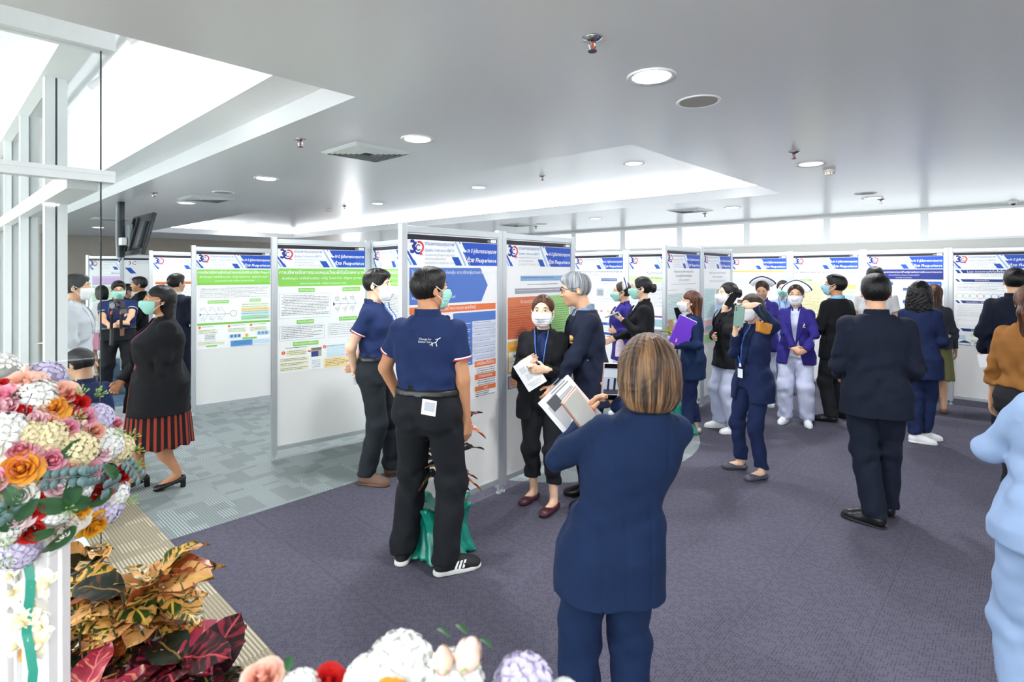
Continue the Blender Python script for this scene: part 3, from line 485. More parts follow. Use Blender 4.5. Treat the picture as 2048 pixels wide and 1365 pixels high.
for px, py, z, lab in ((1185, 76, CEIL, 'chrome sprinkler head nearest the camera at top'), (601, 279, CEIL, 'sprinkler head left of the nearest square vent'), (308, 385, CEIL, 'sprinkler head above the television'), (1588, 304, CEIL, 'sprinkler head left of the smoke detector'), (1085, 352, Z2, 'sprinkler head inside the big recess'),
        (689, 412, Z2, 'sprinkler head deep inside the big recess at left'), (1410, 427, CEIL, 'sprinkler head beside the right thin vent'), (1762, 399, CEIL, 'sprinkler head near the far right speaker'), (460, 452, Z2, 'farthest sprinkler head in the recess'), (1072, 453, CEIL, 'sprinkler head beside the middle thin vent')):
    t = thing('sprinkler_head', lab, 'sprinkler', fl(px, py, z), R(30), 'ceiling sprinkler heads')
    for m in SPR: link(m.name.split('.')[0], m, t)
M_VENT = mat('pale grey vent paint', '#d4d8d9', .45, var=.03); M_HOLE = mat('dark vent throat', '#3c4346', .8)
def vent(p, lab, s=.52):
    t = thing('air_vent', lab, 'air vent', p, ROOM, 'square ceiling air diffusers'); h = s/2
    mb = MB()
    for k in range(4): mb.xf = Matrix.Rotation(k*math.pi/2, 4, 'Z'); mb.add([(-h, -h, -.002), (h, -h, -.002), (h-.035, -h+.035, -.016), (-h+.035, -h+.035, -.016)], [(0, 1, 2, 3)][::-1]); mb.add([(-h, -h, 0), (h, -h, 0), (h, -h, -.002), (-h, -h, -.002)], [(0, 1, 2, 3)])
    mb.obj('frame', M_VENT, t); MB().bb(-h+.03, h-.03, -h+.03, h-.03, -.004, -.001).obj('throat', M_HOLE, t)
    for q in range(4):
        for k in range(6):
            a = h-.045-k*.03; b = MB(); b.xf = Matrix.Rotation(q*math.pi/2, 4, 'Z'); b.add([(-a, -a, -.004), (a, -a, -.004), (a-.014, -a+.016, -.018), (-a+.014, -a+.016, -.018)], [(0, 1, 2, 3)]); b.obj('louver', M_VENT, t)
vent(fl(735, 305, CEIL), 'square ceiling air vent nearest the camera, left of centre'); vent(fl(412, 398, CEIL), 'square ceiling air vent above the left panels'); vent(fl(1380, 421, CEIL), 'thin looking ceiling air vent above the right panels'); vent(fl(1035, 450, CEIL), 'far ceiling air vent above the near poster pair'); vent(fl(222, 438, CEIL), 'ceiling air vent behind the television pole')
M_CREAM = mat('cream plastic', '#e8dfd2', .5)
for px, py, z, lab in ((1658, 340, CEIL, 'cream smoke detector beside the right downlight'), (657, 419, Z2, 'small smoke detector inside the recess at left')):
    t = thing('smoke_detector', lab, 'smoke detector', fl(px, py, z)); MB().lathe([(.03, -.046), (.042, -.04), (.044, -.028), (.05, -.024), (.052, -.004), (.052, 0)], 24).obj('housing', M_CREAM, t, smooth=True)
    for k in range(10): a = 2*math.pi*k/10; MB().box((.0435*math.cos(a), .0435*math.sin(a), -.034), (.004, .006, .01), 0, Matrix.Rotation(a, 3, 'Z')).obj('slot', M_DARK, t)
t = thing('dome_camera', 'white dome security camera near the right windows', 'security camera', fl(2026, 402, CEIL)); MB().lathe([(.028, -.045), (.045, -.03), (.05, -.012), (.05, 0)], 24).obj('base', M_TRIM, t, smooth=True); MB().lathe([(.002, -.062), (.016, -.058), (.026, -.046), (.027, -.04)], 20, (-.012, -.018, 0)).obj('dome', mat('black dome lens', '#16191d', .1), t, smooth=True)
t = thing('track_light', 'white track light rail in the bright raised recess', 'track light', (0, 0, 0), ROOM); MB().bb(1.0, 1.035, 2.4, 12, 3.395, 3.42).obj('rail', M_TRIM, t)
for v in (4.3, 5.6, 7.2):
    s_ = MB().bb(1.0, 1.035, v-.03, v+.03, 3.34, 3.395).obj('spot', M_TRIM, t); MB().tube([(1.017, v, 3.33), (.95, v+.06, 3.26)], [.03, .036], 14).obj('spot_head', M_TRIM, s_)
# television on a ceiling pole
tp = at(275, 470, 7.35); t = thing('television', 'black flat television hanging on a ceiling pole, back towards us', 'television', (tp.x, tp.y, CEIL), R(-43))
TR = Matrix.Rotation(R(-14), 3, 'X'); zc = tp.z-CEIL
MB().box((0, .02, zc), (.95, .05, .56), 0, TR, .012).obj('casing', mat('glossy black casing', '#23272c', .22), t)
MB().box((0, -.02, zc-.01), (.7, .05, .36), 0, TR, .015).obj('back_cover', mat('grey black cover', '#3f454b', .4), t)
MB().box((0, .047, zc+.006), (.9, .004, .51), 0, TR).obj('screen', mat('dark screen', '#0d0f12', .12), t)
mb = MB(); mb.bb(-.26, -.20, -.16, -.10, zc-.30, 0); mb.obj('pole', mat('dark grey steel', '#3a3f44', .4, .6), t)
mb = MB(); mb.bb(-.30, .02, -.10, -.05, zc-.16, zc+.14, bev=.01); mb.obj('bracket', mat('grey steel plate', '#8d9499', .4, .5), t)
MB().bb(-.2, -.04, -.17, -.11, zc-.14, zc-.04, bev=.006).obj('power_box', M_TRIM, t)
MB().tube([(-.33, -.15, 0), (-.34, -.15, -.1), (-.31, -.16, -.25), (-.32, -.16, zc-.05), (-.33, -.15, zc-.28), (-.28, -.14, zc-.33), (-.25, -.12, zc-.25)], .022, 8).obj('cable_bundle', mat('grey cable sleeve', '#9aa1a6', .6, var=.3, scale=60), t, smooth=True)
for x in (-.12, .1): MB().box((x, -.06, zc), (.03, .03, .46), 0, TR).obj('mount_arm', M_DARK, t)
# ------------------------------------------------------------------ people: continuous surfaces from distance fields
f32 = np.float32
def V3(*a): return np.array(a, float)
def nrm(v): v = np.asarray(v, float); return v/(np.linalg.norm(v)+1e-9)
def rotm(x=0, y=0, z=0): return np.array(Euler((R(x), R(y), R(z)), 'XYZ').to_matrix())
class SDF:
    def __init__(s, lo, hi, step, fine=(), axes=None):
        if axes: s.ax = axes
        else:
            s.ax = []
            for a in range(3):
                iv = sorted((f[0][a], f[1][a], f[2]) for f in fine); x = lo[a]; o = []
                while x < hi[a]:
                    o.append(x); st = step
                    for p, q, e in iv:
                        if p <= x < q: st = min(st, e)
                        elif x < p < x+st: st = min(st, max(p-x, e))
                    x += st
                o.append(x); s.ax.append(np.array(o, f32))
        s.F = np.full([len(a) for a in s.ax], .3, f32)
    def sub(s): return SDF(None, None, 0, axes=s.ax)
    def view(s, lo, hi):
        sl = []
        for a in range(3):
            i = max(0, int(np.searchsorted(s.ax[a], lo[a]))-1); j = min(len(s.ax[a]), int(np.searchsorted(s.ax[a], hi[a]))+1)
            if j <= i: return None
            sl.append(slice(i, j))
        X, Y, Z = s.ax[0][sl[0]][:, None, None], s.ax[1][sl[1]][None, :, None], s.ax[2][sl[2]][None, None, :]
        return tuple(sl), X, Y, Z
    def put(s, sl, d, k, op):
        A = s.F[sl]
        if op == 's': A = -A
        if op == 'u' or op == 's':
            if k > 0:
                h = np.clip(.5+.5*(A-d)/k, 0, 1); r = A*(1-h)+d*h-k*h*(1-h)
            else: r = np.minimum(A, d)
            s.F[sl] = -r if op == 's' else r
        else:
            if k > 0:
                h = np.clip(.5-.5*(A-d)/k, 0, 1); s.F[sl] = A*(1-h)+d*h+k*h*(1-h)
            else: s.F[sl] = np.maximum(A, d)
        return s
    def cone(s, a, b, ra, rb=None, k=.02, flat=None, op='u'):
        rb = ra if rb is None else rb; a = np.asarray(a, float); b = np.asarray(b, float); m = max(ra, rb)+k+.03
        v = s.view(np.minimum(a, b)-m, np.maximum(a, b)+m)
        if v is None: return s
        sl, X, Y, Z = v; ba = b-a; L = max(ba@ba, 1e-9); px, py, pz = X-a[0], Y-a[1], Z-a[2]
        t = np.clip((px*ba[0]+py*ba[1]+pz*ba[2])/L, 0, 1).astype(f32); qx, qy, qz = px-ba[0]*t, py-ba[1]*t, pz-ba[2]*t
        if flat is not None:
            n = nrm(flat[0]); g = (qx*n[0]+qy*n[1]+qz*n[2])*(1/flat[1]-1); qx, qy, qz = qx+n[0]*g, qy+n[1]*g, qz+n[2]*g
        return s.put(sl, np.sqrt(qx*qx+qy*qy+qz*qz)-(ra+(rb-ra)*t), k, op)
    def ell(s, c, r, M=None, k=.02, op='u'):
        c = np.asarray(c, float); r = np.asarray(r, float); m = r.max()+k+.03; v = s.view(c-m, c+m)
        if v is None: return s
        sl, X, Y, Z = v; x, y, z = X-c[0], Y-c[1], Z-c[2]
        if M is not None: x, y, z = (M[0, 0]*x+M[1, 0]*y+M[2, 0]*z), (M[0, 1]*x+M[1, 1]*y+M[2, 1]*z), (M[0, 2]*x+M[1, 2]*y+M[2, 2]*z)
        k0 = np.sqrt((x/r[0])**2+(y/r[1])**2+(z/r[2])**2); k1 = np.sqrt((x/r[0]**2)**2+(y/r[1]**2)**2+(z/r[2]**2)**2)+1e-6
        return s.put(sl, (k0*(k0-1)/k1).astype(f32), k, op)
    def box(s, c, h, M=None, rad=.005, k=0, op='u'):
        c = np.asarray(c, float); m = np.linalg.norm(h)+k+.03; v = s.view(c-m, c+m)
        if v is None: return s
        sl, X, Y, Z = v; x, y, z = X-c[0], Y-c[1], Z-c[2]
        if M is not None: x, y, z = (M[0, 0]*x+M[1, 0]*y+M[2, 0]*z), (M[0, 1]*x+M[1, 1]*y+M[2, 1]*z), (M[0, 2]*x+M[1, 2]*y+M[2, 2]*z)
        x, y, z = abs(x)-h[0]+rad, abs(y)-h[1]+rad, abs(z)-h[2]+rad; zz = np.zeros((), f32)
        d = np.sqrt(np.maximum(x, zz)**2+np.maximum(y, zz)**2+np.maximum(z, zz)**2)+np.minimum(np.maximum(np.maximum(x, y), z), 0)-rad
        return s.put(sl, d.astype(f32), k, op)
    def loft(s, sec, grow=0, k=.02, op='u', e=2.4, cap=.01):
        "sec rows: z, cx, cy, half width, half depth"
        A = np.array(sorted(sec), float); lo = (A[:, 1]-A[:, 3]).min(), (A[:, 2]-A[:, 4]).min(), A[0, 0]; hi = (A[:, 1]+A[:, 3]).max(), (A[:, 2]+A[:, 4]).max(), A[-1, 0]
        m = grow+k+.04; v = s.view(np.array(lo)-m, np.array(hi)+m)
        if v is None: return s
        sl, X, Y, Z = v; z = Z[0, 0]; g = lambda i: np.interp(z, A[:, 0], A[:, i])[None, None, :]
        a, b = g(3)+grow, g(4)+grow; q = (abs((X-g(1))/a)**e+abs((Y-g(2))/b)**e)**(1/e)
        d = (q-1)*np.minimum(a, b)*1.1; d = np.maximum(d, np.maximum(A[0, 0]-Z, Z-A[-1, 0])-cap*0)
        return s.put(sl, d.astype(f32), k, op)
    def plane(s, p, n, k=0, lo=None, hi=None):
        "keeps the side that n points away from"
        n = nrm(n); v = s.view(lo if lo is not None else (-9,)*3, hi if hi is not None else (9,)*3)
        if v is None: return s
        sl, X, Y, Z = v; return s.put(sl, ((X-p[0])*n[0]+(Y-p[1])*n[1]+(Z-p[2])*n[2]+0*s.F[sl]).astype(f32), k, 'i')
    def merge(s, o, k=.02): return s.put((slice(None),)*3, o.F, k, 'u')
    def add(s, fn): s.F += fn(s.ax[0][:, None, None], s.ax[1][None, :, None], s.ax[2][None, None, :]).astype(f32); return s
    def mesh(s, name, m, parent=None, cluster=None):
        F = s.F; F[0] = F[-1] = .3; F[:, 0] = F[:, -1] = .3; F[:, :, 0] = F[:, :, -1] = .3
        I = F < 0; c = I.view(np.int8); n = c[:-1, :-1, :-1]+c[1:, :-1, :-1]+c[:-1, 1:, :-1]+c[1:, 1:, :-1]+c[:-1, :-1, 1:]+c[1:, :-1, 1:]+c[:-1, 1:, 1:]+c[1:, 1:, 1:]
        act = (n > 0) & (n < 8); ii, jj, kk = np.nonzero(act); nv = len(ii)
        if nv == 0: return None
        idm = np.full(act.shape, -1, np.int32); idm[ii, jj, kk] = np.arange(nv)
        acc = np.zeros((nv, 3)); cn = np.zeros(nv); cor = [(a, b, d) for a in (0, 1) for b in (0, 1) for d in (0, 1)]
        val = {q: F[ii+q[0], jj+q[1], kk+q[2]] for q in cor}; co = (s.ax[0], s.ax[1], s.ax[2])
        P = [[co[0][ii], co[0][ii+1]], [co[1][jj], co[1][jj+1]], [co[2][kk], co[2][kk+1]]]
        for q in cor:
            for a in range(3):
                if q[a]: continue
                r = list(q); r[a] = 1; r = tuple(r); va, vb = val[q], val[r]; x = (va < 0) != (vb < 0)
                t = np.where(x, va/np.where(x, va-vb, 1), 0); 
                for b in range(3):
                    w0 = P[b][q[b]] if b != a else P[b][0]+(P[b][1]-P[b][0])*t
                    acc[:, b] += np.where(x, w0, 0)
                cn += x
        vt = acc/cn[:, None]; Q = []
        for a in range(3):
            u, w = (a+1) % 3, (a+2) % 3; sa = [slice(1, -1)]*3; sa[a] = slice(0, -1); sb = list(sa); sb[a] = slice(1, None)
            A, B = I[tuple(sa)], I[tuple(sb)]; x = np.nonzero(A != B)
            if not len(x[0]): continue
            g = [x[0]+(0 if a == 0 else 1), x[1]+(0 if a == 1 else 1), x[2]+(0 if a == 2 else 1)]
            def cell(du, dw):
                h = list(g); h[u] = h[u]-du; h[w] = h[w]-dw; return idm[tuple(h)]
            q = np.stack([cell(1, 1), cell(0, 1), cell(0, 0), cell(1, 0)], 1); fl_ = ~A[x]; q[fl_] = q[fl_][:, ::-1]; Q.append(q)
        Q = np.concatenate(Q); Q = Q[(Q >= 0).all(1)]
        tri = None
        if cluster:     # merge vertices on a coarser raster away from head and hands
            cs = cluster(vt); kx = np.where(cs[:, None] > 0, np.floor(vt/np.maximum(cs, 1e-6)[:, None]).astype(np.int64)+5000, 0); key = (kx[:, 0]*20000+kx[:, 1])*20000+kx[:, 2]; key = np.where(cs > 0, key*4+(cs > .02), -1-np.arange(nv)); _, inv = np.unique(key, return_inverse=True); inv = inv.ravel()
            nn = inv.max()+1; ct = np.bincount(inv, minlength=nn); vt = np.stack([np.bincount(inv, vt[:, a], nn)/ct for a in range(3)], 1); nv = nn; Q = inv[Q]
            same = np.stack([Q[:, i] == Q[:, (i+1) % 4] for i in range(4)], 1); ns = same.sum(1); ok4 = (ns == 0) & (Q[:, 0] != Q[:, 2]) & (Q[:, 1] != Q[:, 3]); t1 = ns == 1; q1 = Q[t1]; i1 = same[t1].argmax(1); tri = np.stack([q1[np.arange(len(q1)), (i1+j) % 4] for j in (1, 2, 3)], 1); tri = tri[(tri[:, 0] != tri[:, 2])]; Q = Q[ok4]
        if tri is not None and len(tri):
            me = bpy.data.meshes.new(name); me.from_pydata(vt.tolist(), [], Q.tolist()+tri.tolist()); me.polygons.foreach_set('use_smooth', np.ones(len(me.polygons), bool)); me.materials.append(m); me.update(); return link(name, me, parent)
        me = bpy.data.meshes.new(name); me.vertices.add(nv); me.vertices.foreach_set('co', vt.astype(f32).ravel()); nq = len(Q)
        me.loops.add(nq*4); me.loops.foreach_set('vertex_index', Q.astype(np.int32).ravel()); me.polygons.add(nq); me.polygons.foreach_set('loop_start', np.arange(0, nq*4, 4, dtype=np.int32))
        me.polygons.foreach_set('use_smooth', np.ones(nq, bool)); me.materials.append(m); me.update(calc_edges=True)
        return link(name, me, parent)
def cloth(name, col, rough=.85, sheen=.04, scale=900, bump=.25, stripes=None):
    if name in MATS: return MATS[name]
    m, t, b, L = base(name); c = srgb(col); b.inputs['Roughness'].default_value = rough; b.inputs['Specular IOR Level'].default_value = .25; b.inputs['Sheen Weight'].default_value = sheen; b.inputs['Sheen Roughness'].default_value = .5; b.inputs['Sheen Tint'].default_value = (*[min(1, x*2+.1) for x in c], 1)
    tc = nd(t, 'ShaderNodeTexCoord'); nz = nd(t, 'ShaderNodeTexNoise', i_Scale=float(scale), i_Detail=2.0); L(tc.outputs['Object'], nz.inputs['Vector'])
    n2 = nd(t, 'ShaderNodeTexNoise', i_Scale=6.0, i_Detail=3.0); L(tc.outputs['Object'], n2.inputs['Vector'])
    mx = nd(t, 'ShaderNodeMix', data_type='RGBA'); mx.inputs[6].default_value = (*[x*.82 for x in c], 1); mx.inputs[7].default_value = (*[min(1, x*1.15) for x in c], 1); L(n2.outputs['Fac'], mx.inputs[0]); out = mx.outputs[2]
    if stripes:
        sx = nd(t, 'ShaderNodeSeparateXYZ'); L(tc.outputs['Object'], sx.inputs[0]); an = nd(t, 'ShaderNodeMath', operation='ARCTAN2'); L(sx.outputs[0], an.inputs[0]); L(sx.outputs[1], an.inputs[1])
        mu = nd(t, 'ShaderNodeMath', operation='MULTIPLY'); mu.inputs[1].default_value = 34; L(an.outputs[0], mu.inputs[0]); si = nd(t, 'ShaderNodeMath', operation='SINE'); L(mu.outputs[0], si.inputs[0])
        gt = nd(t, 'ShaderNodeMath', operation='GREATER_THAN'); gt.inputs[1].default_value = .25; L(si.outputs[0], gt.inputs[0])
        m2 = nd(t, 'ShaderNodeMix', data_type='RGBA'); L(gt.outputs[0], m2.inputs[0]); L(out, m2.inputs[6]); m2.inputs[7].default_value = (*srgb(stripes), 1); out = m2.outputs[2]
    L(out, b.inputs['Base Color']); bp = nd(t, 'ShaderNodeBump', i_Strength=bump, i_Distance=.002); L(nz.outputs['Fac'], bp.inputs['Height']); L(bp.outputs[0], b.inputs['Normal'])
    MATS[name] = m; return m
def hair_mat(name, ca, cb, rough=.38):
    if name in MATS: return MATS[name]
    m, t, b, L = base(name); b.inputs['Roughness'].default_value = rough; b.inputs['Specular IOR Level'].default_value = .32
    tc = nd(t, 'ShaderNodeTexCoord'); sx = nd(t, 'ShaderNodeSeparateXYZ'); L(tc.outputs['Object'], sx.inputs[0]); an = nd(t, 'ShaderNodeMath', operation='ARCTAN2'); L(sx.outputs[0], an.inputs[0]); L(sx.outputs[1], an.inputs[1])
    def strand(ka, kz):
        co = nd(t, 'ShaderNodeCombineXYZ'); a = nd(t, 'ShaderNodeMath', operation='MULTIPLY'); a.inputs[1].default_value = ka; L(an.outputs[0], a.inputs[0]); z = nd(t, 'ShaderNodeMath', operation='MULTIPLY'); z.inputs[1].default_value = kz; L(sx.outputs[2], z.inputs[0]); L(a.outputs[0], co.inputs[0]); L(z.outputs[0], co.inputs[1])
        n_ = nd(t, 'ShaderNodeTexNoise', i_Scale=1.0, i_Detail=3.0); L(co.outputs[0], n_.inputs['Vector']); return n_
    nz = strand(26, 7); n2 = strand(5, 5)
    ad = nd(t, 'ShaderNodeMath', operation='MULTIPLY_ADD'); ad.inputs[1].default_value = .45; L(nz.outputs['Fac'], ad.inputs[0]); hf = nd(t, 'ShaderNodeMath', operation='MULTIPLY'); hf.inputs[1].default_value = .55; L(n2.outputs['Fac'], hf.inputs[0]); L(hf.outputs[0], ad.inputs[2])
    cr = nd(t, 'ShaderNodeValToRGB'); cr.color_ramp.elements[0].position = .44; cr.color_ramp.elements[1].position = .66; cr.color_ramp.elements[0].color = (*srgb(ca), 1); cr.color_ramp.elements[1].color = (*srgb(cb), 1)
    L(ad.outputs[0], cr.inputs[0]); L(cr.outputs[0], b.inputs['Base Color']); bp = nd(t, 'ShaderNodeBump', i_Strength=.8, i_Distance=.006); L(nz.outputs['Fac'], bp.inputs['Height']); L(bp.outputs[0], b.inputs['Normal'])
    MATS[name] = m; return m
def skin(name, col):
    m = mat(name, col, .5, var=.07, scale=40, spec=.35); b = m.node_tree.nodes['Principled BSDF']; b.inputs['Subsurface Weight'].default_value = .12; b.inputs['Subsurface Radius'].default_value = (.012, .004, .002); b.inputs['Subsurface Scale'].default_value = .5; return m
SK = {'a': skin('light tan skin', '#d9a888'), 'b': skin('tan skin', '#c08a68'), 'c': skin('fair skin', '#e6bda0')}
H_BLACK = hair_mat('black hair', '#060506', '#1c1919'); H_BROWN = hair_mat('dark brown hair', '#1d130f', '#4a3226'); H_STREAK = hair_mat('brown hair with blond streaks', '#33261f', '#a07a56', .45); H_GREY = hair_mat('grey hair', '#5d6166', '#c3c6ca', .45); H_AUB = hair_mat('auburn hair', '#2b1710', '#7a4a2c')
M_EYEW = mat('eye white', '#d9d0c8', .25); M_IRIS = mat('dark iris', '#1a100c', .1); M_BROW = mat('black eyebrow', '#1a1412', .8)
M_MW = cloth('white mask fabric', '#f3f5f7', .8, .1); M_MG = cloth('mint green mask fabric', '#9fd6c8', .8, .1); M_MB = cloth('pale blue mask fabric', '#9fcfe0', .8, .1); M_STRAP = mat('white elastic', '#f2f3f4', .7)
def eye_mesh():
    mb = MB(); n = 12; pr = [(0, 1)]+[(math.sin(R(a)), math.cos(R(a))) for a in (26, 44, 64, 90, 130)]+[(0, -1)]; r = .0125; V = []; F = []
    for rad, y in pr: V += [(r*rad*math.cos(2*math.pi*k/n), r*y, r*rad*math.sin(2*math.pi*k/n)*.62) for k in range(n)]
    for i in range(len(pr)-1):
        for k in range(n): mb.f.append((i*n+k, (i+1)*n+k, (i+1)*n+(k+1) % n, i*n+(k+1) % n)); mb.m.append(1 if i < 2 else 0)
    mb.v = V; return mb.mesh('eye', [M_EYEW, M_IRIS], True)
EYE = eye_mesh(); BROW = {s_: MB().tube([(-.015*s_, .002, -.002), (0, .004, .002), (.016*s_, -.004, -.001)], [.002, .003, .0015], 6).mesh('eyebrow', M_BROW, True) for s_ in (1, -1)}
def ik(a, t, l1, l2, hint):
    a = np.asarray(a, float); t = np.asarray(t, float); d = t-a; D = np.linalg.norm(d)
    if D > (l1+l2)*.995: t = a+d/D*(l1+l2)*.995; d = t-a; D = np.linalg.norm(d)
    D = max(D, abs(l1-l2)+.01); x = (l1*l1-l2*l2+D*D)/(2*D); h = math.sqrt(max(l1*l1-x*x, 0)); u = nrm(d); p = np.asarray(hint, float); p = nrm(p-u*(p@u)); return a+u*x+p*h, t
def hand(s, w, f, n, right, sc=1.0, curl=.35, k=.006, thumb=.5, spread=1.0):
    "palm, four fingers of different length and a thumb; f: finger direction, n: where the palm faces"
    f = nrm(f); n = nrm(np.asarray(n, float)-f*(np.asarray(n, float)@f)); t = np.cross(f, n) if right else np.cross(n, f); w = np.asarray(w, float); q = sc
    s.cone(w-f*.03*q, w+f*.02*q, .023*q, .024*q, .015, (n, .8)); s.cone(w+f*.03*q+t*.012*q, w+f*.075*q+t*.02*q, .021*q, .017*q, .012, (n, .75)); s.cone(w+f*.03*q-t*.012*q, w+f*.07*q-t*.022*q, .02*q, .016*q, .012, (n, .75)); s.cone(w+f*.04*q, w+f*.078*q, .022*q, .018*q, .012, (n, .75))
    for i, (o, L0) in enumerate(((.027, .072), (.009, .08), (-.009, .074), (-.026, .058))):
        p = w+f*(.078-.004*abs(i-1.3))*q+t*o*q; d = nrm(f+t*o*2.2*spread); ang = 0
        for j, (fr, rr) in enumerate(((.45, .0092), (.31, .0084), (.24, .0076))):
            ang += curl*(62 if j else 48); dd = d*math.cos(R(ang))+n*math.sin(R(ang)); p2 = p+dd*L0*fr*q; s.cone(p, p2, rr*q, (rr-.0007)*q, k if j else .007); p = p2
    p = w+f*.022*q+t*.026*q+n*.004*q; d0 = nrm(f*.75+t*(.9-.5*curl)+n*(.25+thumb*.5)); p2 = p+d0*.042*q; s.cone(p-d0*.01*q, p2, .0125*q, .0105*q, .01); d1 = nrm(f*.9+t*(.35-.5*curl)+n*(.25+thumb*.6)); s.cone(p2, p2+d1*.034*q, .0105*q, .008*q, k)
M_SEC = [(.74, 0, 0, .150, .100), (.80, 0, -.005, .160, .112), (.87, 0, -.012, .166, .116), (.95, 0, -.006, .156, .108), (1.02, 0, 0, .144, .102), (1.12, 0, .004, .152, .108), (1.22, 0, .006, .168, .114), (1.29, 0, -.004, .168, .102), (1.335, 0, -.012, .142, .084), (1.365, 0, -.016, .108, .070), (1.395, 0, -.018, .074, .060), (1.42, 0, -.018, .058, .056)]
F_SEC = [(.74, 0, 0, .152, .100), (.80, 0, -.008, .168, .116), (.87, 0, -.016, .172, .120), (.95, 0, -.006, .152, .104), (1.03, 0, 0, .128, .094), (1.12, 0, .006, .136, .102), (1.21, 0, .012, .150, .116), (1.27, 0, .0, .150, .100), (1.325, 0, -.012, .126, .080), (1.36, 0, -.017, .094, .066), (1.39, 0, -.018, .062, .054), (1.42, 0, -.018, .050, .050)]
def person(label, px, py, hy, face, sex='f', gx=1.0, gy=1.0, lean=(0, 0), hd=(0, 0, 0), hoff=(0, 0), Rh=None, Lh=None, feet=None, sk='a', hair='short', hm=None, top=None, bot=None, shoe=None, mask=None, glasses=None, cap=False, vox=.012, fine=.0067, d=None, drop=0, eyes=True, extra=None, open_=0, inner=None, h=None, collar=None, seed=0, knee=None, fpx=None, bands=None, lap=True, sname='person'):
    pos = fl(px, py) if d is None else Vector(((px-CX)*d/FPX, d, 0)); D = pos.y
    Minv0 = np.array(Matrix.Rotation(-R(face-90), 3, 'Z')); face0 = face; face = face+math.degrees(math.atan2(pos.y, pos.x))-90; h = h or (CAM_H-(hy-HOR)*D/FPX+drop*.97); S = h/1.65; T = thing('person', label, 'person', pos, R(face-90), None)
    rg = random.Random(seed*7+len(label)); Minv = np.array(Matrix.Rotation(-R(face-90), 3, 'Z')); P0 = np.array(pos)
    def loc(p):     # pixel and depth offset -> local point
        return Minv @ (np.array(at(p[0], p[1], D+p[2]))-P0)
    dz = -drop; hipz = .86*S
    def off(z): t = np.clip((z/S-.86)/.5, 0, 1.6); return np.array((lean[0]*t, lean[1]*t, dz))
    sec0 = M_SEC if sex == 'm' else F_SEC
    def sec(z0=0, z1=9, gr=1.0):
        o = []
        zs = [r[0] for r in sec0]; A = np.array(sec0)
        rows = [z for z in zs if z0/S < z < z1/S]+[z for z in (z0/S, z1/S) if zs[0] <= z <= zs[-1]]
        if z0/S < zs[0]: rows.append(z0/S)
        for z in rows:
            zz = max(z, zs[0]); q = [np.interp(zz, A[:, 0], A[:, i]) for i in range(5)]; e = off(z*S); fx = gx if z < 1.3 else 1+(gx-1)*.5; fy = 1+(gy-1)*np.interp(z, [1.08, 1.2, 1.3, 1.36], [1, .85, .45, .2])
            o.append((z*S+dz, e[0]+q[1]*S, e[1]+q[2]*S+(gy-1)*.04*S*np.interp(z, [1.1, 1.3], [1, 0]), q[3]*S*fx, q[4]*S*fy))
        return o
    shw = (.152 if sex == 'm' else .132)*(1+(gx-1)*.55); SH = {}; EL = {}; WR = {}; HD = {}
    up, fo = .272*S, .238*S
    for sd, H in ((1, Rh), (-1, Lh)):
        H = dict(H or {}); a = np.array((sd*shw*S, -.015*S, 1.315*S))+off(1.315*S); 
        if 'p' in H: w_ = loc(H['p'])
        elif 'l' in H: w_ = np.array(H['l'], float)*S+np.array((0, 0, dz))
        else: w_ = np.array((sd*(shw+.10+.08*(gx-1)), .06, .80))*S+off(.86*S)
        e, w_ = ik(a, w_, up, fo, H.get('el', (sd*.35, -1, -.1))); SH[sd], EL[sd], WR[sd] = a, e, w_; fd = nrm(w_-e); H.update({k_[0]: Minv0@np.array(H[k_], float) for k_ in ('fw', 'nw') if k_ in H}); HD[sd] = dict(f=H.get('f', fd), n=H.get('n', (-sd, .15, 0)), curl=H.get('curl', .3), thumb=H.get('thumb', .4))
    HIP = {}; KN = {}; AN = {}; FT = {}
    if fpx: feet = [(*(Minv@(np.array(fl(a, b_))-P0))[:2]/S, w_-face0) for a, b_, w_ in fpx]
    feet = feet or ((.10, 0, -8), (-.10, 0, 8)); heel = shoe and shoe[0] == 'pump'
    for sd, ft in zip((1, -1), feet):
        fx_, fy_, yw = ft[:3]; fdir = V3(-math.sin(R(yw)), math.cos(R(yw)), 0); hp = np.array((sd*.083*S*(1+(gx-1)*.6), -.005, hipz+dz)); an = np.array((fx_*S, fy_*S, (.085+(.035 if heel else 0))*S)); kn, an = ik(hp, an, .405*S, .385*S, (knee or (0, 1, 0))+fdir*.3 if knee is None else knee); HIP[sd], KN[sd], AN[sd], FT[sd] = hp, kn, an, fdir
    hc = np.array((hoff[0], .012+hoff[1], 1.537*S))+off(1.45*S); HM = rotm(hd[0], hd[1], hd[2]); hs = (1.06 if sex == 'm' else 1.03)*(.5+.5*S)
    def hp_(x, y, z): return hc+HM@(np.array((x, y, z))*hs)
    # ---- body: one continuous surface
    pts = np.array([*WR.values(), *EL.values(), *AN.values(), hc, *SH.values(), *KN.values()]); lo = pts.min(0)-.24; hi = pts.max(0)+.24; lo[2] = -.01; hi[2] = hc[2]+.2; hx = np.array([r[3] for r in sec()]).max()+.06; hy_ = np.array([r[4] for r in sec()]).max()+.08; lo[:2] = np.minimum(lo[:2], (-hx, -hy_)); hi[:2] = np.maximum(hi[:2], (hx, hy_))
    fb = [(hc-.13, hc+.13, fine)]+[(WR[s_]+nrm(HD[s_]['f'])*.07-.1, WR[s_]+nrm(HD[s_]['f'])*.07+.1, fine*.9) for s_ in (1, -1)]
    b = SDF(lo, hi, .022, fb); b.loft(sec(.80*S), -.014, .01)
    nb = np.array((0, -.02*S, 1.38*S))+off(1.38*S); b.cone(nb, hp_(0, -.018, -.05), (.056 if sex == 'm' else .047)*S, (.052 if sex == 'm' else .044)*S, .03)
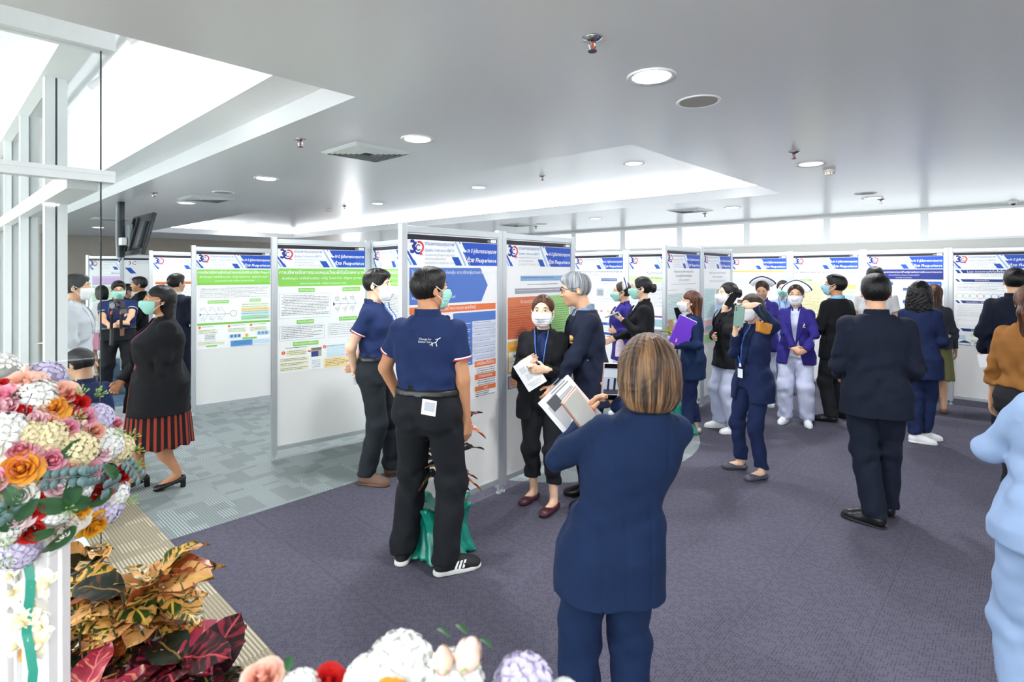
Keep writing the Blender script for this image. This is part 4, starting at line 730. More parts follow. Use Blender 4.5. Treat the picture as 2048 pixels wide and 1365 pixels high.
    for s_ in (1, -1):
        g = 1+(gx-1)*.6; ga = 1 if top and top[0] in ('polo', 'tee') else .76; b.cone(SH[s_], EL[s_], .045*S*g*ga, .036*S*g*ga, .03*ga); b.cone(EL[s_], WR[s_], .038*S*g*ga, .024*S, .015*ga, ((1, 0, 0), .95)); b.cone(HIP[s_], KN[s_], .074*S*g, .05*S*g, .012); b.cone(KN[s_], AN[s_]+(0, 0, .01), .05*S*g, .031*S, .02); b.ell(KN[s_]*.62+AN[s_]*.38+FT[s_]*-.018*S, (.044*S*g, .046*S*g, .1*S), None, .03)
        b.cone(AN[s_]-(0, 0, .02), AN[s_]+FT[s_]*.13*S-(0, 0, AN[s_][2]-.03), .032*S, .024*S, .02); hand(b, WR[s_], HD[s_]['f'], HD[s_]['n'], s_ == 1, (1.0 if sex == 'm' else .92)*S, HD[s_]['curl'], thumb=HD[s_]['thumb'])
    q = hs
    b.ell(hp_(0, -.012, .022), V3(.074, .092, .092)*q, HM, .02); b.ell(hp_(0, .024, -.012), V3(.064, .07, .084)*q, HM, .02); b.ell(hp_(0, .036, -.066), V3(.046, .05, .038)*q, HM, .025); b.ell(hp_(0, .068, -.09), V3(.022, .018, .016)*q, HM, .02)
    for s_ in (1, -1):
        b.ell(hp_(s_*.032, .058, -.028), V3(.027, .026, .028)*q, HM, .02); b.ell(hp_(s_*.031, .1, .012), V3(.017, .014, .011)*q, HM, .012, 's'); b.cone(hp_(s_*.018, .083, .032), hp_(s_*.045, .074, .03), .009*q, .007*q, .012)
        b.ell(hp_(s_*.078, -.012, -.004), V3(.009, .019, .03)*q, HM@rotm(0, 0, s_*-22), .006); b.ell(hp_(s_*.086, -.004, -.002), V3(.006, .01, .018)*q, HM, .004, 's')
    b.cone(hp_(0, .09, .02), hp_(0, .104, -.02), .008*q, .0115*q, .009); b.ell(hp_(.011, .094, -.024), V3(.009, .009, .007)*q, HM, .006); b.ell(hp_(-.011, .094, -.024), V3(.009, .009, .007)*q, HM, .006)
    b.ell(hp_(0, .086, -.052), V3(.022, .012, .006)*q, HM, .006); b.ell(hp_(0, .084, -.062), V3(.018, .011, .006)*q, HM, .006)
    ctr = [(hc, .155)]+[(WR[s_]+nrm(HD[s_]['f'])*.07, .14) for s_ in (1, -1)]
    def coarse(v):
        near = np.zeros(len(v), bool)
        for c_, r_ in ctr: near |= ((v-c_)**2).sum(1) < r_*r_
        inner_ = (v[:, 2] < 1.3*S+dz) & (v[:, 2] > .6*S+dz) & (np.abs(v[:, 0]) < .12*gx)
        return np.where(near, 0, np.where(inner_, .034, .015))
    b.mesh('body', SK[sk], T, coarse)
    if eyes:
        E4 = Matrix(HM.tolist()).to_4x4()
        for s_ in (1, -1):
            o = link('eye', EYE, T); o.matrix_local = Matrix.Translation(Vector(hp_(s_*.031, .0785, .0115))) @ E4 @ Matrix.Scale(q, 4); o = link('eyebrow', BROW[s_], T); o.matrix_local = Matrix.Translation(Vector(hp_(s_*.032, .088, .034))) @ E4 @ Matrix.Scale(q, 4)
    ph = [rg.random()*6 for _ in range(8)]
    def folds(X, Y, Z, amp=.004):
        return 1.5*amp*(np.sin(34*Z+9*np.sin(6*X+ph[0])+7*Y+ph[1])*np.sin(11*X+ph[2]+5*Z)+.8*np.sin(26*X+31*Z*np.sign(X+.01)+6*np.sin(9*Y)+ph[3])*np.sin(15*Y+ph[4]+9*Z)+.4*np.sin(70*Z+25*X*np.sign(Y)+ph[5])*np.sin(9*X+ph[6]))
    # ---- lower garment
    if bot and bot[0] == 'trousers':
        ez = bot[2] if len(bot) > 2 else .065; lr = bot[3] if len(bot) > 3 else .068; g = 1+(gx-1)*.8; lo2 = np.array((min(lo[0], -.3), min(lo[1], -.3), 0)); hi2 = np.array((hi[0], hi[1], 1.12*S+dz)); c = SDF(lo2, hi2, vox*1.18)
        c.loft(sec(.80*S, 1.03*S), .009, .02); c.ell((0, -.012*S, .80*S+dz), V3(.125*gx, .098*gy, .075)*S, None, .03)
        for s_ in (1, -1):
            c.ell(HIP[s_]+(-s_*.006, -.046*S*gy, -.01*S), V3(.08*g, .068*gy, .1)*S, None, .05)
            l = c.sub(); am = AN[s_]-FT[s_]*.012; l.cone(HIP[s_]-(0, 0, .015), KN[s_], .096*S*g, lr*1.12*S*g, .03, (nrm((1, 0, 0)), .96)); l.cone(KN[s_], np.array((*am[:2], am[2]-.05)), lr*1.12*S*g, lr*S*(1+(g-1)*.5), .03)
            l.plane((0, 0, ez), (0, 0, -1)); c.merge(l, .025)
        kz = KN[1][2]
        c.add(lambda X, Y, Z: folds(X, Y, Z, .0036 if vox > .007 else .0034)*(.35+np.exp(-((Z-kz)/.13)**2)+.9*np.exp(-((Z-ez-.06)/.07)**2)+.8*np.exp(-((Z-hipz-dz+.06)/.08)**2))); c.mesh('trousers', bot[1], T)
    elif bot and bot[0] == 'skirt':
        hz = bot[2]; wz = bot[3] if len(bot) > 3 else 1.0; fl_ = bot[4] if len(bot) > 4 else 1.15; ss = sec(.80*S, wz*S); r = min(ss); ss = [(hz+dz*0, r[1], r[2], r[3]*fl_, r[4]*fl_*1.1)]+ss; c = SDF((lo[0], lo[1], hz-.03), (hi[0], hi[1], wz*S+.06+dz), vox); c.loft(ss, .014, .01)
        c.add(lambda X, Y, Z: .007*np.sin(np.arctan2(X, Y+.001)*14+ph[0])*np.clip((.85*S-Z)/(.3*S), 0, 1)); c.mesh('skirt', bot[1], T)
    # ---- upper garment
    if top:
        kind, tm = top[0], top[1]; hem = (top[2] if len(top) > 2 else .78)*S+dz; slv = kind in ('polo', 'tee'); grow = .014 if slv else .022
        def upper(nm, mt, hem, grow, short, cutf=0, v=vox, vz=1.0, inn=False):
            c = SDF((lo[0], lo[1], hem-.04), (hi[0], hi[1], max(1.47*S+dz, max(EL[1][2], EL[-1][2], WR[1][2], WR[-1][2], SH[1][2])+.09)), v); ss = sec(hem-dz, 1.395*S)
            if not slv and hem-dz < .86*S:
                hw = max(r[3] for r in ss if r[0]-dz < .9*S); hd_ = max(r[4] for r in ss if r[0]-dz < .9*S); ss = [(z, a, b_, max(w_, hw*(1+(.86-(z-dz)/S)*.3)), max(e_, hd_*(1+(.86-(z-dz)/S)*.35))) if z-dz < .86*S else (z, a, b_, w_, e_) for z, a, b_, w_, e_ in ss]
            c.loft(ss, grow, .02)
            if sex == 'f': [c.ell(np.array((s_*.066*S, .082*S*gy, 1.195*S))+off(1.195*S), V3(.062, .05, .06)*S, None, .05) for s_ in (1, -1)]
            if cutf:    # open front: a tapering gap from neck to the button
                o1 = off(1.38*S); o0 = off(cutf*S); yf = .17*S*gy
                top_w = .052*S; cz = cutf*S+dz
                c.put(*[(slice(None),)*3, ((np.abs(c.ax[0][:, None, None]-(o0[0]+(o1[0]-o0[0])*.5))-top_w*np.clip((c.ax[2][None, None, :]-cz)/(1.38*S+dz-cz), -.2, 1.2))*1.0+np.where(c.ax[1][None, :, None] < .03*S+o1[1]*.6, .3, 0)).astype(f32), 0, 's'])
                if open_ == 2:
                    c.put((slice(None),)*3, (np.abs(c.ax[0][:, None, None]-o0[0])-np.interp(c.ax[2], [hem, cz, 1.38*S+dz], [.085*S, .045*S, .05*S])[None, None, :]+np.where(c.ax[1][None, :, None] < .04*S, .3, 0)).astype(f32), 0, 's')
            for s_ in (1, -1):
                l = c.sub(); g = 1+(gx-1)*.5; r0 = (.058 if sex == 'm' else .053)*S*g+(grow-.016)*.6; r0 *= .8 if inn else 1; pad = kind == 'blazer' and not inn; l.ell(SH[s_]-(s_*.016, 0, .004 if pad else .012), (r0*1.12, r0*1.02, r0*.9) if pad else (r0*1.05, r0*1.05, r0*1.0), None, .03)
                if short:
                    m_ = SH[s_]*.42+EL[s_]*.58; l.cone(SH[s_], EL[s_], r0*1.02, r0*.98, .03); l.plane(m_, nrm(EL[s_]-SH[s_]))
                else:
                    l.cone(SH[s_], EL[s_], r0, r0*.86, .03); l.cone(EL[s_], WR[s_]+nrm(WR[s_]-EL[s_])*.05, r0*.86, r0*.66, .03); fdn = nrm(WR[s_]-EL[s_]); dd = abs(l.ax[0][:, None, None]*0)  # cuff
                    pl = WR[s_]-fdn*.004; rr = .13; l.plane(pl, fdn, 0, WR[s_]-rr, WR[s_]+rr)
                c.merge(l, .026 if slv else .014)
            c.plane((0, 0, hem), (0, 0, -1))
            e1, e2, z1 = EL[1], EL[-1], 1.0*S+dz
            if not inn: c.add(lambda X, Y, Z: folds(X, Y, Z, (.0046 if not slv else .004) if vox > .007 else .0034)*(.35+.9*np.exp(-((Z-z1)/.12)**2)+np.exp(-((X-e1[0])**2+(Y-e1[1])**2+(Z-e1[2])**2)/.012)+np.exp(-((X-e2[0])**2+(Y-e2[1])**2+(Z-e2[2])**2)/.012)))
            if kind == 'blazer' and not inn:       # back seams and armhole seams
                o2 = off(1.1*S); c.add(lambda X, Y, Z: .0032*np.exp(-((X-o2[0]*.6)/.005)**2)*(Y < o2[1])+.0022*(np.exp(-((np.abs(X-o2[0]*.7)-.085*S*gx)/.005)**2))*(Y < o2[1])*(Z < 1.22*S+dz)+.003*np.exp(-((np.abs(X-o2[0])-shw*S*.93)/.006)**2)*(Z > 1.2*S+dz))
            return c.mesh(nm, mt, T)
        if inner and open_: upper('shirt', inner, .97*S+dz, .002, False, v=max(vox, .0145), inn=True) if kind != 'vest' else None
        upper({'polo': 'polo_shirt', 'tee': 'shirt', 'blazer': 'jacket', 'cardigan': 'cardigan', 'tunic': 'tunic'}.get(kind, 'jacket'), tm, hem, grow, slv, (top[3] if len(top) > 3 else 1.10) if open_ else 0)
        # collar
        cm = collar or tm; o1 = off(1.40*S); c = SDF((o1[0]-.13, o1[1]-.16, 1.30*S+dz), (o1[0]+.13, o1[1]+.15, 1.50*S+dz), .007); nr = (.07 if sex == 'm' else .061)*S
        fw = .02*S
        c.loft([(1.345*S+dz, o1[0], o1[1]-.012*S, nr*1.38, nr*1.25), (1.385*S+dz, o1[0], o1[1]-.016*S, nr*1.12, nr*1.08), (1.435*S+dz, o1[0], o1[1]-.022*S, nr*1.0, nr*.98)], 0, 0, e=2)
        c.loft([(1.30*S+dz, o1[0], o1[1]-.012*S, nr*1.3, nr*1.2), (1.385*S+dz, o1[0], o1[1]-.014*S, nr*.98, nr*.95), (1.48*S+dz, o1[0], o1[1]-.018*S, nr*.92, nr*.9)], 0, 0, 's', e=2)
        X, Y, Z = c.ax[0][:, None, None], c.ax[1][None, :, None], c.ax[2][None, None, :]
        c.put((slice(None),)*3, (np.abs(X-o1[0])-.02*S-.55*np.clip(1.44*S+dz-Z, 0, 1)*0+np.where(Y < o1[1]+.01*S, .3, 0)).astype(f32), 0, 's')
        c.put((slice(None),)*3, ((Z-(1.435*S+dz)+np.clip(Y-o1[1]+.02*S, 0, 1)*.55)+0*X).astype(f32), 0, 'i'); c.mesh('collar', cm, T)
        if bands:       # tipped sleeve bands and collar edge of the polo shirts
            for s_ in (1, -1):
                m_ = SH[s_]*.42+EL[s_]*.58; dn = Vector(nrm(EL[s_]-SH[s_])); r0 = (.058 if sex == 'm' else .053)*S*(1+(gx-1)*.5)*1.03
                for j, bm in enumerate(bands): MB().tube([Vector(m_)-dn*(.014-j*.008), Vector(m_)-dn*(.014-j*.008)+dn*.0075], r0*(1.03+.012*j), 20, cap=False).obj('sleeve_band', bm, T, smooth=True)
            for j, bm in enumerate(bands):
                pts_ = [(o1[0]+math.sin(R(a))*nr*(1.36+.03*j), o1[1]-.014*S-math.cos(R(a))*nr*(1.24+.03*j)+.0, 1.352*S+dz-.006*j-.010*abs(math.sin(R(a)))-.02*max(0, -math.cos(R(a)))) for a in range(-140, 141, 14)]; MB().tube(pts_, .0038, 6).obj('collar_trim', bm, T, smooth=True)
            c = SDF((lo[0], lo[1], .95*S+dz), (hi[0], hi[1], 1.06*S+dz), .009); c.loft(sec(.962*S, .998*S), .018, 0); c.mesh('belt', mat('black leather belt', '#15161a', .4), T)
        if open_ and lap:
            for s_ in (1, -1):
                z0 = (top[3] if len(top) > 3 else 1.10)*S+dz; zt = 1.355*S+dz; e0, e1_ = off(z0-dz), off(zt-dz); yb = lambda z: np.interp(z/S-dz/S, [1.0, 1.1, 1.2, 1.3, 1.375], [.128, .136, .146, .118, .062])*S*(1+(gy-1)*.75)+(.012 if sex == 'f' else 0)
                P = []; N = 6
                for i in range(N+1):
                    f_ = i/N; z = z0+(zt-z0)*f_; e = off(z-dz); xi = .05*S*f_; xo = xi+.058*S*math.sin(min(1, f_*1.25)*math.pi*.62)*(1 if f_ < .86 else .8); P.append(((e[0]+s_*xi, e[1]+yb(z)+.012, z), (e[0]+s_*xo, e[1]+yb(z)-.004, z)))
                mb = MB(); n_ = 0
                for i in range(N):
                    a0, b0 = P[i]; a1, b1 = P[i+1]; q4 = [a0, b0, b1, a1] if s_ == 1 else [b0, a0, a1, b1]; mb.prism(q4, (0, -.006, 0))
                mb.obj('lapel', tm, T)
    # ---- hair
    if hair:
        hm = hm or H_BLACK; zt = {'long': -.34, 'bob': -.15, 'wavy': -.24, 'pony': -.36, 'streak': -.15}.get(hair, -.13); c = SDF(hc-np.array((.17, .2, .2-min(zt, -.1)*.9)), hc+np.array((.17, .17, .19)), fine*1.05 if vox < .0115 else fine*1.2)
        c.ell(hp_(0, -.016, .03), V3(.085*(1.08 if hair == 'streak' else 1), .1*(1.05 if hair == 'streak' else 1), .098)*q, HM, 0)
        def cutbox(x, y, z, hx, hy, hz, rad=.02, k=.012): c.box(hp_(x, y, z), V3(hx, hy, hz)*q, HM, rad, k, 's')
        if hair in ('short', 'crop'):
            c.ell(hp_(0, .02, .078), V3(.07, .075, .045)*q, HM, .03); c.ell(hp_(0, .125, -.028), V3(.08, .086, .112)*q, HM, .01, 's'); cutbox(0, .075, -.10, .2, .075, .085); cutbox(0, -.06, -.15, .2, .2, .085)
        elif hair in ('bob', 'streak', 'wavy', 'long', 'pony'):
            wd = {'bob': .97, 'streak': 1.1, 'wavy': 1.08, 'long': .9, 'pony': .86}[hair]
            if hair in ('bob', 'streak'): L0 = [(-.14, -.03, .045, .04), (-.122, -.032, .074, .066), (-.085, -.03, .094, .088), (-.03, -.024, .099, .1), (.03, -.02, .09, .1), (.06, -.016, .072, .086), (.085, -.016, .048, .06), (.1, -.016, .02, .03)]
            elif hair == 'wavy': L0 = [(-.25, -.06, .05, .03), (-.22, -.058, .09, .05), (-.15, -.05, .11, .07), (-.07, -.035, .108, .09), (0, -.025, .1, .1), (.06, -.018, .085, .095)]
            else: L0 = [(-.36, -.085, .03, .014), (-.32, -.082, .062, .022), (-.22, -.074, .078, .034), (-.12, -.062, .082, .05), (-.04, -.045, .086, .075), (.04, -.022, .085, .096)]
            if hair != 'pony':
                o = c.sub(); o.loft([(hc[2]+z*q, hc[0]+HM[0, 1]*y*q, hc[1]+HM[1, 1]*y*q, a*q*wd, b_*q*(wd*.5+.5)) for z, y, a, b_ in L0], 0, .02, e=2.0); c.merge(o, .03)
            else: c.cone(hp_(0, -.09, .0), hp_(0, -.115, -.06), .035, .03, .03); c.cone(hp_(0, -.115, -.06), hp_(.01, -.1, zt), .034, .014, .03); cutbox(0, .06, -.12, .2, .1, .085); cutbox(0, -.06, -.16, .06, .015, .085)
            c.ell(hp_(0, .13, -.04), V3(.068, .095, .112)*q, HM, .012, 's')
            if hair == 'long': cutbox(0, .085, -.16, .2, .078, .19, .02)
            else: cutbox(0, .085, -.2, .06, .085, .15, .02)
        elif hair == 'bun':
            c.ell(hp_(0, .122, -.02), V3(.078, .092, .114)*q, HM, .01, 's'); cutbox(0, .065, -.105, .2, .08, .085); cutbox(0, -.06, -.16, .2, .2, .085); c.ell(hp_(0, -.118, .0), V3(.04, .036, .046)*q, HM, .012); c.ell(hp_(.0, -.135, .03), V3(.022, .018, .02)*q, HM, .012)
        am = .005 if hair == 'wavy' else .002
        c.add(lambda X, Y, Z: am*np.sin((X-hc[0])*(260 if am < .004 else 120)+9*np.sin(Z*22+ph[5])+ph[6])*np.sin((Y-hc[1])*(210 if am < .004 else 110)+6*np.sin(Z*16)+ph[7])); ho = c.mesh('hair', hm, T); ho.data.transform(Matrix.Translation(-Vector(hc))); ho.location = hc
        if hair == 'bun' or hair == 'pony': MB().lathe([(.018, -.012), (.036, -.008), (.04, 0), (.036, .008), (.018, .012)], 16).obj('hair_tie', M_DARK if hair == 'bun' else mat('brown scrunchie', '#7a5326', .8), T, Vector(hp_(0, -.1, -.02) if hair == 'bun' else hp_(0, -.112, -.05)), smooth=True)
    if mask:
        mm, kn = mask if isinstance(mask, tuple) else (mask, 0); c = SDF(hc-.14, hc+.14, fine*.85); c.ell(hp_(0, .03, -.03), V3(.077, .087, .084)*q, HM, .0); c.ell(hp_(0, .05, -.07), V3(.054, .056, .044)*q, HM, .02); c.cone(hp_(0, .096, .012), hp_(0, .116 if kn else .11, -.03), .019, .03, .03)
        if kn: c.cone(hp_(0, .118, -.03), hp_(0, .09, -.095), .014, .018, .03)
        c.box(hp_(0, .12, -.058), V3(.09, .082, .054)*q, HM, .012, .004, 'i')
        if not kn: c.add(lambda X, Y, Z: .0011*np.sin((Z-hc[2])*330))
        c.mesh('face_mask', mm, T)
        for s_ in (1, -1): [MB().tube([Vector(hp_(s_*.066, .044, z0)), Vector(hp_(s_*.079, .02, z0*.6)), Vector(hp_(s_*.084, -.012, z1))], .0022, 5).obj('mask_strap', M_STRAP, T) for z0, z1 in ((-.002, .022), (-.075, -.022))]
    if glasses:
        gm = glasses
        for s_ in (1, -1): MB().tube([Vector(hp_(s_*.033+.024*math.cos(R(a)), .104-.006*abs(math.cos(R(a))), .01+.018*math.sin(R(a)))) for a in range(0, 361, 24)], .0019, 5).obj('lens_rim', gm, T); MB().tube([Vector(hp_(s_*.057, .098, .015)), Vector(hp_(s_*.08, .03, .018)), Vector(hp_(s_*.084, -.02, .016))], .0018, 5).obj('temple', gm, T)
        MB().tube([Vector(hp_(-.01, .105, .014)), Vector(hp_(0, .108, .016)), Vector(hp_(.01, .105, .014))], .0018, 5).obj('bridge', gm, T)
    if cap:             # folded nurse cap with navy line
        mw = cloth('starched white cap', '#f5f6f9', .7, .1); mn = cloth('navy cap line', '#23285e', .7, .1)
        for nm, r0, r1, mt, ex in (('nurse_cap', .1, .15, mw, 0), ('cap_line', .138, .146, mn, .004)):
            mb = MB(); N = 20; V = []
            for i in range(N+1):
                a = R(-82+164*i/N); fl2 = abs(math.sin(a))**3
                for sgn in (0, 1):
                    for rr_, yy in ((r0, .012), (r1, -.035)): 
                        t_ = 0 if r1 == r0 else (rr_-.1)/.05; V.append(hp_((rr_+.018*fl2*t_)*math.sin(a)*1.0, .012-.047*t_-.02*fl2+(ex if sgn == 0 else -.006-ex), .012+(rr_*(1.0-.1*abs(math.sin(a))))*math.cos(a)+.02*t_*(1-fl2)+.03*fl2*t_))
            F = []
            for i in range(N):
                a_, b_ = i*4, (i+1)*4; F += [(a_, b_, b_+1, a_+1), (a_+2, a_+3, b_+3, b_+2), (a_+1, b_+1, b_+3, a_+3), (a_, a_+2, b_+2, b_)]
            F += [(0, 1, 3, 2), (N*4, N*4+2, N*4+3, N*4+1)]; mb.add(V, F); mb.obj(nm, mt, T, smooth=True)
    # ---- shoes
    if shoe:
        kind, m1, m2 = (list(shoe)+[None])[:3]
        for s_ in (1, -1):
            yw = math.degrees(math.atan2(-FT[s_][0], FT[s_][1])); o_ = np.array((AN[s_][0], AN[s_][1], 0)); c = SDF((-.09, -.13, -.012), (.09, .24, .17),   .009 if vox > .0105 else .0072); fs = (1.0 if sex == 'm' else .9)*S/1.0; pump = kind == 'pump'; hh = .042 if pump else 0
            c.cone(V3(0, -.03, .036+hh)*fs, V3(0, .135, .03)*fs, .036*fs, .046*fs if not pump else .038*fs, .02, ((0, 0, 1), .8)); c.cone(V3(0, .1, .034)*fs, V3(0, .16, .024)*fs, .042*fs if not pump else .034*fs, .032*fs if kind in ('dress', 'pump') else .036*fs, .02, ((0, 0, 1), .8))
            if kind in ('sneaker', 'boot', 'dress', 'clog'): c.ell(V3(0, -.008, .065)*fs, V3(.04, .062, .045)*fs, None, .03); c.cone(V3(0, .02, .075)*fs, V3(0, .09, .05)*fs, .034*fs, .032*fs, .03); c.ell(V3(0, -.01, .12)*fs, V3(.03, .045, .04)*fs, None, .01, 's')
            else: c.ell(V3(0, .035, .085+hh*.4)*fs, V3(.031, .078, .05)*fs, None, .008, 's'); c.ell(V3(0, -.035, .04+hh)*fs, V3(.036, .03, .035)*fs, None, .01); c.ell(V3(0, .02, .1+hh*.5)*fs, V3(.029, .08, .06)*fs, None, .008, 's')
            c.plane((0, 0, 0), (0, 0, -1))
            if pump: c.box(V3(0, .055, .012)*fs, V3(.1, .045, .022)*fs, rotm(-16), .005, .0, 's'); c.box(V3(0, -.042, .03)*fs, V3(.026, .022, .034)*fs, None, .006, .006); c.plane((0, 0, 0), (0, 0, -1))
            so = c.mesh('shoe', m1, T); so.location = o_; so.rotation_euler = (0, 0, R(yw))
            if m2:
                c2 = SDF((-.09, -.13, -.012), (.09, .24, .1), .009); th = {'sneaker': .032, 'clog': .03}.get(kind, .014); c2.cone(V3(0, -.034, .01)*fs, V3(0, .13, .01)*fs, .042*fs, .05*fs, .01); c2.cone(V3(0, .1, .01)*fs, V3(0, .162, .01)*fs, .046*fs, .038*fs, .01); c2.plane((0, 0, 0), (0, 0, -1)); c2.plane((0, 0, th*fs), (0, -.08, 1)); s2 = c2.mesh('sole', m2, so)
    T_info = dict(T=T, S=S, hc=hc, HM=HM, WR=WR, EL=EL, SH=SH, HD=HD, off=off, pos=pos, face=face, hp=hp_, AN=AN, FT=FT, D=D, gy=gy, gx=gx)
    if extra: extra(T_info)
    return T_info
def world(info, p): return Vector(info['pos']) + Matrix.Rotation(R(info['face']-90), 3, 'Z') @ Vector(p)
# ------------------------------------------------------------------ cast
NAVY = cloth('navy suit wool', '#18254a'); NAVY2 = cloth('bright navy suit wool', '#0f2346'); NAVY3 = cloth('dark navy suit wool', '#131a2b'); BLK = cloth('black suit wool', '#17181c'); BLKT = cloth('black trouser cloth', '#1b1d22'); POLO = cloth('navy pique cotton', '#1b2b55'); PURP = cloth('violet blazer wool', '#2d2678'); LAV = cloth('pale lavender uniform', '#c3c9e2'); PBLU = cloth('pale blue uniform cotton', '#869cbe'); WHT = cloth('white shirt cotton', '#eef0f3'); GRYB = cloth('grey blue shirt', '#7f94ad'); SKYC = cloth('light blue shirt', '#8fcbe6'); TAN = cloth('caramel brown knit', '#8b5c2c'); OLIV = cloth('olive skirt cloth', '#77764a'); PINK = cloth('pink skirt cloth', '#d78fa8'); ROYAL = cloth('royal blue cloth', '#1f4fc4')
STR = cloth('black and red striped skirt cloth', '#1a191c', stripes='#9c3a2c'); PRT = cloth('navy and red printed blouse', '#3a3a7a', stripes='#b0392f')
LBK = mat('black leather shoe', '#15161a', .32); LBR = mat('brown suede shoe', '#6a5244', .8, bump=.3); LBU = mat('burgundy leather shoe', '#4a1f2c', .35); LWH = mat('white leather shoe', '#eceef2', .45); LCR = mat('cream leather shoe', '#cfc8b8', .6); LGR = mat('grey leather shoe', '#4a4a58', .4); SOL = mat('white rubber sole', '#e4e3df', .6); SOB = mat('brown rubber sole', '#6b4a34', .7); SOK = mat('black rubber sole', '#1b1b1d', .7)
TIP = (mat('white trim', '#f1f1f3', .7), mat('red trim', '#b52a3c', .7)); GOLD = mat('gold embroidery', '#c9a24a', .5); CRW = mat('emblem white', '#f0f1f4', .6); CRB = mat('emblem blue', '#24459c', .6); LANY = mat('blue lanyard ribbon', '#3f6fc0', .7); CARD = mat('id card plastic', '#e8edf2', .3)
def emblem(I, x, z, ring=True, y=None):
    "round hospital crest with a small flame and gold ribbon on the chest"
    S, T = I['S'], I['T']; y = y or .114*(1-(abs(x)/.19)**2.4)**(1/2.4)*(1+(I['gy']-1)*.8)*S+.03; e = I['off'](z*S); p = Vector((e[0]+x*S, e[1]+y, z*S)); M = Matrix.Rotation(R(90), 4, 'X') @ Matrix.Identity(4)
    for nm, r0, dy, mt in (('badge_ring', .023, 0, GOLD), ('badge_field', .019, .0012, CRW)):
        b = MB(); b.xf = Matrix.Translation(p+Vector((0, dy, 0))) @ Matrix.Rotation(R(-90), 4, 'X'); b.lathe([(r0, -.03), (r0, .002)], 20); b.obj(nm, mt, T)
    MB().prism([(p.x-.005, p.y+.004, p.z-.012), (p.x+.005, p.y+.004, p.z-.012), (p.x+.006, p.y+.004, p.z), (p.x, p.y+.004, p.z+.013), (p.x-.006, p.y+.004, p.z)], (0, -.003, 0)).obj('badge_flame', CRB, T)
    MB().bb(p.x-.026, p.x+.026, p.y-.03, p.y+.003, p.z-.036, p.z-.026).obj('badge_ribbon', GOLD, T)
def lanyard(I, zc=.98, col=None, card=True):
    S, T = I['S'], I['T']; gy = I['gy']; o = I['off']; yb = lambda z: np.interp(z, [.9, 1.02, 1.1, 1.2, 1.3, 1.37], [.135, .13, .145, .155, .13, .07])*S*gy+.014
    for s_ in (1, -1): MB().tube([(o(z*S)[0]+s_*x*S, o(z*S)[1]+yb(z), z*S) for z, x in ((1.40, .055), (1.36, .05), (1.3, .042), (1.2, .03), (1.1, .016), (zc+.05, .003))], .0045, 5).obj('lanyard', col or LANY, T)
    p = Vector((o(zc*S)[0], o(zc*S)[1]+yb(zc)+.006, zc*S)); MB().box(p+Vector((0, 0, .04)), (.018, .008, .03), 0, None, .002).obj('lanyard_clip', CRW, T)
    if card: MB().box(p-Vector((0, 0, .03)), (.05, .004, .075), 0, None, .001).obj('id_card', CARD, T)
def x_polo(I): emblem_l = I; lanyard(I, 1.0)
def x_back(I):      # printed horse mark and words on the back of the polo
    S, T = I['S'], I['T']; e = I['off'](1.27*S)
    for dz_, tx in ((.016, 'Change for'), (0, 'Better Care')):
        l = link('lettering', text_mesh(tx, 1, 'CENTER', 0, CRW), T, (.055, e[1]-.1*I['gy']*S-.048, 1.262*S+dz_)); l.rotation_euler = (R(90), 0, 0); l.scale = (.017,)*3
    y = e[1]-.1*I['gy']*S-.048
    MB().tube([(.085, y, 1.25*S), (.10, y, 1.262*S), (.12, y, 1.266*S), (.135, y, 1.285*S), (.148, y, 1.292*S)], .0022, 5).tube([(.10, y, 1.262*S), (.098, y, 1.245*S)], .0018, 5).tube([(.12, y, 1.266*S), (.126, y, 1.246*S)], .0018, 5).tube([(.135, y, 1.285*S), (.118, y, 1.282*S)], .0022, 5).obj('back_print', CRW, T)
    MB().box((.095, -.118*I['gy']*S-.062, .93*S), (.085, .004, .085), 0, rot=Matrix.Rotation(R(6), 3, 'Y')).obj('folded_handout', mat('folded paper', '#eef0f4', .6), T)
    MB().box((.1, -.118*I['gy']*S-.066, .935*S), (.06, .002, .05), 0, rot=Matrix.Rotation(R(6), 3, 'Y')).obj('handout_print', ink('#b9bdc8'), T)
    for s_ in (1, -1):      # orange heel tabs and three white stripes on the sneakers
        a = I['AN'][s_]; f = I['FT'][s_]; M = Matrix.Rotation(math.atan2(-f[0], f[1]), 3, 'Z'); o_ = Vector((a[0], a[1], 0)); fs = S
        b = MB(); b.lathe([(.036*fs, .046*fs), (.0405*fs, .06*fs), (.034*fs, .095*fs)], 16, cap=False); V = [o_+M @ Vector((x, min(y_-.022*fs, 9), z)) for x, y_, z in b.v]; keep = [q for q in b.f if sum((M.inverted() @ (V[i]-o_)).y for i in q)/len(q) < -.035*fs]; m2 = MB(); m2.v = [tuple(v) for v in V]; m2.f = keep; m2.m = [0]*len(keep); m2.obj('heel_tab', mat('orange heel tab', '#f2742a', .5), T)
        for k in range(3):
            for side in (1, -1): MB().prism([o_+M @ Vector((side*.0465*fs, (.03+k*.022)*fs, .034*fs)), o_+M @ Vector((side*.0465*fs, (.042+k*.022)*fs, .034*fs)), o_+M @ Vector((side*.034*fs, (.062+k*.02)*fs, .068*fs)), o_+M @ Vector((side*.034*fs, (.05+k*.02)*fs, .068*fs))], M @ Vector((side*.004, 0, 0))).obj('shoe_stripe', CRW, T)
PE = {}
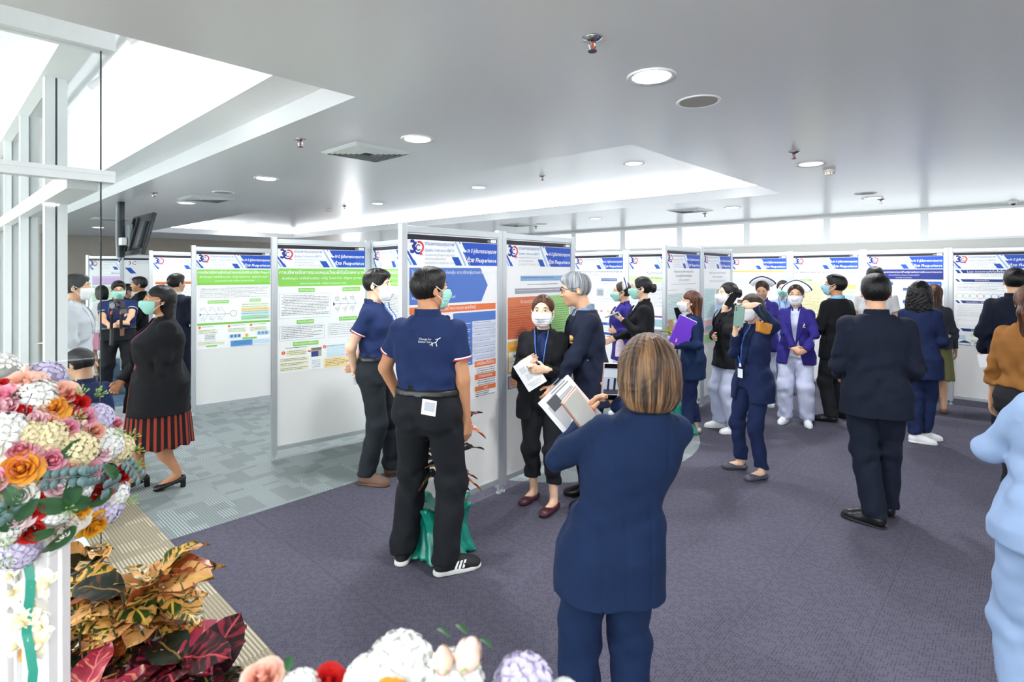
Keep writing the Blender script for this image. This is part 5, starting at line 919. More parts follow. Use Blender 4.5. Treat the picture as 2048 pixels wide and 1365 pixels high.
PE[1] = person('woman in black cardigan and red striped skirt walking left, mint mask', 322, 975, 574, 190, 'f', gx=1.3, gy=1.62, hair='long', top=('cardigan', BLK, .63, 1.0), open_=2, inner=PRT, lap=False, bot=('skirt', STR, .36, .86, 1.12), shoe=('pump', LBK), mask=M_MG, Lh=dict(p=(300, 797, -.2), n=(1, 0, -.3), curl=.7), Rh=dict(l=(.05, .33, .78), curl=.6), feet=((.1, .12, 0), (-.1, -.1, -8)), vox=.009, sk='b', hd=(4, 0, 0))
PE[2] = person('man in navy polo and glasses filming with a camera gimbal', 237, 788, 565, 272, 'm', gx=1.32, gy=1.4, hair='short', top=('polo', POLO, .992), bands=TIP[:1], bot=('trousers', BLKT), shoe=('boot', LBK, SOK), mask=M_MG, glasses=M_DARK, Rh=dict(p=(222, 654, -.34), fw=(.75, -.5, .3), n=(-1, 0, 0), curl=.85, el=(.8, -.4, -.6)), Lh=dict(p=(250, 654, -.34), fw=(-.75, -.5, .3), n=(1, 0, 0), curl=.85, el=(-.8, -.4, -.6)), feet=((.17, 0, -15), (-.15, .05, 15)), sk='a', hd=(-8, 0, 0), extra=lambda I: emblem(I, -.085, 1.17))
PE[3] = person('older man in black jacket with green badge facing left behind the cameraman', 280, 759, 556, 172, 'm', hair='short', top=('blazer', BLK, .72, 1.12), open_=1, inner=WHT, bot=('trousers', BLKT), shoe=('dress', LBK), d=8.9, Lh=dict(l=(-.25, .1, .84)), sk='b', extra=lambda I: emblem(I, -.1, 1.22))
PE[4] = person('man with white mask half hidden between the cameraman and the black jacket man', 254, 745, 571, 10, 'm', d=9.4, hair='short', top=('blazer', NAVY, .74), bot=('trousers', BLKT), shoe=('dress', LBK), mask=M_MW, sk='b')
PE[5] = person('man in dark suit seen from behind, white shirt collar, left of the green poster', 352, 790, 550, 62, 'm', d=7.35, hair='short', top=('blazer', NAVY3, .74), collar=WHT, bot=('trousers', NAVY3), shoe=('dress', LBK), hd=(0, 0, -22), eyes=False)
PE[6] = person('woman in white top and pink skirt beside the glass edge', 203, 760, 573, 120, 'f', d=9.2, hair='bob', top=('tunic', WHT, .8), bot=('skirt', PINK, .45), shoe=('flat', LCR), eyes=False)
PE[7] = person('man with white mask seen through the glass screen', 150, 900, 552, 350, 'm', d=5.3, hair='short', top=('blazer', cloth('pale grey coat', '#c3c8ce'), .7, 1.1), open_=1, inner=WHT, bot=('trousers', BLKT), shoe=('dress', LBK), mask=M_MW)
PE[9] = person('young man in navy polo and white mask, hands behind back', 752, 965, 542, 342, 'm', hair='short', top=('polo', POLO, .992), bands=TIP, bot=('trousers', cloth('charcoal trousers', '#20252b')), shoe=('boot', LBR, SOB), mask=(M_MW, 1), Rh=dict(l=(.05, -.15, .88), f=(-.8, -.05, -.3), n=(0, -1, 0), el=(1, -.5, 0), curl=.5), Lh=dict(l=(-.03, -.17, .93), f=(.8, -.05, -.3), n=(0, -1, 0), el=(-1, -.5, 0), curl=.5), fpx=((733, 968, 330), (785, 950, 15)), sk='c', extra=x_polo, vox=.009, hd=(-4, 0, 0))
PE[10] = person('man in navy polo with white back print seen from behind, orange heeled sneakers', 858, 1128, 540, 66, 'm', gx=1.16, gy=1.22, hair='short', top=('polo', POLO, .99), bands=TIP, bot=('trousers', cloth('black jeans', '#191c21')), shoe=('sneaker', mat('black knit shoe', '#17181b', .7), SOL), mask=M_MG, Rh=dict(p=(934, 848, -.02), n=(-.9, .3, 0), curl=.35, el=(.6, -.8, 0)), Lh=dict(p=(800, 800, .22), el=(-1, -.4, 0)), fpx=((893, 1146, 15), (806, 1122, 80)), hd=(2, 0, -34), extra=x_back, vox=.008, sk='b')
PE[11] = person('woman in black jacket and white mask holding a white leaflet', 1086, 1010, 595, 262, 'f', gx=1.08, hair='bun', hm=H_AUB, top=('blazer', BLK, .70, .98), open_=2, inner=POLO, bot=('trousers', BLKT, .2, .058), shoe=('flat', LBU), mask=M_MW, Rh=dict(p=(1046, 727, -.2), fw=(.7, -.2, .35), nw=(0, -.9, .3), curl=.25, el=(.35, -1, -.5)), Lh=dict(p=(1092, 740, -.24), fw=(-1, -.15, .05), nw=(0, 1, 0), curl=.25, el=(-.5, -1, -.4)), fpx=((1068, 1000, 232), (1108, 1022, 235)), vox=.009, fine=.0048, extra=lambda I: lanyard(I, 1.06, None, False), sk='c')
PE[12] = person('grey haired man in navy blazer and glasses leaning towards the masked woman', 1184, 998, 549, 192, 'm', d=4.15, hair='crop', hm=H_GREY, top=('blazer', cloth('ink navy blazer', '#181f33'), .72, 1.1), open_=1, inner=GRYB, collar=GRYB, bot=('trousers', NAVY3), shoe=('dress', LBK), glasses=M_DARK, lean=(0, .07), hoff=(0, .03), Lh=dict(p=(1098, 795, -.2), curl=.4, el=(-.5, -1, -.2)), Rh=dict(l=(.1, .3, .86)), vox=.009, hd=(-10, 0, -4), extra=lambda I: emblem(I, -.1, 1.2))
PE[13] = person('woman in navy suit with streaked bob hair photographing with a phone, nearest in the middle', 1218, 1546, 676, 102, 'f', d=1.9, gx=1.04, gy=1.1, hair='streak', hm=H_STREAK, top=('blazer', NAVY2, .70), bot=('trousers', NAVY2, .06, .07), shoe=('flat', LBK), lean=(.10, -.05), Lh=dict(p=(1176, 838, .24), fw=(.3, .3, .9), nw=(.9, -.2, 0), curl=.5, el=(-1, -.8, -.8)), Rh=dict(p=(1232, 806, .34), fw=(-.35, .2, 1), nw=(-.2, -.9, .1), curl=.5, el=(1, -.6, -.9)), vox=.0068, fine=.0045, eyes=False, hd=(-4, 4, 8), feet=((.1, .02, -8), (-.12, -.02, 8)))
PE[14] = person('nurse in violet jacket and cap next to the woman looking at a phone', 1246, 845, 566, 182, 'f', d=6.55, hair='bun', hm=H_BROWN, top=('blazer', PURP, .72, 1.0), open_=1, inner=LAV, bot=('trousers', LAV), shoe=('clog', LWH, SOL), mask=M_MG, cap=True, Lh=dict(p=(1234, 662, -.1), curl=.5))
PE[15] = person('woman in black suit with hair bun looking at her phone, mint mask', 1285, 867, 556, 180, 'f', d=5.9, hair='bun', top=('blazer', BLK, .70, 1.08), open_=1, inner=WHT, bot=('trousers', LAV), shoe=('clog', LWH, SOL), mask=M_MG, Lh=dict(p=(1245, 640, -.14), fw=(-.8, -.2, .4), nw=(-.3, 0, .9), curl=.35, el=(0, -1, -.6)), Rh=dict(l=(.14, .3, .98)), sk='c', extra=lambda I: emblem(I, -.09, 1.17))
PE[16] = person('woman in navy suit with long brown hair carrying a purple folder', 1384, 870, 585, 176, 'f', hair='long', hm=H_AUB, top=('blazer', NAVY2, .66), bot=('trousers', NAVY, .13, .06), shoe=('flat', LCR, SOB), mask=(M_MW, 1), Lh=dict(p=(1350, 690, -.16), fw=(-.2, -.1, 1), nw=(.9, 0, .2), curl=.5, el=(-.2, -1, -.6)), Rh=dict(l=(.1, .22, 1.2), f=(0, .3, 1)), fpx=((1375, 874, 175), (1392, 866, 185)), sk='c')
PE[17] = person('woman in black jacket and lavender trousers talking on the phone', 1458, 862, 568, 205, 'f', gx=1.1, gy=1.1, hair='bun', top=('blazer', BLK, .72, 1.06), open_=1, inner=cloth('lilac blouse', '#b9a3e0'), bot=('trousers', LAV, .07, .078), shoe=('clog', LWH, SOL), mask=(M_MW, 1), Lh=dict(p=(1447, 626, -.16), fw=(.25, 0, 1), nw=(.5, .8, 0), curl=.35, el=(-.6, .2, -1)), Rh=dict(l=(-.06, .2, 1.06), el=(.7, .2, -1)), fpx=((1440, 856, 195), (1470, 868, 205)), sk='c')
PE[18] = person('nurse in violet jacket and white cap bowing her head behind the photographing woman', 1525, 810, 562, 262, 'f', d=7.2, hair='bun', hm=H_BROWN, top=('blazer', PURP, .72, 1.0), open_=1, inner=LAV, bot=('trousers', LAV), shoe=('clog', LWH, SOL), cap=True, hd=(-26, 0, 0), Rh=dict(p=(1502, 652, -.3), fw=(.3, -.3, .9), curl=.5), Lh=dict(l=(-.1, .28, 1.1)))
PE[19] = person('woman in navy suit taking a photo with a green phone, tan pouch on wrist', 1505, 950, 592, 228, 'f', hair='bun', hm=H_BROWN, top=('blazer', NAVY, .69, .98), open_=2, inner=POLO, bot=('trousers', NAVY, .1, .058), shoe=('flat', LGR), mask=M_MW, Rh=dict(p=(1470, 668, -.14), fw=(.05, 0, 1), nw=(.7, -.3, 0), curl=.6, el=(.4, -.3, -1)), Lh=dict(p=(1512, 611, -.34), fw=(-1, .05, -.1), nw=(0, .6, -.8), curl=.4, el=(-1, .0, -.35)), fpx=((1482, 940, 190), (1524, 960, 215)), extra=lambda I: lanyard(I, .98), sk='c', vox=.009)
PE[20] = person('woman in pale blue uniform and mint mask standing behind the nurses', 1566, 790, 563, 268, 'f', d=7.9, hair='bun', top=('tunic', PBLU, .74), bot=('trousers', PBLU), shoe=('flat', LBK), mask=M_MG, sk='c', extra=lambda I: lanyard(I, 1.0, M_DARK))
PE[21] = person('nurse in violet jacket, white cap and glasses with folded hands', 1592, 848, 572, 264, 'f', gx=1.08, hair='bun', hm=H_BROWN, top=('blazer', PURP, .72, .92), open_=2, inner=LAV, bot=('trousers', LAV, .06, .076), shoe=('sneaker', LWH, SOL), mask=M_MW, cap=True, glasses=M_CHR, Rh=dict(p=(1588, 704, -.26), fw=(.7, -.25, -.3), nw=(0, 1, 0), curl=.5, el=(1, -.3, -.2)), Lh=dict(p=(1610, 702, -.26), fw=(-.7, -.3, -.25), nw=(0, 1, 0), curl=.5, el=(-1, -.3, -.2)), feet=((.12, 0, -12), (-.12, 0, 12)), extra=lambda I: emblem(I, -.085, 1.2), sk='a')
PE[22] = person('man in black suit with light blue collar and mask looking at the poster wall', 1672, 843, 552, 138, 'm', hair='short', top=('blazer', BLK, .72), collar=SKYC, bot=('trousers', BLKT), shoe=('dress', LBK), mask=M_MB, hd=(6, 0, 32), Lh=dict(l=(-.2, .22, .98)), Rh=dict(l=(.2, .2, .98)), fpx=((1688, 838, 150), (1662, 845, 172)), sk='b', extra=lambda I: emblem(I, -.11, 1.2))
PE[23] = person('stout man in dark navy suit standing with his back to us, black shoes', 1752, 1042, 553, 96, 'm', gx=1.12, gy=1.15, hair='short', top=('blazer', NAVY3, .715), bot=('trousers', NAVY3), shoe=('dress', LBK, SOK), Rh=dict(l=(.2, .2, .94), el=(.2, -1, -.2)), Lh=dict(l=(-.2, .2, .94), el=(-.2, -1, -.2)), fpx=((1772, 1030, 120), (1748, 1052, 163)), eyes=False, vox=.009)
PE[24] = person('tall man in white shirt half hidden behind the stout man', 1750, 840, 536, 92, 'm', d=6.8, hair='short', top=('tee', WHT, .95), bot=('trousers', BLKT), shoe=('dress', LBK), eyes=False, collar=ROYAL)
PE[25] = person('woman with wavy black hair in navy suit and white sneakers', 1840, 883, 565, 80, 'f', hair='wavy', top=('blazer', NAVY, .66), bot=('trousers', NAVY, .09, .062), shoe=('sneaker', LWH, SOL), Rh=dict(l=(.12, .24, 1.0)), Lh=dict(l=(-.12, .24, 1.0)), fpx=((1850, 882, 35), (1832, 886, 5)), eyes=False)
PE[26] = person('woman with long brown hair and olive skirt at the poster wall', 1868, 826, 571, 98, 'f', hair='long', hm=H_AUB, top=('tunic', cloth('dark grey blouse', '#3b3f48'), .84), bot=('skirt', OLIV, .42), shoe=('flat', SOB), eyes=False)
PE[27] = person('man in navy suit reading the poster at the right edge', 2030, 925, 540, 82, 'm', d=5.5, gx=1.08, hair='short', top=('blazer', NAVY3, .68), bot=('trousers', NAVY3), shoe=('dress', LBK), hd=(0, 0, 14), Lh=dict(l=(-.24, .05, .84), curl=.55), eyes=False)
PE[28] = person('woman in caramel brown top with tied hair cut off by the right edge', 2062, 1060, 560, 70, 'f', d=3.75, hair='pony', hm=H_AUB, h=1.63, top=('tunic', TAN, .95), bot=('trousers', BLKT), shoe=('flat', LBK), eyes=False, gx=1.1, gy=1.15, vox=.01)
PE[29] = person('woman in pale blue uniform suit nearest at the right edge', 2124, 1500, 600, 112, 'f', d=1.95, h=1.56, lean=(.05, 0), gx=1.12, gy=1.1, hair='bun', top=('tunic', PBLU, .80), bot=('trousers', PBLU, .07, .075), shoe=('clog', LWH, SOL), Lh=dict(p=(2020, 900, .3), el=(-1, -.5, -.6)), Rh=dict(l=(.2, .28, 1.0)), vox=.0068, eyes=False)
PE[8] = person('man in navy polo crouching low behind the glass screen', 198, 980, 700, 128, 'm', d=4.5, h=1.68, drop=.60, lean=(0, .16), hd=(-25, 0, 0), hair='short', top=('polo', POLO, .992), bands=TIP[:1], bot=('trousers', BLKT), shoe=('dress', LBK), feet=((.14, .08, -10), (-.14, -.02, 10)), Rh=dict(l=(.14, .45, .98)), Lh=dict(l=(-.16, .36, .94), el=(-.8, -1, .2)), eyes=False)
# ------------------------------------------------------------------ things in hands
def basis(right, up):
    r = Vector(right).normalized(); u = Vector(up); u = (u-r*u.dot(r)).normalized(); n = r.cross(u); return Matrix((r, u, n)).transposed()      # columns: right, up, facing
def card_obj(name, label, cat, c, right, up, size, mats, bev=.002, group=None):
    o = thing(name, label, cat, c, 0, group); o.rotation_euler = basis(right, up).to_euler(); return o
M_PB = mat('black glass phone', '#101216', .12); M_PG = mat('green phone back', '#6f8f86', .35); M_PGO = mat('rose gold metal', '#d7a493', .3, .6); M_SCR = mat('lit phone screen', '#8f98a8', .2, emit=.5); M_PAP = mat('white paper', '#f4f5f7', .7, var=.01)
def phone(label, c, right, up, body=None, screen=True, size=(.073, .15, .0085)):
    o = card_obj('phone', label, 'phone', c, right, up, size, None); w_, h_, t_ = size
    MB().box((0, 0, 0), (w_, h_, t_), 0, None, .003).obj('body', body or M_PB, o)
    if screen: MB().box((0, 0, t_/2+.0002), (w_-.006, h_-.008, .0006)).obj('screen', M_SCR if screen == 2 else mat('dark phone glass', '#1b2027', .08), o)
    for k in range(2): MB().lathe([(.006, -t_/2-.0015), (.006, -t_/2)], 12, (w_*.28, h_*.40-k*.018, 0)).obj('camera_lens', M_DARK, o)
    return o
# phone of the near woman: she frames the two men in the aisle
p13 = PE[13]; pc = at(1222, 764, 2.22); ph = phone('phone with lit camera view held up by the near woman', pc, (1, .12, -.05), (.05, -.12, 1), M_PGO, 2, (.0745, .155, .009))
MB().box((0, .066, .0052), (.067, .018, .0006)).obj('screen_bar', mat('black screen bar', '#08090b', .2), ph); MB().box((0, -.064, .0052), (.067, .02, .0006)).obj('screen_menu', mat('black screen bar', '#08090b', .2), ph)
for x, y, w_, h_, c_ in ((-.012, -.012, .008, .05, '#1c2340'), (.014, -.01, .009, .055, '#20242e'), (0, -.04, .06, .02, '#5a5668'), (0, .035, .066, .03, '#c9d0d8')): MB().box((x, y, .0054), (w_, h_, .0006)).obj('screen_picture', ink(c_), ph)
tb = card_obj('tablet', 'rose gold tablet held against the near woman\'s papers', 'tablet', at(1163, 826, 2.06), (.5, .55, .42), (-.42, .1, .9), None, None); MB().box((0, 0, 0), (.10, .175, .009), 0, None, .004).obj('case', M_PGO, tb); MB().box((0, 0, .0055), (.088, .155, .001)).obj('screen', mat('pale grey screen', '#b9b8b2', .15), tb)
st = card_obj('handout_stack', 'stack of printed white handouts under the near woman\'s arm', 'papers', at(1140, 818, 2.16), (.69, .25, .62), (-.5, .05, .87), None, None)
for k in range(5): MB().box((0, 0, .0016*k), (.165-.002*k, .205, .0013), 0, Matrix.Rotation(R((-2+k)*.8), 3, 'Z')).obj('sheet', M_PAP, st)
MB().box((.0, -.01, .0088), (.13, .15, .0005)).obj('cover_picture', ink('#c9cad0'), st); MB().box((-.03, .06, .0094), (.05, .05, .0005)).obj('cover_photo', ink('#5c5f66'), st); MB().tube([(-.05, -.06, .0096), (-.01, -.02, .0096), (.02, -.05, .0096), (.05, .03, .0096)], .004, 5).obj('cover_ribbon', M_PAP, st)
for k in range(4): MB().box((.02, .085+.011*k, .0096), (.09-.012*k, .004, .0004)).obj('print_line', ink('#8f939c'), st)
# leaflet of the masked woman (coded squares are left as blank frames)
lf = card_obj('leaflet', 'white leaflet held by the masked woman in black jacket', 'leaflet', at(1060, 748, 3.86), (.82, -.06, .52), (-.5, .05, .86), None, None); MB().box((0, 0, 0), (.15, .21, .0012)).obj('sheet', M_PAP, lf)
for k in range(3): MB().box((0, -.06-.012*k, .001), (.11-.02*k, .003, .0004)).obj('print_line', ink('#9aa0aa'), lf)
for x, y in ((-.03, .045), (-.015, -.012)): MB().box((x, y, .001), (.045, .045, .0004)).obj('print_frame', ink('#d8dade'), lf)
hl = card_obj('leaflet', 'folded white leaflet behind the back of the young man', 'leaflet', at(714, 752, 4.62), (.7, .4, .1), (.2, .1, 1), None, None); MB().box((0, 0, 0), (.07, .15, .002)).obj('sheet', M_PAP, hl)
lf3 = card_obj('leaflet', 'white paper in the hand of the man at the right edge', 'leaflet', at(1968, 722, 5.5), (.8, -.2, -.2), (.1, .1, 1), None, None); MB().box((0, 0, 0), (.1, .13, .002), 0, Matrix.Rotation(R(20), 3, 'Z')).obj('sheet', M_PAP, lf3)
phone('phone in the hand of the black suited woman with hair bun', at(1224, 630, 5.72), (.25, -.9, .1), (-.9, -.2, -.35), M_PG, True)
phone('black phone at the ear of the woman in lavender trousers', at(1462, 601, 5.72), (.75, -.25, -.5), (.5, .1, .8), M_PB, False)
phone('green phone used for taking a photo by the woman in navy suit', at(1478, 633, 4.36), (-.75, .62, .1), (-.1, .05, 1), M_PG, True, (.078, .165, .009))
phone('small grey phone in the hand of the bowing nurse', at(1499, 640, 6.82), (1, .2, 0), (.2, -.5, .9), mat('grey phone', '#8a93a0', .3), True)
phone('dark phone held near the mask of the purple folder woman', at(1357, 628, 6.3), (.7, -.5, .2), (-.2, 0, 1), M_PB, True)
fo_ = card_obj('folder', 'purple document folder held by the brown haired woman', 'folder', at(1365, 664, 5.66), (.78, .1, -.36), (.36, .05, .9), None, None)
for k, (mt, dx) in enumerate(((mat('purple plastic cover', '#6a35c0', .35), 0), (M_PAP, .004), (mat('purple plastic cover', '#6a35c0', .35), .002))): MB().box((dx, .006 if k == 1 else 0, -.005+.005*k if k != 1 else 0), (.2, .3, .002 if k != 1 else .007)).obj(['back_cover', 'pages', 'front_cover'][k], mt, fo_)
po = thing('pouch', 'tan fabric pouch with dark strap hanging from the raised wrist', 'pouch', at(1527, 655, 4.18), R(15)); c = SDF((-.09, -.05, -.07), (.09, .05, .07), .006); c.box((0, 0, -.005), (.062, .024, .042), rotm(0, 12, 0), .016); c.add(lambda X, Y, Z: .003*np.sin(70*X+40*Z)); c.mesh('pouch_body', cloth('tan canvas', '#b97c34'), po)
MB().tube([(-.04, -.02, .03), (0, -.024, .042), (.05, -.02, .028)], .003, 6).obj('zip', M_DARK, po); MB().tube([(.02, 0, .04), (-.006, 0, .085), (-.02, .02, .13), (.0, .04, .16), (.02, .02, .12), (.028, 0, .04)], .008, 6).obj('strap', cloth('dark green webbing', '#27302f'), po, smooth=True)
bag = thing('shopping_bag', 'white and pink printed cloth bag beside the nurse in violet jacket', 'bag', at(1240, 690, 6.1), R(10)); c = SDF((-.1, -.06, -.16), (.1, .06, .14), .008); c.loft([(-.13, 0, 0, .055, .03), (0, 0, 0, .05, .028), (.1, 0, 0, .022, .014)], 0, 0); c.mesh('bag_body', mat('pink dotted cotton', '#ecd3e4', .8, var=.3, scale=60), bag); MB().tube([(-.015, 0, .09), (0, 0, .13), (.015, 0, .09)], .004, 6).obj('handle', PINK, bag)
# camera on gimbal of the cameraman
cg = thing('camera_gimbal', 'black video camera on a two handed gimbal held by the cameraman', 'camera', at(234, 640, 7.35), 0); zb = 0
MB().box((0, 0, .20), (.15, .09, .10), 0, None, .012).obj('camera_body', M_DARK, cg); MB().box((0, 0, .262), (.06, .06, .03), 0, None, .008).obj('viewfinder', M_DARK, cg)
MB().tube([(.03, -.04, .20), (.05, -.15, .2)], [.04, .044], 18).obj('lens', mat('black lens', '#111317', .25), cg); MB().lathe([(.001, 0), (.036, 0), (.037, .004)], 18).obj('lens_glass', mat('blue lens glass', '#22304a', .05), cg, (.05, -.152, .2)).rotation_euler = (R(90), 0, 0)
MB().tube([(-.09, 0, .19), (-.10, 0, .10), (-.04, 0, .09), (0, 0, .09)], .016, 8).obj('gimbal_arm', M_DARK, cg)
for x, rc in ((-.07, '#c8342c'), (.06, '#c8342c')): MB().tube([(x, 0, .09), (x, -.01, -.12)], .019, 10).obj('grip', mat('ribbed black rubber', '#1a1b1d', .8, bump=.4), cg); MB().tube([(x, 0, .075), (x, 0, .115)], .021, 10).obj('red_ring', mat('red ring', rc, .5), cg)
MB().tube([(-.07, 0, -.12), (-.07, -.01, -.34)], .022, 10).obj('tail_handle', M_DARK, cg); MB().box((.11, -.01, .12), (.09, .03, .07), 0, None, .006).obj('monitor', M_DARK, cg); MB().box((.07, 0, -.16), (.05, .02, .11), 0, None, .004).obj('receiver_box', mat('brown leather case', '#5a3324', .6), cg)
# ------------------------------------------------------------------ plants and flowers
def leaf_shape(L_, W_, n=7, m=4, fold=.25, droop=.35, wave=.0, lobed=0):
    "curved leaf blade along +y with a folded midrib"
    V = []; F = []
    for i in range(n+1):
        t = i/n; w_ = W_*(math.sin(math.pi*min(1, t*.96+.04))**.58)*(1-.12*t); zc = -droop*L_*t*t+.12*L_*t
        if lobed: w_ *= 1+.18*math.sin(t*9)
        for j in range(m+1):
            u = j/m*2-1; V.append((u*w_/2, L_*t, zc+abs(u)*w_*fold+wave*math.sin(t*11+u*4)))
    for i in range(n): F += [(i*(m+1)+j, i*(m+1)+j+1, (i+1)*(m+1)+j+1, (i+1)*(m+1)+j) for j in range(m)]
    return V, F
def croton_mat(name, ca, cb, cv, thr=.5, edge=None):
    "blade colour ca, patches cb along the side veins, midrib cv"
    m, t, b, L = base(name); b.inputs['Roughness'].default_value = .32; b.inputs['Specular IOR Level'].default_value = .5
    tc = nd(t, 'ShaderNodeTexCoord'); sx = nd(t, 'ShaderNodeSeparateXYZ'); L(tc.outputs['Object'], sx.inputs[0]); oi = nd(t, 'ShaderNodeObjectInfo')
    ab = nd(t, 'ShaderNodeMath', operation='ABSOLUTE'); L(sx.outputs[0], ab.inputs[0])
    co = nd(t, 'ShaderNodeCombineXYZ'); v1 = nd(t, 'ShaderNodeMath', operation='MULTIPLY_ADD'); v1.inputs[1].default_value = -.8; L(ab.outputs[0], v1.inputs[0]); L(sx.outputs[1], v1.inputs[2]); L(v1.outputs[0], co.inputs[1]); L(ab.outputs[0], co.inputs[0]); ad = nd(t, 'ShaderNodeMath', operation='MULTIPLY'); ad.inputs[1].default_value = 9.0; L(oi.outputs['Random'], ad.inputs[0]); L(ad.outputs[0], co.inputs[2])
    mp = nd(t, 'ShaderNodeMapping'); mp.inputs['Scale'].default_value = (22, 75, 1); L(co.outputs[0], mp.inputs[0]); nz = nd(t, 'ShaderNodeTexNoise', i_Scale=1.0, i_Detail=2.0); L(mp.outputs[0], nz.inputs['Vector'])
    cr = nd(t, 'ShaderNodeValToRGB'); e = cr.color_ramp.elements; e[0].position = thr-.04; e[0].color = (*srgb(ca), 1); e[1].position = thr+.04; e[1].color = (*srgb(cb), 1); L(nz.outputs['Fac'], cr.inputs[0])
    lt = nd(t, 'ShaderNodeMath', operation='LESS_THAN'); lt.inputs[1].default_value = .0022; L(ab.outputs[0], lt.inputs[0]); mx = nd(t, 'ShaderNodeMix', data_type='RGBA'); L(lt.outputs[0], mx.inputs[0]); L(cr.outputs[0], mx.inputs[6]); mx.inputs[7].default_value = (*srgb(cv), 1); L(mx.outputs[2], b.inputs['Base Color']); return m
CR = [croton_mat('croton leaf yellow on green', '#2f4a1c', '#e0a95a', '#e3c25a', .47), croton_mat('croton leaf peach', '#e7ab6c', '#38491f', '#d8c25a', .60), croton_mat('croton leaf dark red', '#2a141a', '#8c2338', '#c04a52', .56), croton_mat('croton leaf crimson', '#9c2440', '#d88a6a', '#e06a70', .60), croton_mat('croton leaf dark green', '#16251a', '#59301f', '#8a6a3a', .60), croton_mat('croton leaf orange', '#a6512c', '#2f3a1c', '#d8923f', .6)]
GRN = [croton_mat('glossy green leaf', '#2f6a26', '#5f9a38', '#9cc25a', .55), croton_mat('yellow green leaf', '#5f8f2a', '#cdbb3a', '#d8d060', .5)]
M_STEM = mat('brown green stem', '#4a3a24', .7); M_POT = mat('white plastic pot', '#e9ebec', .4); M_SOIL = mat('dark soil', '#2a211a', .95, var=.3, bump=.5)
M_SATIN = mat('teal satin cloth', '#138a78', .28, var=.12, scale=9, spec=.7)
LEAFM = {}
def leaf_mesh(i, kind):
    k = (i, kind)
    if k not in LEAFM:
        L_, W_, fo, dr, wv = {'big': (.14, .10, .10, .35, .006), 'mid': (.12, .062, .16, .45, .006), 'long': (.16, .038, .22, .5, .006), 'small': (.09, .04, .2, .4, .003)}[kind]; V, F = leaf_shape(L_, W_, 8, 4, fo, dr, wv); mb = MB(); mb.add(V, F); mb.add([(0, 0, 0), (.003, 0, 0), (.003, -.04, -.01), (0, -.04, -.01)], [(0, 1, 2, 3)]); LEAFM[k] = mb.mesh('leaf', (CR+GRN)[i], True)
    return LEAFM[k]
def put_leaf(T, mesh_, p, az, el, sc, roll=0):
    o = link('leaf', mesh_, T, p); o.rotation_euler = Euler((R(el), R(roll), R(az)), 'XYZ'); o.scale = (sc,)*3; return o
def satin(T, r=.2, h_=.34, seed=1):
    c = SDF((-r*1.9, -r*1.9, 0), (r*1.9, r*1.9, h_+.08), .011); c.loft([(0, 0, 0, r*1.25, r*1.2), (.08, 0, 0, r*1.0, r*.98), (h_*.6, 0, 0, r*.86, r*.86), (h_*.9, 0, 0, r*.95, r*.95), (h_, 0, 0, r*1.05, r*1.05)], 0, 0, e=2)
    c.add(lambda X, Y, Z: .018*np.sin(np.arctan2(Y, X)*7+seed+Z*9)*(.5+np.abs(Z-h_*.55)/h_)+.008*np.sin(np.arctan2(Y, X)*15+Z*31+seed)); c.plane((0, 0, 0), (0, 0, -1)); c.ell((0, 0, h_+.02), (r*.85, r*.85, .05), None, .0, 's'); return c.mesh('satin_wrap', M_SATIN, T)
def croton(label, loc, h0, h1, n, rad, mats_, kinds, seed, wrap=True, pot=True, stems=4):
    rg = random.Random(seed); T = thing('potted_croton', label, 'potted plant', loc, rg.random()*6)
    if pot: MB().lathe([(.09, 0), (.1, .01), (.13, .24), (.14, .25), (.14, .27), (.125, .27), (.12, .25)], 24).obj('pot', M_POT, T, smooth=True); MB().lathe([(.001, .245), (.121, .245)], 20).obj('soil', M_SOIL, T)
    if wrap: satin(T, .165, .30, seed)
    ss = []
    for k in range(stems):
        a = 2*math.pi*k/stems+rg.random(); r1 = rad*(.25+.5*rg.random()); ht = h0+(h1-h0)*(.55+.45*rg.random()); P = [(.04*math.cos(a), .04*math.sin(a), .24), (r1*.4*math.cos(a), r1*.4*math.sin(a), .24+(ht-.24)*.5), (r1*math.cos(a), r1*math.sin(a), ht)]; MB().tube(P, [.008, .006, .004], 6).obj('stem', M_STEM, T); ss.append(P)
    for i in range(n):
        P = ss[i % stems]; t = 1-.62*rg.random()**1.6; a_, b_, c_ = [Vector(q) for q in P]; p = (a_.lerp(b_, t*2) if t < .5 else b_.lerp(c_, t*2-1))
        put_leaf(T, leaf_mesh(rg.choice(mats_), rg.choice(kinds)), p, rg.random()*360, -5+75*(t-.35)*rg.random()+8, .8+.5*rg.random(), rg.uniform(-25, 25))
    return T
def xy(px, d): return Vector(((px-CX)*d/FPX, d, 0))
croton('croton in teal satin wrap behind the man in navy polo', xy(884, 3.42), .35, .88, 62, .18, [0, 5, 4, 2], ['mid', 'long'], 5, stems=5)
croton('green plant in teal satin wrap behind the woman with purple folder', xy(1362, 6.0), .4, 1.05, 44, .16, [6, 6, 7], ['mid', 'long'], 8, stems=4)
croton('green plant in satin wrap behind the woman on the phone', xy(1489, 6.75), .4, 1.1, 44, .16, [6, 7, 4], ['mid', 'long'], 9, stems=4)
croton('tall yellow and green croton in front of the glass screen', xy(170, 1.72), .5, .84, 64, .17, [0, 0, 1, 4], ['big', 'mid'], 21, wrap=False, stems=6)
croton('peach and orange leaved croton right of the flower stand', xy(300, 1.62), .5, .86, 84, .17, [0, 1, 1, 1, 5, 4], ['big', 'big', 'mid'], 22, wrap=False, stems=6)
croton('dark crimson croton in the lower left corner', xy(300, 1.40), .5, .76, 80, .16, [2, 2, 3, 4], ['big', 'mid'], 23, stems=6)
croton('crimson and pink croton under the flower stand', xy(130, 1.34), .45, .70, 56, .14, [3, 3, 2, 1], ['big'], 24, stems=5)
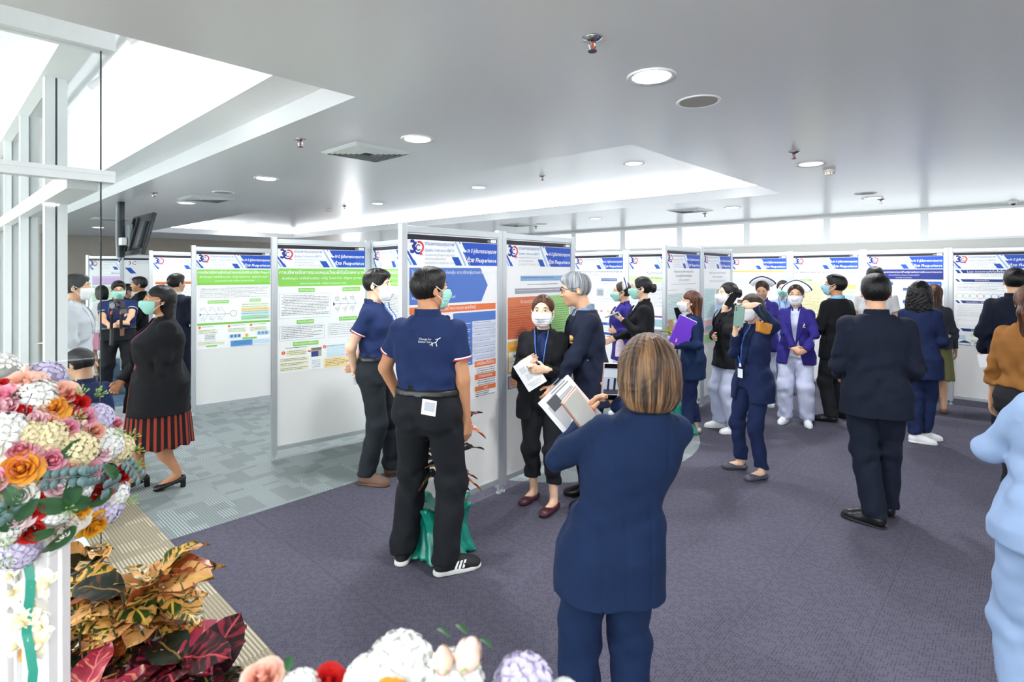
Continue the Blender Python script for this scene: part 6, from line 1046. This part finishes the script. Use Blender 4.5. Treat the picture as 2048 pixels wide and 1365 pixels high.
pb = thing('planter_box', 'low white planter box behind the crotons by the glass screen', 'planter', xy(150, 2.12), ROOM); MB().bb(-.2, .12, -.1, .1, 0, .41, bev=.01).obj('box', M_WHITE, pb); MB().bb(-.22, .14, -.12, .12, .41, .45, bev=.006).obj('rim', M_WHITE, pb)
# ---- flowers
def petal_mat(name, c, tip=None, rough=.55):
    m, t, b, L = base(name); b.inputs['Roughness'].default_value = rough; b.inputs['Specular IOR Level'].default_value = .25; b.inputs['Subsurface Weight'].default_value = .1; b.inputs['Subsurface Scale'].default_value = .01
    lw = nd(t, 'ShaderNodeTexCoord'); sp = nd(t, 'ShaderNodeVectorMath', operation='LENGTH'); L(lw.outputs['Object'], sp.inputs[0]); mr = nd(t, 'ShaderNodeMapRange'); mr.inputs['From Min'].default_value = .12; mr.inputs['From Max'].default_value = .92; L(sp.outputs['Value'], mr.inputs['Value'])
    mx = nd(t, 'ShaderNodeMix', data_type='RGBA'); mx.inputs[6].default_value = (*srgb(c), 1); mx.inputs[7].default_value = (*srgb(tip or c), 1); L(mr.outputs[0], mx.inputs[0]); L(mx.outputs[2], b.inputs['Base Color']); return m
PM_ = {'red': petal_mat('red rose petals', '#b3131a', '#d3201f'), 'pink': petal_mat('pink rose petals', '#e0557f', '#f3b3c6'), 'blush': petal_mat('blush rose petals', '#eda0b4', '#f6e0e4'), 'orange': petal_mat('orange rose petals', '#e8862c', '#f5b042'), 'peach': petal_mat('peach rose petals', '#ec8f78', '#f7cdbb'), 'white': petal_mat('ivory rose petals', '#f2e3cf', '#f8f5f0'), 'yellow': petal_mat('golden rose petals', '#e59a1a', '#f2b632'), 'creamh': petal_mat('cream hydrangea florets', '#f2d79a', '#f7e8be'), 'whiteh': petal_mat('white hydrangea florets', '#eef0ea', '#fbfbf8'), 'lilach': petal_mat('lilac hydrangea florets', '#b7a8dd', '#dcd3f0'), 'bud': petal_mat('pink bud petals', '#ef9aa4', '#f8d6c8')}
M_FG = mat('flower leaf green', '#2c5a34', .4, var=.2, scale=20); M_FB = mat('eucalyptus blue green', '#6f8f90', .5, var=.15); M_FL = mat('fresh light green', '#8fb95a', .5, var=.2)
def rose_mesh(kind, seed):
    "unit rose: spiral of cupped petals, radius about 1"
    rg = random.Random(seed); mb = MB(); n = 22; mb.lathe([(.02, -.2), (.16, .0), (.17, .35), (.09, .62), (.01, .66)], 10)
    for k in range(n):
        t = k/(n-1); a = k*2.39996+rg.random()*.3; rr = .07+.62*t**.95; hh = .98-.42*t*t; wd = 1.5+.35*t; op = .02+.9*t**2.0; V = []; N, M_ = 5, 5
        for i in range(N+1):
            f = i/N; rad = rr*(.55+.45*f)+op*.32*f*f; z = -.25+hh*f*1.1-(.28*t*f**4) 
            for j in range(M_+1):
                u = j/M_*2-1; aa = a+u*wd*(.5+.5*math.sin(math.pi*(.25+.6*f)))*.62; sh_ = 1-.10*abs(u)**3*f; curl = 1+.10*f**5*(1-abs(u)) ; V.append((rad*sh_*curl*math.cos(aa), rad*sh_*curl*math.sin(aa), z-.16*abs(u)**2.2*f+.02*rg.random()*f))
        mb.add(V, [(i*(M_+1)+j, i*(M_+1)+j+1, (i+1)*(M_+1)+j+1, (i+1)*(M_+1)+j) for i in range(N) for j in range(M_)])
    return mb.mesh('rose', PM_[kind], True)
def hyd_mesh(kind, seed):
    rg = random.Random(seed); mb = MB(); n = 46
    for k in range(n):
        z = 1-1.15*(k+.5)/n; r_ = math.sqrt(max(0, 1-z*z)); a = k*2.39996; nrm_ = Vector((r_*math.cos(a), r_*math.sin(a), z)); M3 = nrm_.to_track_quat('Z', 'Y').to_matrix(); c = nrm_*(.86+.12*rg.random()); sp = rg.random()*1.6
        for q in range(4):
            b_ = sp+q*math.pi/2; V = []
            for (rd, da, dz_) in ((.02, 0, 0), (.22, -.62, .05), (.34, -.28, .02), (.36, 0, .0), (.34, .28, .02), (.22, .62, .05)): V.append(c+M3 @ Vector((rd*math.cos(b_+da), rd*math.sin(b_+da), dz_+.03*rg.random())))
            mb.add(V, [(0, 1, 2, 3), (0, 3, 4, 5)])
    mb.lathe([(.05, -.35), (.7, -.1), (.84, .3), (.55, .72), (.05, .88)], 14); return mb.mesh('hydrangea', PM_[kind], True)
def bud_mesh(seed):
    mb = MB(); mb.lathe([(.05, 0), (.38, .2), (.48, .6), (.40, 1.1), (.22, 1.5), (.05, 1.7)], 12)
    for k in range(3):
        a = k*2.1; V = []
        for i in range(5):
            f = i/4
            for u in (-1, -.4, .4, 1): r_ = .5*math.sin(math.pi*(.18+.62*f))+.03; V.append((r_*math.cos(a+u*.75), r_*math.sin(a+u*.75), .15+1.35*f-.2*abs(u)*f))
        mb.add(V, [(i*4+j, i*4+j+1, (i+1)*4+j+1, (i+1)*4+j) for i in range(4) for j in range(3)])
    for k in range(5):
        a = k*1.2566; mb.add([(.3*math.cos(a-.4), .3*math.sin(a-.4), .05), (.3*math.cos(a+.4), .3*math.sin(a+.4), .05), (.5*math.cos(a+.25), .5*math.sin(a+.25), .5), (.62*math.cos(a), .62*math.sin(a), .95), (.5*math.cos(a-.25), .5*math.sin(a-.25), .5)], [(0, 1, 2, 3, 4)], 1)
    return mb.mesh('rose_bud', [PM_['bud'], M_FL], True)
FM = {('rose', k, s_): rose_mesh(k, s_) for k in ('red', 'pink', 'blush', 'orange', 'peach', 'white', 'yellow') for s_ in (1,)}
FM.update({('hyd', k, 1): hyd_mesh(k, 3) for k in ('creamh', 'whiteh', 'lilach')}); FM[('bud', 'bud', 1)] = bud_mesh(1)
V_, F_ = leaf_shape(.09, .05, 6, 4, .12, .3); _m = MB(); _m.add(V_, F_); FLEAF = _m.mesh('leaf', M_FG, True)
_m = MB()
for k in range(5):
    for s_ in (1, -1): _m.prism([(s_*(.008+.014*math.cos(R(a)))+s_*.008, .012+.02*k+.013*math.sin(R(a)), .004*k) for a in range(0, 360, 45)], (0, 0, .0012))
_m.tube([(0, -.03, 0), (0, .11, .02)], .0015, 5); EUC = _m.mesh('eucalyptus_sprig', M_FB, True)
_m = MB()
for k in range(9): a = k*2.4; _m.tube([(0, 0, 0), (.02*math.cos(a), .03+.004*k, .02*math.sin(a)), (.035*math.cos(a), .05+.006*k, .035*math.sin(a))], [.0012, .001, .006], 5)
SPRIG = _m.mesh('filler_sprig', M_FL, True)
def flower(T, kind, col, p, nrm_, r, spin=0):
    o = link({'rose': 'rose', 'hyd': 'hydrangea', 'bud': 'rose_bud'}[kind], FM[(kind, col, 1)], T); q = Vector(nrm_).to_track_quat('Z', 'Y').to_matrix().to_4x4(); o.matrix_local = Matrix.Translation(p) @ q @ Matrix.Rotation(spin, 4, 'Z') @ Matrix.Scale(r, 4); return o
# left bouquet: every visible bloom set at its pixel on the ball's surface
BD = 1.22; bc = at(10, 935, BD+.02); BR = .255
bq = thing('flower_arrangement', 'large ball of silk roses and hydrangeas on the white stand at left', 'flowers', (bc.x, bc.y, 0)); rg = random.Random(4)
MB().lathe([(.02, -.15), (.11, -.11), (.15, 0), (.11, .11), (.02, .15)], 20, (0, 0, bc.z)).obj('foam_ball', M_FG, bq, smooth=True)
def on_ball(px, py, rx=BR, c=bc):
    "nearest point of the bouquet's surface along the pixel's ray"
    o = Vector((0, 0, CAM_H)); d_ = (at(px, py, 1)-o).normalized(); L0 = c-o; tca = L0.dot(d_); d2 = L0.length_squared-tca*tca; q = rx*rx-d2
    p = o+d_*(tca-math.sqrt(q)) if q > 0 else c+((o+d_*tca)-c).normalized()*rx
    return p, (p-c).normalized()
def px_r(px_size, d_): return px_size*d_/FPX
BLOOMS = [('rose', 'peach', 55, 775, 42), ('rose', 'pink', 15, 800, 38), ('rose', 'blush', 12, 820, 34), ('hyd', 'whiteh', 75, 790, 40), ('rose', 'peach', 125, 790, 34), ('rose', 'red', 42, 828, 26), ('rose', 'orange', 103, 818, 30), ('rose', 'red', 152, 808, 26), ('hyd', 'lilach', 203, 832, 27), ('rose', 'pink', 170, 835, 24), ('rose', 'blush', 70, 842, 26), ('rose', 'peach', 98, 842, 20), ('rose', 'pink', 136, 856, 22), ('hyd', 'whiteh', 15, 862, 40), ('hyd', 'creamh', 62, 868, 30), ('hyd', 'creamh', 102, 872, 32), ('rose', 'peach', 190, 863, 22), ('rose', 'pink', 42, 900, 30), ('hyd', 'creamh', 160, 900, 36), ('hyd', 'whiteh', 222, 888, 30), ('rose', 'blush', 207, 905, 22), ('hyd', 'creamh', 248, 895, 26), ('rose', 'orange', 42, 938, 40), ('rose', 'pink', 104, 922, 29), ('rose', 'peach', 142, 930, 22), ('rose', 'pink', 180, 947, 26), ('rose', 'red', 246, 950, 20), ('rose', 'white', 40, 990, 32), ('rose', 'blush', 118, 970, 30), ('hyd', 'whiteh', 165, 980, 22), ('rose', 'red', 203, 985, 26), ('hyd', 'whiteh', 238, 988, 26), ('rose', 'red', 73, 1015, 28), ('hyd', 'whiteh', 115, 1028, 26), ('rose', 'yellow', 162, 1022, 22), ('hyd', 'lilach', 223, 1022, 28), ('rose', 'blush', 32, 1035, 30), ('rose', 'red', 62, 1065, 26), ('rose', 'white', 120, 1060, 32), ('rose', 'white', 155, 1040, 26), ('rose', 'yellow', 190, 1050, 28), ('hyd', 'whiteh', 10, 1068, 28), ('hyd', 'lilach', 38, 1112, 34), ('rose', 'pink', -18, 960, 34), ('rose', 'white', -30, 900, 40), ('rose', 'red', -20, 1030, 30), ('bud', 'bud', 52, 748, 16), ('bud', 'bud', 88, 768, 15), ('bud', 'bud', 75, 812, 13), ('bud', 'bud', 165, 850, 13), ('bud', 'bud', 98, 900, 12), ('rose', 'pink', 235, 848, 14), ('rose', 'red', 12, 770, 18)]
for kd, cl, x, y, rs in BLOOMS:
    p, n_ = on_ball(x, y); rr = px_r(rs*1.12, p.y); up = Vector((0, 0, .3)) if kd == 'bud' else Vector((0, 0, .12)); p = p-n_*rr*(.15 if kd == 'rose' else .45 if kd == 'hyd' else .1); flower(bq, kd, cl, p-Vector((bc.x, bc.y, 0)), n_+up+Vector((0, -.25, 0)), rr*(1.0 if kd != 'bud' else .8), rg.random()*6)
for k in range(64):         # blooms on the sides that face away from the photograph
    zz = .9-1.75*(k+.5)/64; a = k*2.39996; n_ = Vector((math.sqrt(1-zz*zz)*math.cos(a), math.sqrt(1-zz*zz)*math.sin(a), zz)); p = bc+n_*BR; qx = CX+p.x/p.y*FPX
    if (qx > -45 and n_.dot((Vector((0, 0, CAM_H))-bc).normalized()) > .05) or n_.z < -.55 or qx > 150: continue
    kd, cl = (('rose', 'white'), ('hyd', 'whiteh'), ('rose', 'pink'), ('hyd', 'creamh'), ('rose', 'peach'), ('rose', 'red'), ('hyd', 'lilach'))[k % 7]; flower(bq, kd, cl, p-n_*.02-Vector((bc.x, bc.y, 0)), n_, .043, a)
for x, y, s_ in ((138, 903, 1.1), (140, 985, 1.5), (105, 1010, 1.4), (120, 1075, 1.5), (150, 1005, 1.3), (5, 1035, 1.6), (70, 1070, 1.0), (196, 1000, 1.1), (165, 955, 1.0), (45, 790, 1.1), (225, 1040, .9), (60, 1012, 1.0), (215, 940, 1.0), (20, 985, 1.0)):
    p, n_ = on_ball(x, y, BR+.01); o = link('leaf', FLEAF, bq); o.matrix_local = Matrix.Translation(p-Vector((bc.x, bc.y, 0))) @ n_.to_track_quat('Z', 'Y').to_matrix().to_4x4() @ Matrix.Rotation(rg.random()*6, 4, 'Z') @ Matrix.Translation((0, -.03, .006)) @ Matrix.Scale(.52*s_, 4)
for me_, pts in ((EUC, ((215, 945), (82, 962), (250, 920), (240, 965), (70, 985))), (SPRIG, ((255, 880), (262, 905), (5, 970), (10, 1080), (150, 840), (225, 870), (250, 1000), (130, 1020), (265, 935), (160, 795), (190, 795), (12, 1115)))):
    for x, y in pts: p, n_ = on_ball(x, y, BR+.006); o = link(me_.name.split('.')[0], me_, bq); o.matrix_local = Matrix.Translation(p-Vector((bc.x, bc.y, 0))) @ ((n_+Vector((rg.uniform(-.4, .4), -.2, .3))).to_track_quat('Y', 'Z') if me_ is SPRIG else n_.to_track_quat('Z', 'Y')).to_matrix().to_4x4() @ Matrix.Rotation(0 if me_ is SPRIG else rg.random()*6, 4, 'Z') @ Matrix.Scale(.32 if me_ is SPRIG else .7, 4)
# the stand with rods, orchids and ribbons
sd_ = thing('flower_stand', 'white slatted flower stand with hanging orchids at left', 'stand', (bc.x, bc.y, 0), 0); M_SW = mat('white painted wood', '#efeef0', .4, var=.02)
for x, y in ((.092, -.1), (.178, -.1), (-.06, .03), (.1, .03)): MB().bb(x-.015, x+.015, y-.012, y+.012, 0, 1.17, bev=.003).obj('post', M_SW, sd_)
for z in (.06, 1.15): MB().bb(-.08, .2, -.12, .05, z, z+.03, bev=.003).obj('shelf', M_SW, sd_)
for k in range(2): MB().tube([(.12+k*.028, -.1, .09), (.113+k*.0147, -.1, 1.15)], .003, 8).obj('rod', M_SW, sd_)
PM_['orchid'] = petal_mat('ivory orchid petals', '#f3e6b4', '#f6f4ee')
def orchid_mesh():
    mb = MB()
    for a, w_, l_ in ((90, .55, 1.0), (210, .5, 1.0), (330, .5, 1.0), (20, .95, .95), (160, .95, .95)):
        V, F = leaf_shape(l_, w_, 5, 4, .05, .25, .03); mb.xf = Matrix.Rotation(R(a-90), 4, 'Z'); mb.add(V, F)
    mb.xf = Matrix.Identity(4); mb.lathe([(.04, 0), (.2, .1), (.16, .35), (.05, .45)], 10, (0, -.1, 0)); return mb.mesh('orchid', PM_['orchid'], True)
ORC = orchid_mesh(); og = thing('orchid_garland', 'string of ivory silk orchids hanging inside the white stand', 'flowers', (bc.x, bc.y, 0)); MB().tube([(.03, -.02, 1.16), (.05, -.05, 1.0), (.03, -.04, .8), (.02, -.05, .55)], .003, 6).obj('stem', M_FL, og)
for x, y, rs, dy in ((25, 1190, 34, -.11), (88, 1170, 34, -.1), (70, 1225, 30, -.1), (40, 1245, 38, -.12), (85, 1255, 30, -.1), (30, 1290, 34, -.11), (75, 1290, 34, -.11), (20, 1150, 30, -.1)):
    p = at(x, y, bc.y+dy-.03); o = link('orchid', ORC, og); o.matrix_local = Matrix.Translation(p-Vector((bc.x, bc.y, 0))) @ Vector((rg.uniform(-.3, .6), -1, rg.uniform(-.2, .5))).to_track_quat('Z', 'Y').to_matrix().to_4x4() @ Matrix.Rotation(rg.random()*6, 4, 'Z') @ Matrix.Scale(px_r(rs, p.y), 4)
for x, w_, nm, mt in ((52, .015, 'ribbon', M_SATIN), (44, .008, 'ribbon', mat('white satin ribbon', '#f0f1f3', .3))):
    p0, p1 = at(x, 1125, bc.y-.14), at(x+8, 1420, bc.y-.16); N = 8; V = []
    for i in range(N+1): q = p0.lerp(p1, i/N); q.x += .006*math.sin(i*1.3); V += [(q.x-w_/2, q.y, q.z), (q.x+w_/2, q.y+.006, q.z)]
    mb = MB(); mb.add(V, [(2*i, 2*i+1, 2*i+3, 2*i+2) for i in range(N)]); o = mb.obj(nm, mt); o.parent = bq; o.location = (-bc.x, -bc.y, 0)
# blurred bouquet right under the camera
B2 = at(800, 1500, .62); b2 = thing('flower_arrangement', 'blurred white and pink flower heads at the bottom edge close to the camera', 'flowers', (B2.x, B2.y, 0)); MB().lathe([(.01, -.06), (.06, -.05), (.08, 0), (.05, .02), (.01, .03)], 20, (0, -.03, B2.z-.05)).obj('foam_base', M_FG, b2)
for kd, cl, x, y, rs, dd in (('rose', 'peach', 525, 1365, 48, 0), ('hyd', 'whiteh', 800, 1345, 70, 0), ('hyd', 'whiteh', 740, 1365, 50, -.02), ('hyd', 'whiteh', 905, 1375, 64, -.02), ('rose', 'red', 655, 1375, 46, 0), ('hyd', 'whiteh', 600, 1385, 40, -.01), ('rose', 'orange', 780, 1395, 40, -.05), ('hyd', 'lilach', 1048, 1380, 62, 0), ('bud', 'bud', 888, 1345, 52, -.05), ('bud', 'bud', 928, 1338, 64, -.06), ('hyd', 'whiteh', 1130, 1392, 30, 0), ('rose', 'blush', 960, 1420, 50, -.04), ('rose', 'pink', 700, 1430, 50, -.04)):
    p = at(x, y, B2.y+dd); rr = px_r(rs, p.y); flower(b2, kd, cl, p-Vector((B2.x, B2.y, 0)), (rg.uniform(-.25, .25)+(.3 if x == 928 else 0), -.35, 1) if kd != 'hyd' else (0, -.6, .8), rr*(1 if kd != 'bud' else .8), rg.random()*6)
for x, y in ((575, 1345), (900, 1275), (985, 1297), (935, 1270)):
    p = at(x, y, B2.y); o = link('leaf', FLEAF, b2); o.matrix_local = Matrix.Translation(p-Vector((B2.x, B2.y, 0))) @ Matrix.Rotation(rg.random()*6, 4, 'Z') @ Matrix.Rotation(R(40), 4, 'X') @ Matrix.Scale(.2, 4)
st2 = thing('flower_stand', 'white stand under the flowers at the bottom edge', 'stand', (B2.x, B2.y-.03, 0)); MB().lathe([(.16, 0), (.17, .02), (.03, .05), (.03, B2.z-.16), (.08, B2.z-.151), (.09, B2.z-.12)], 20).obj('pedestal', M_SW, st2, smooth=False)
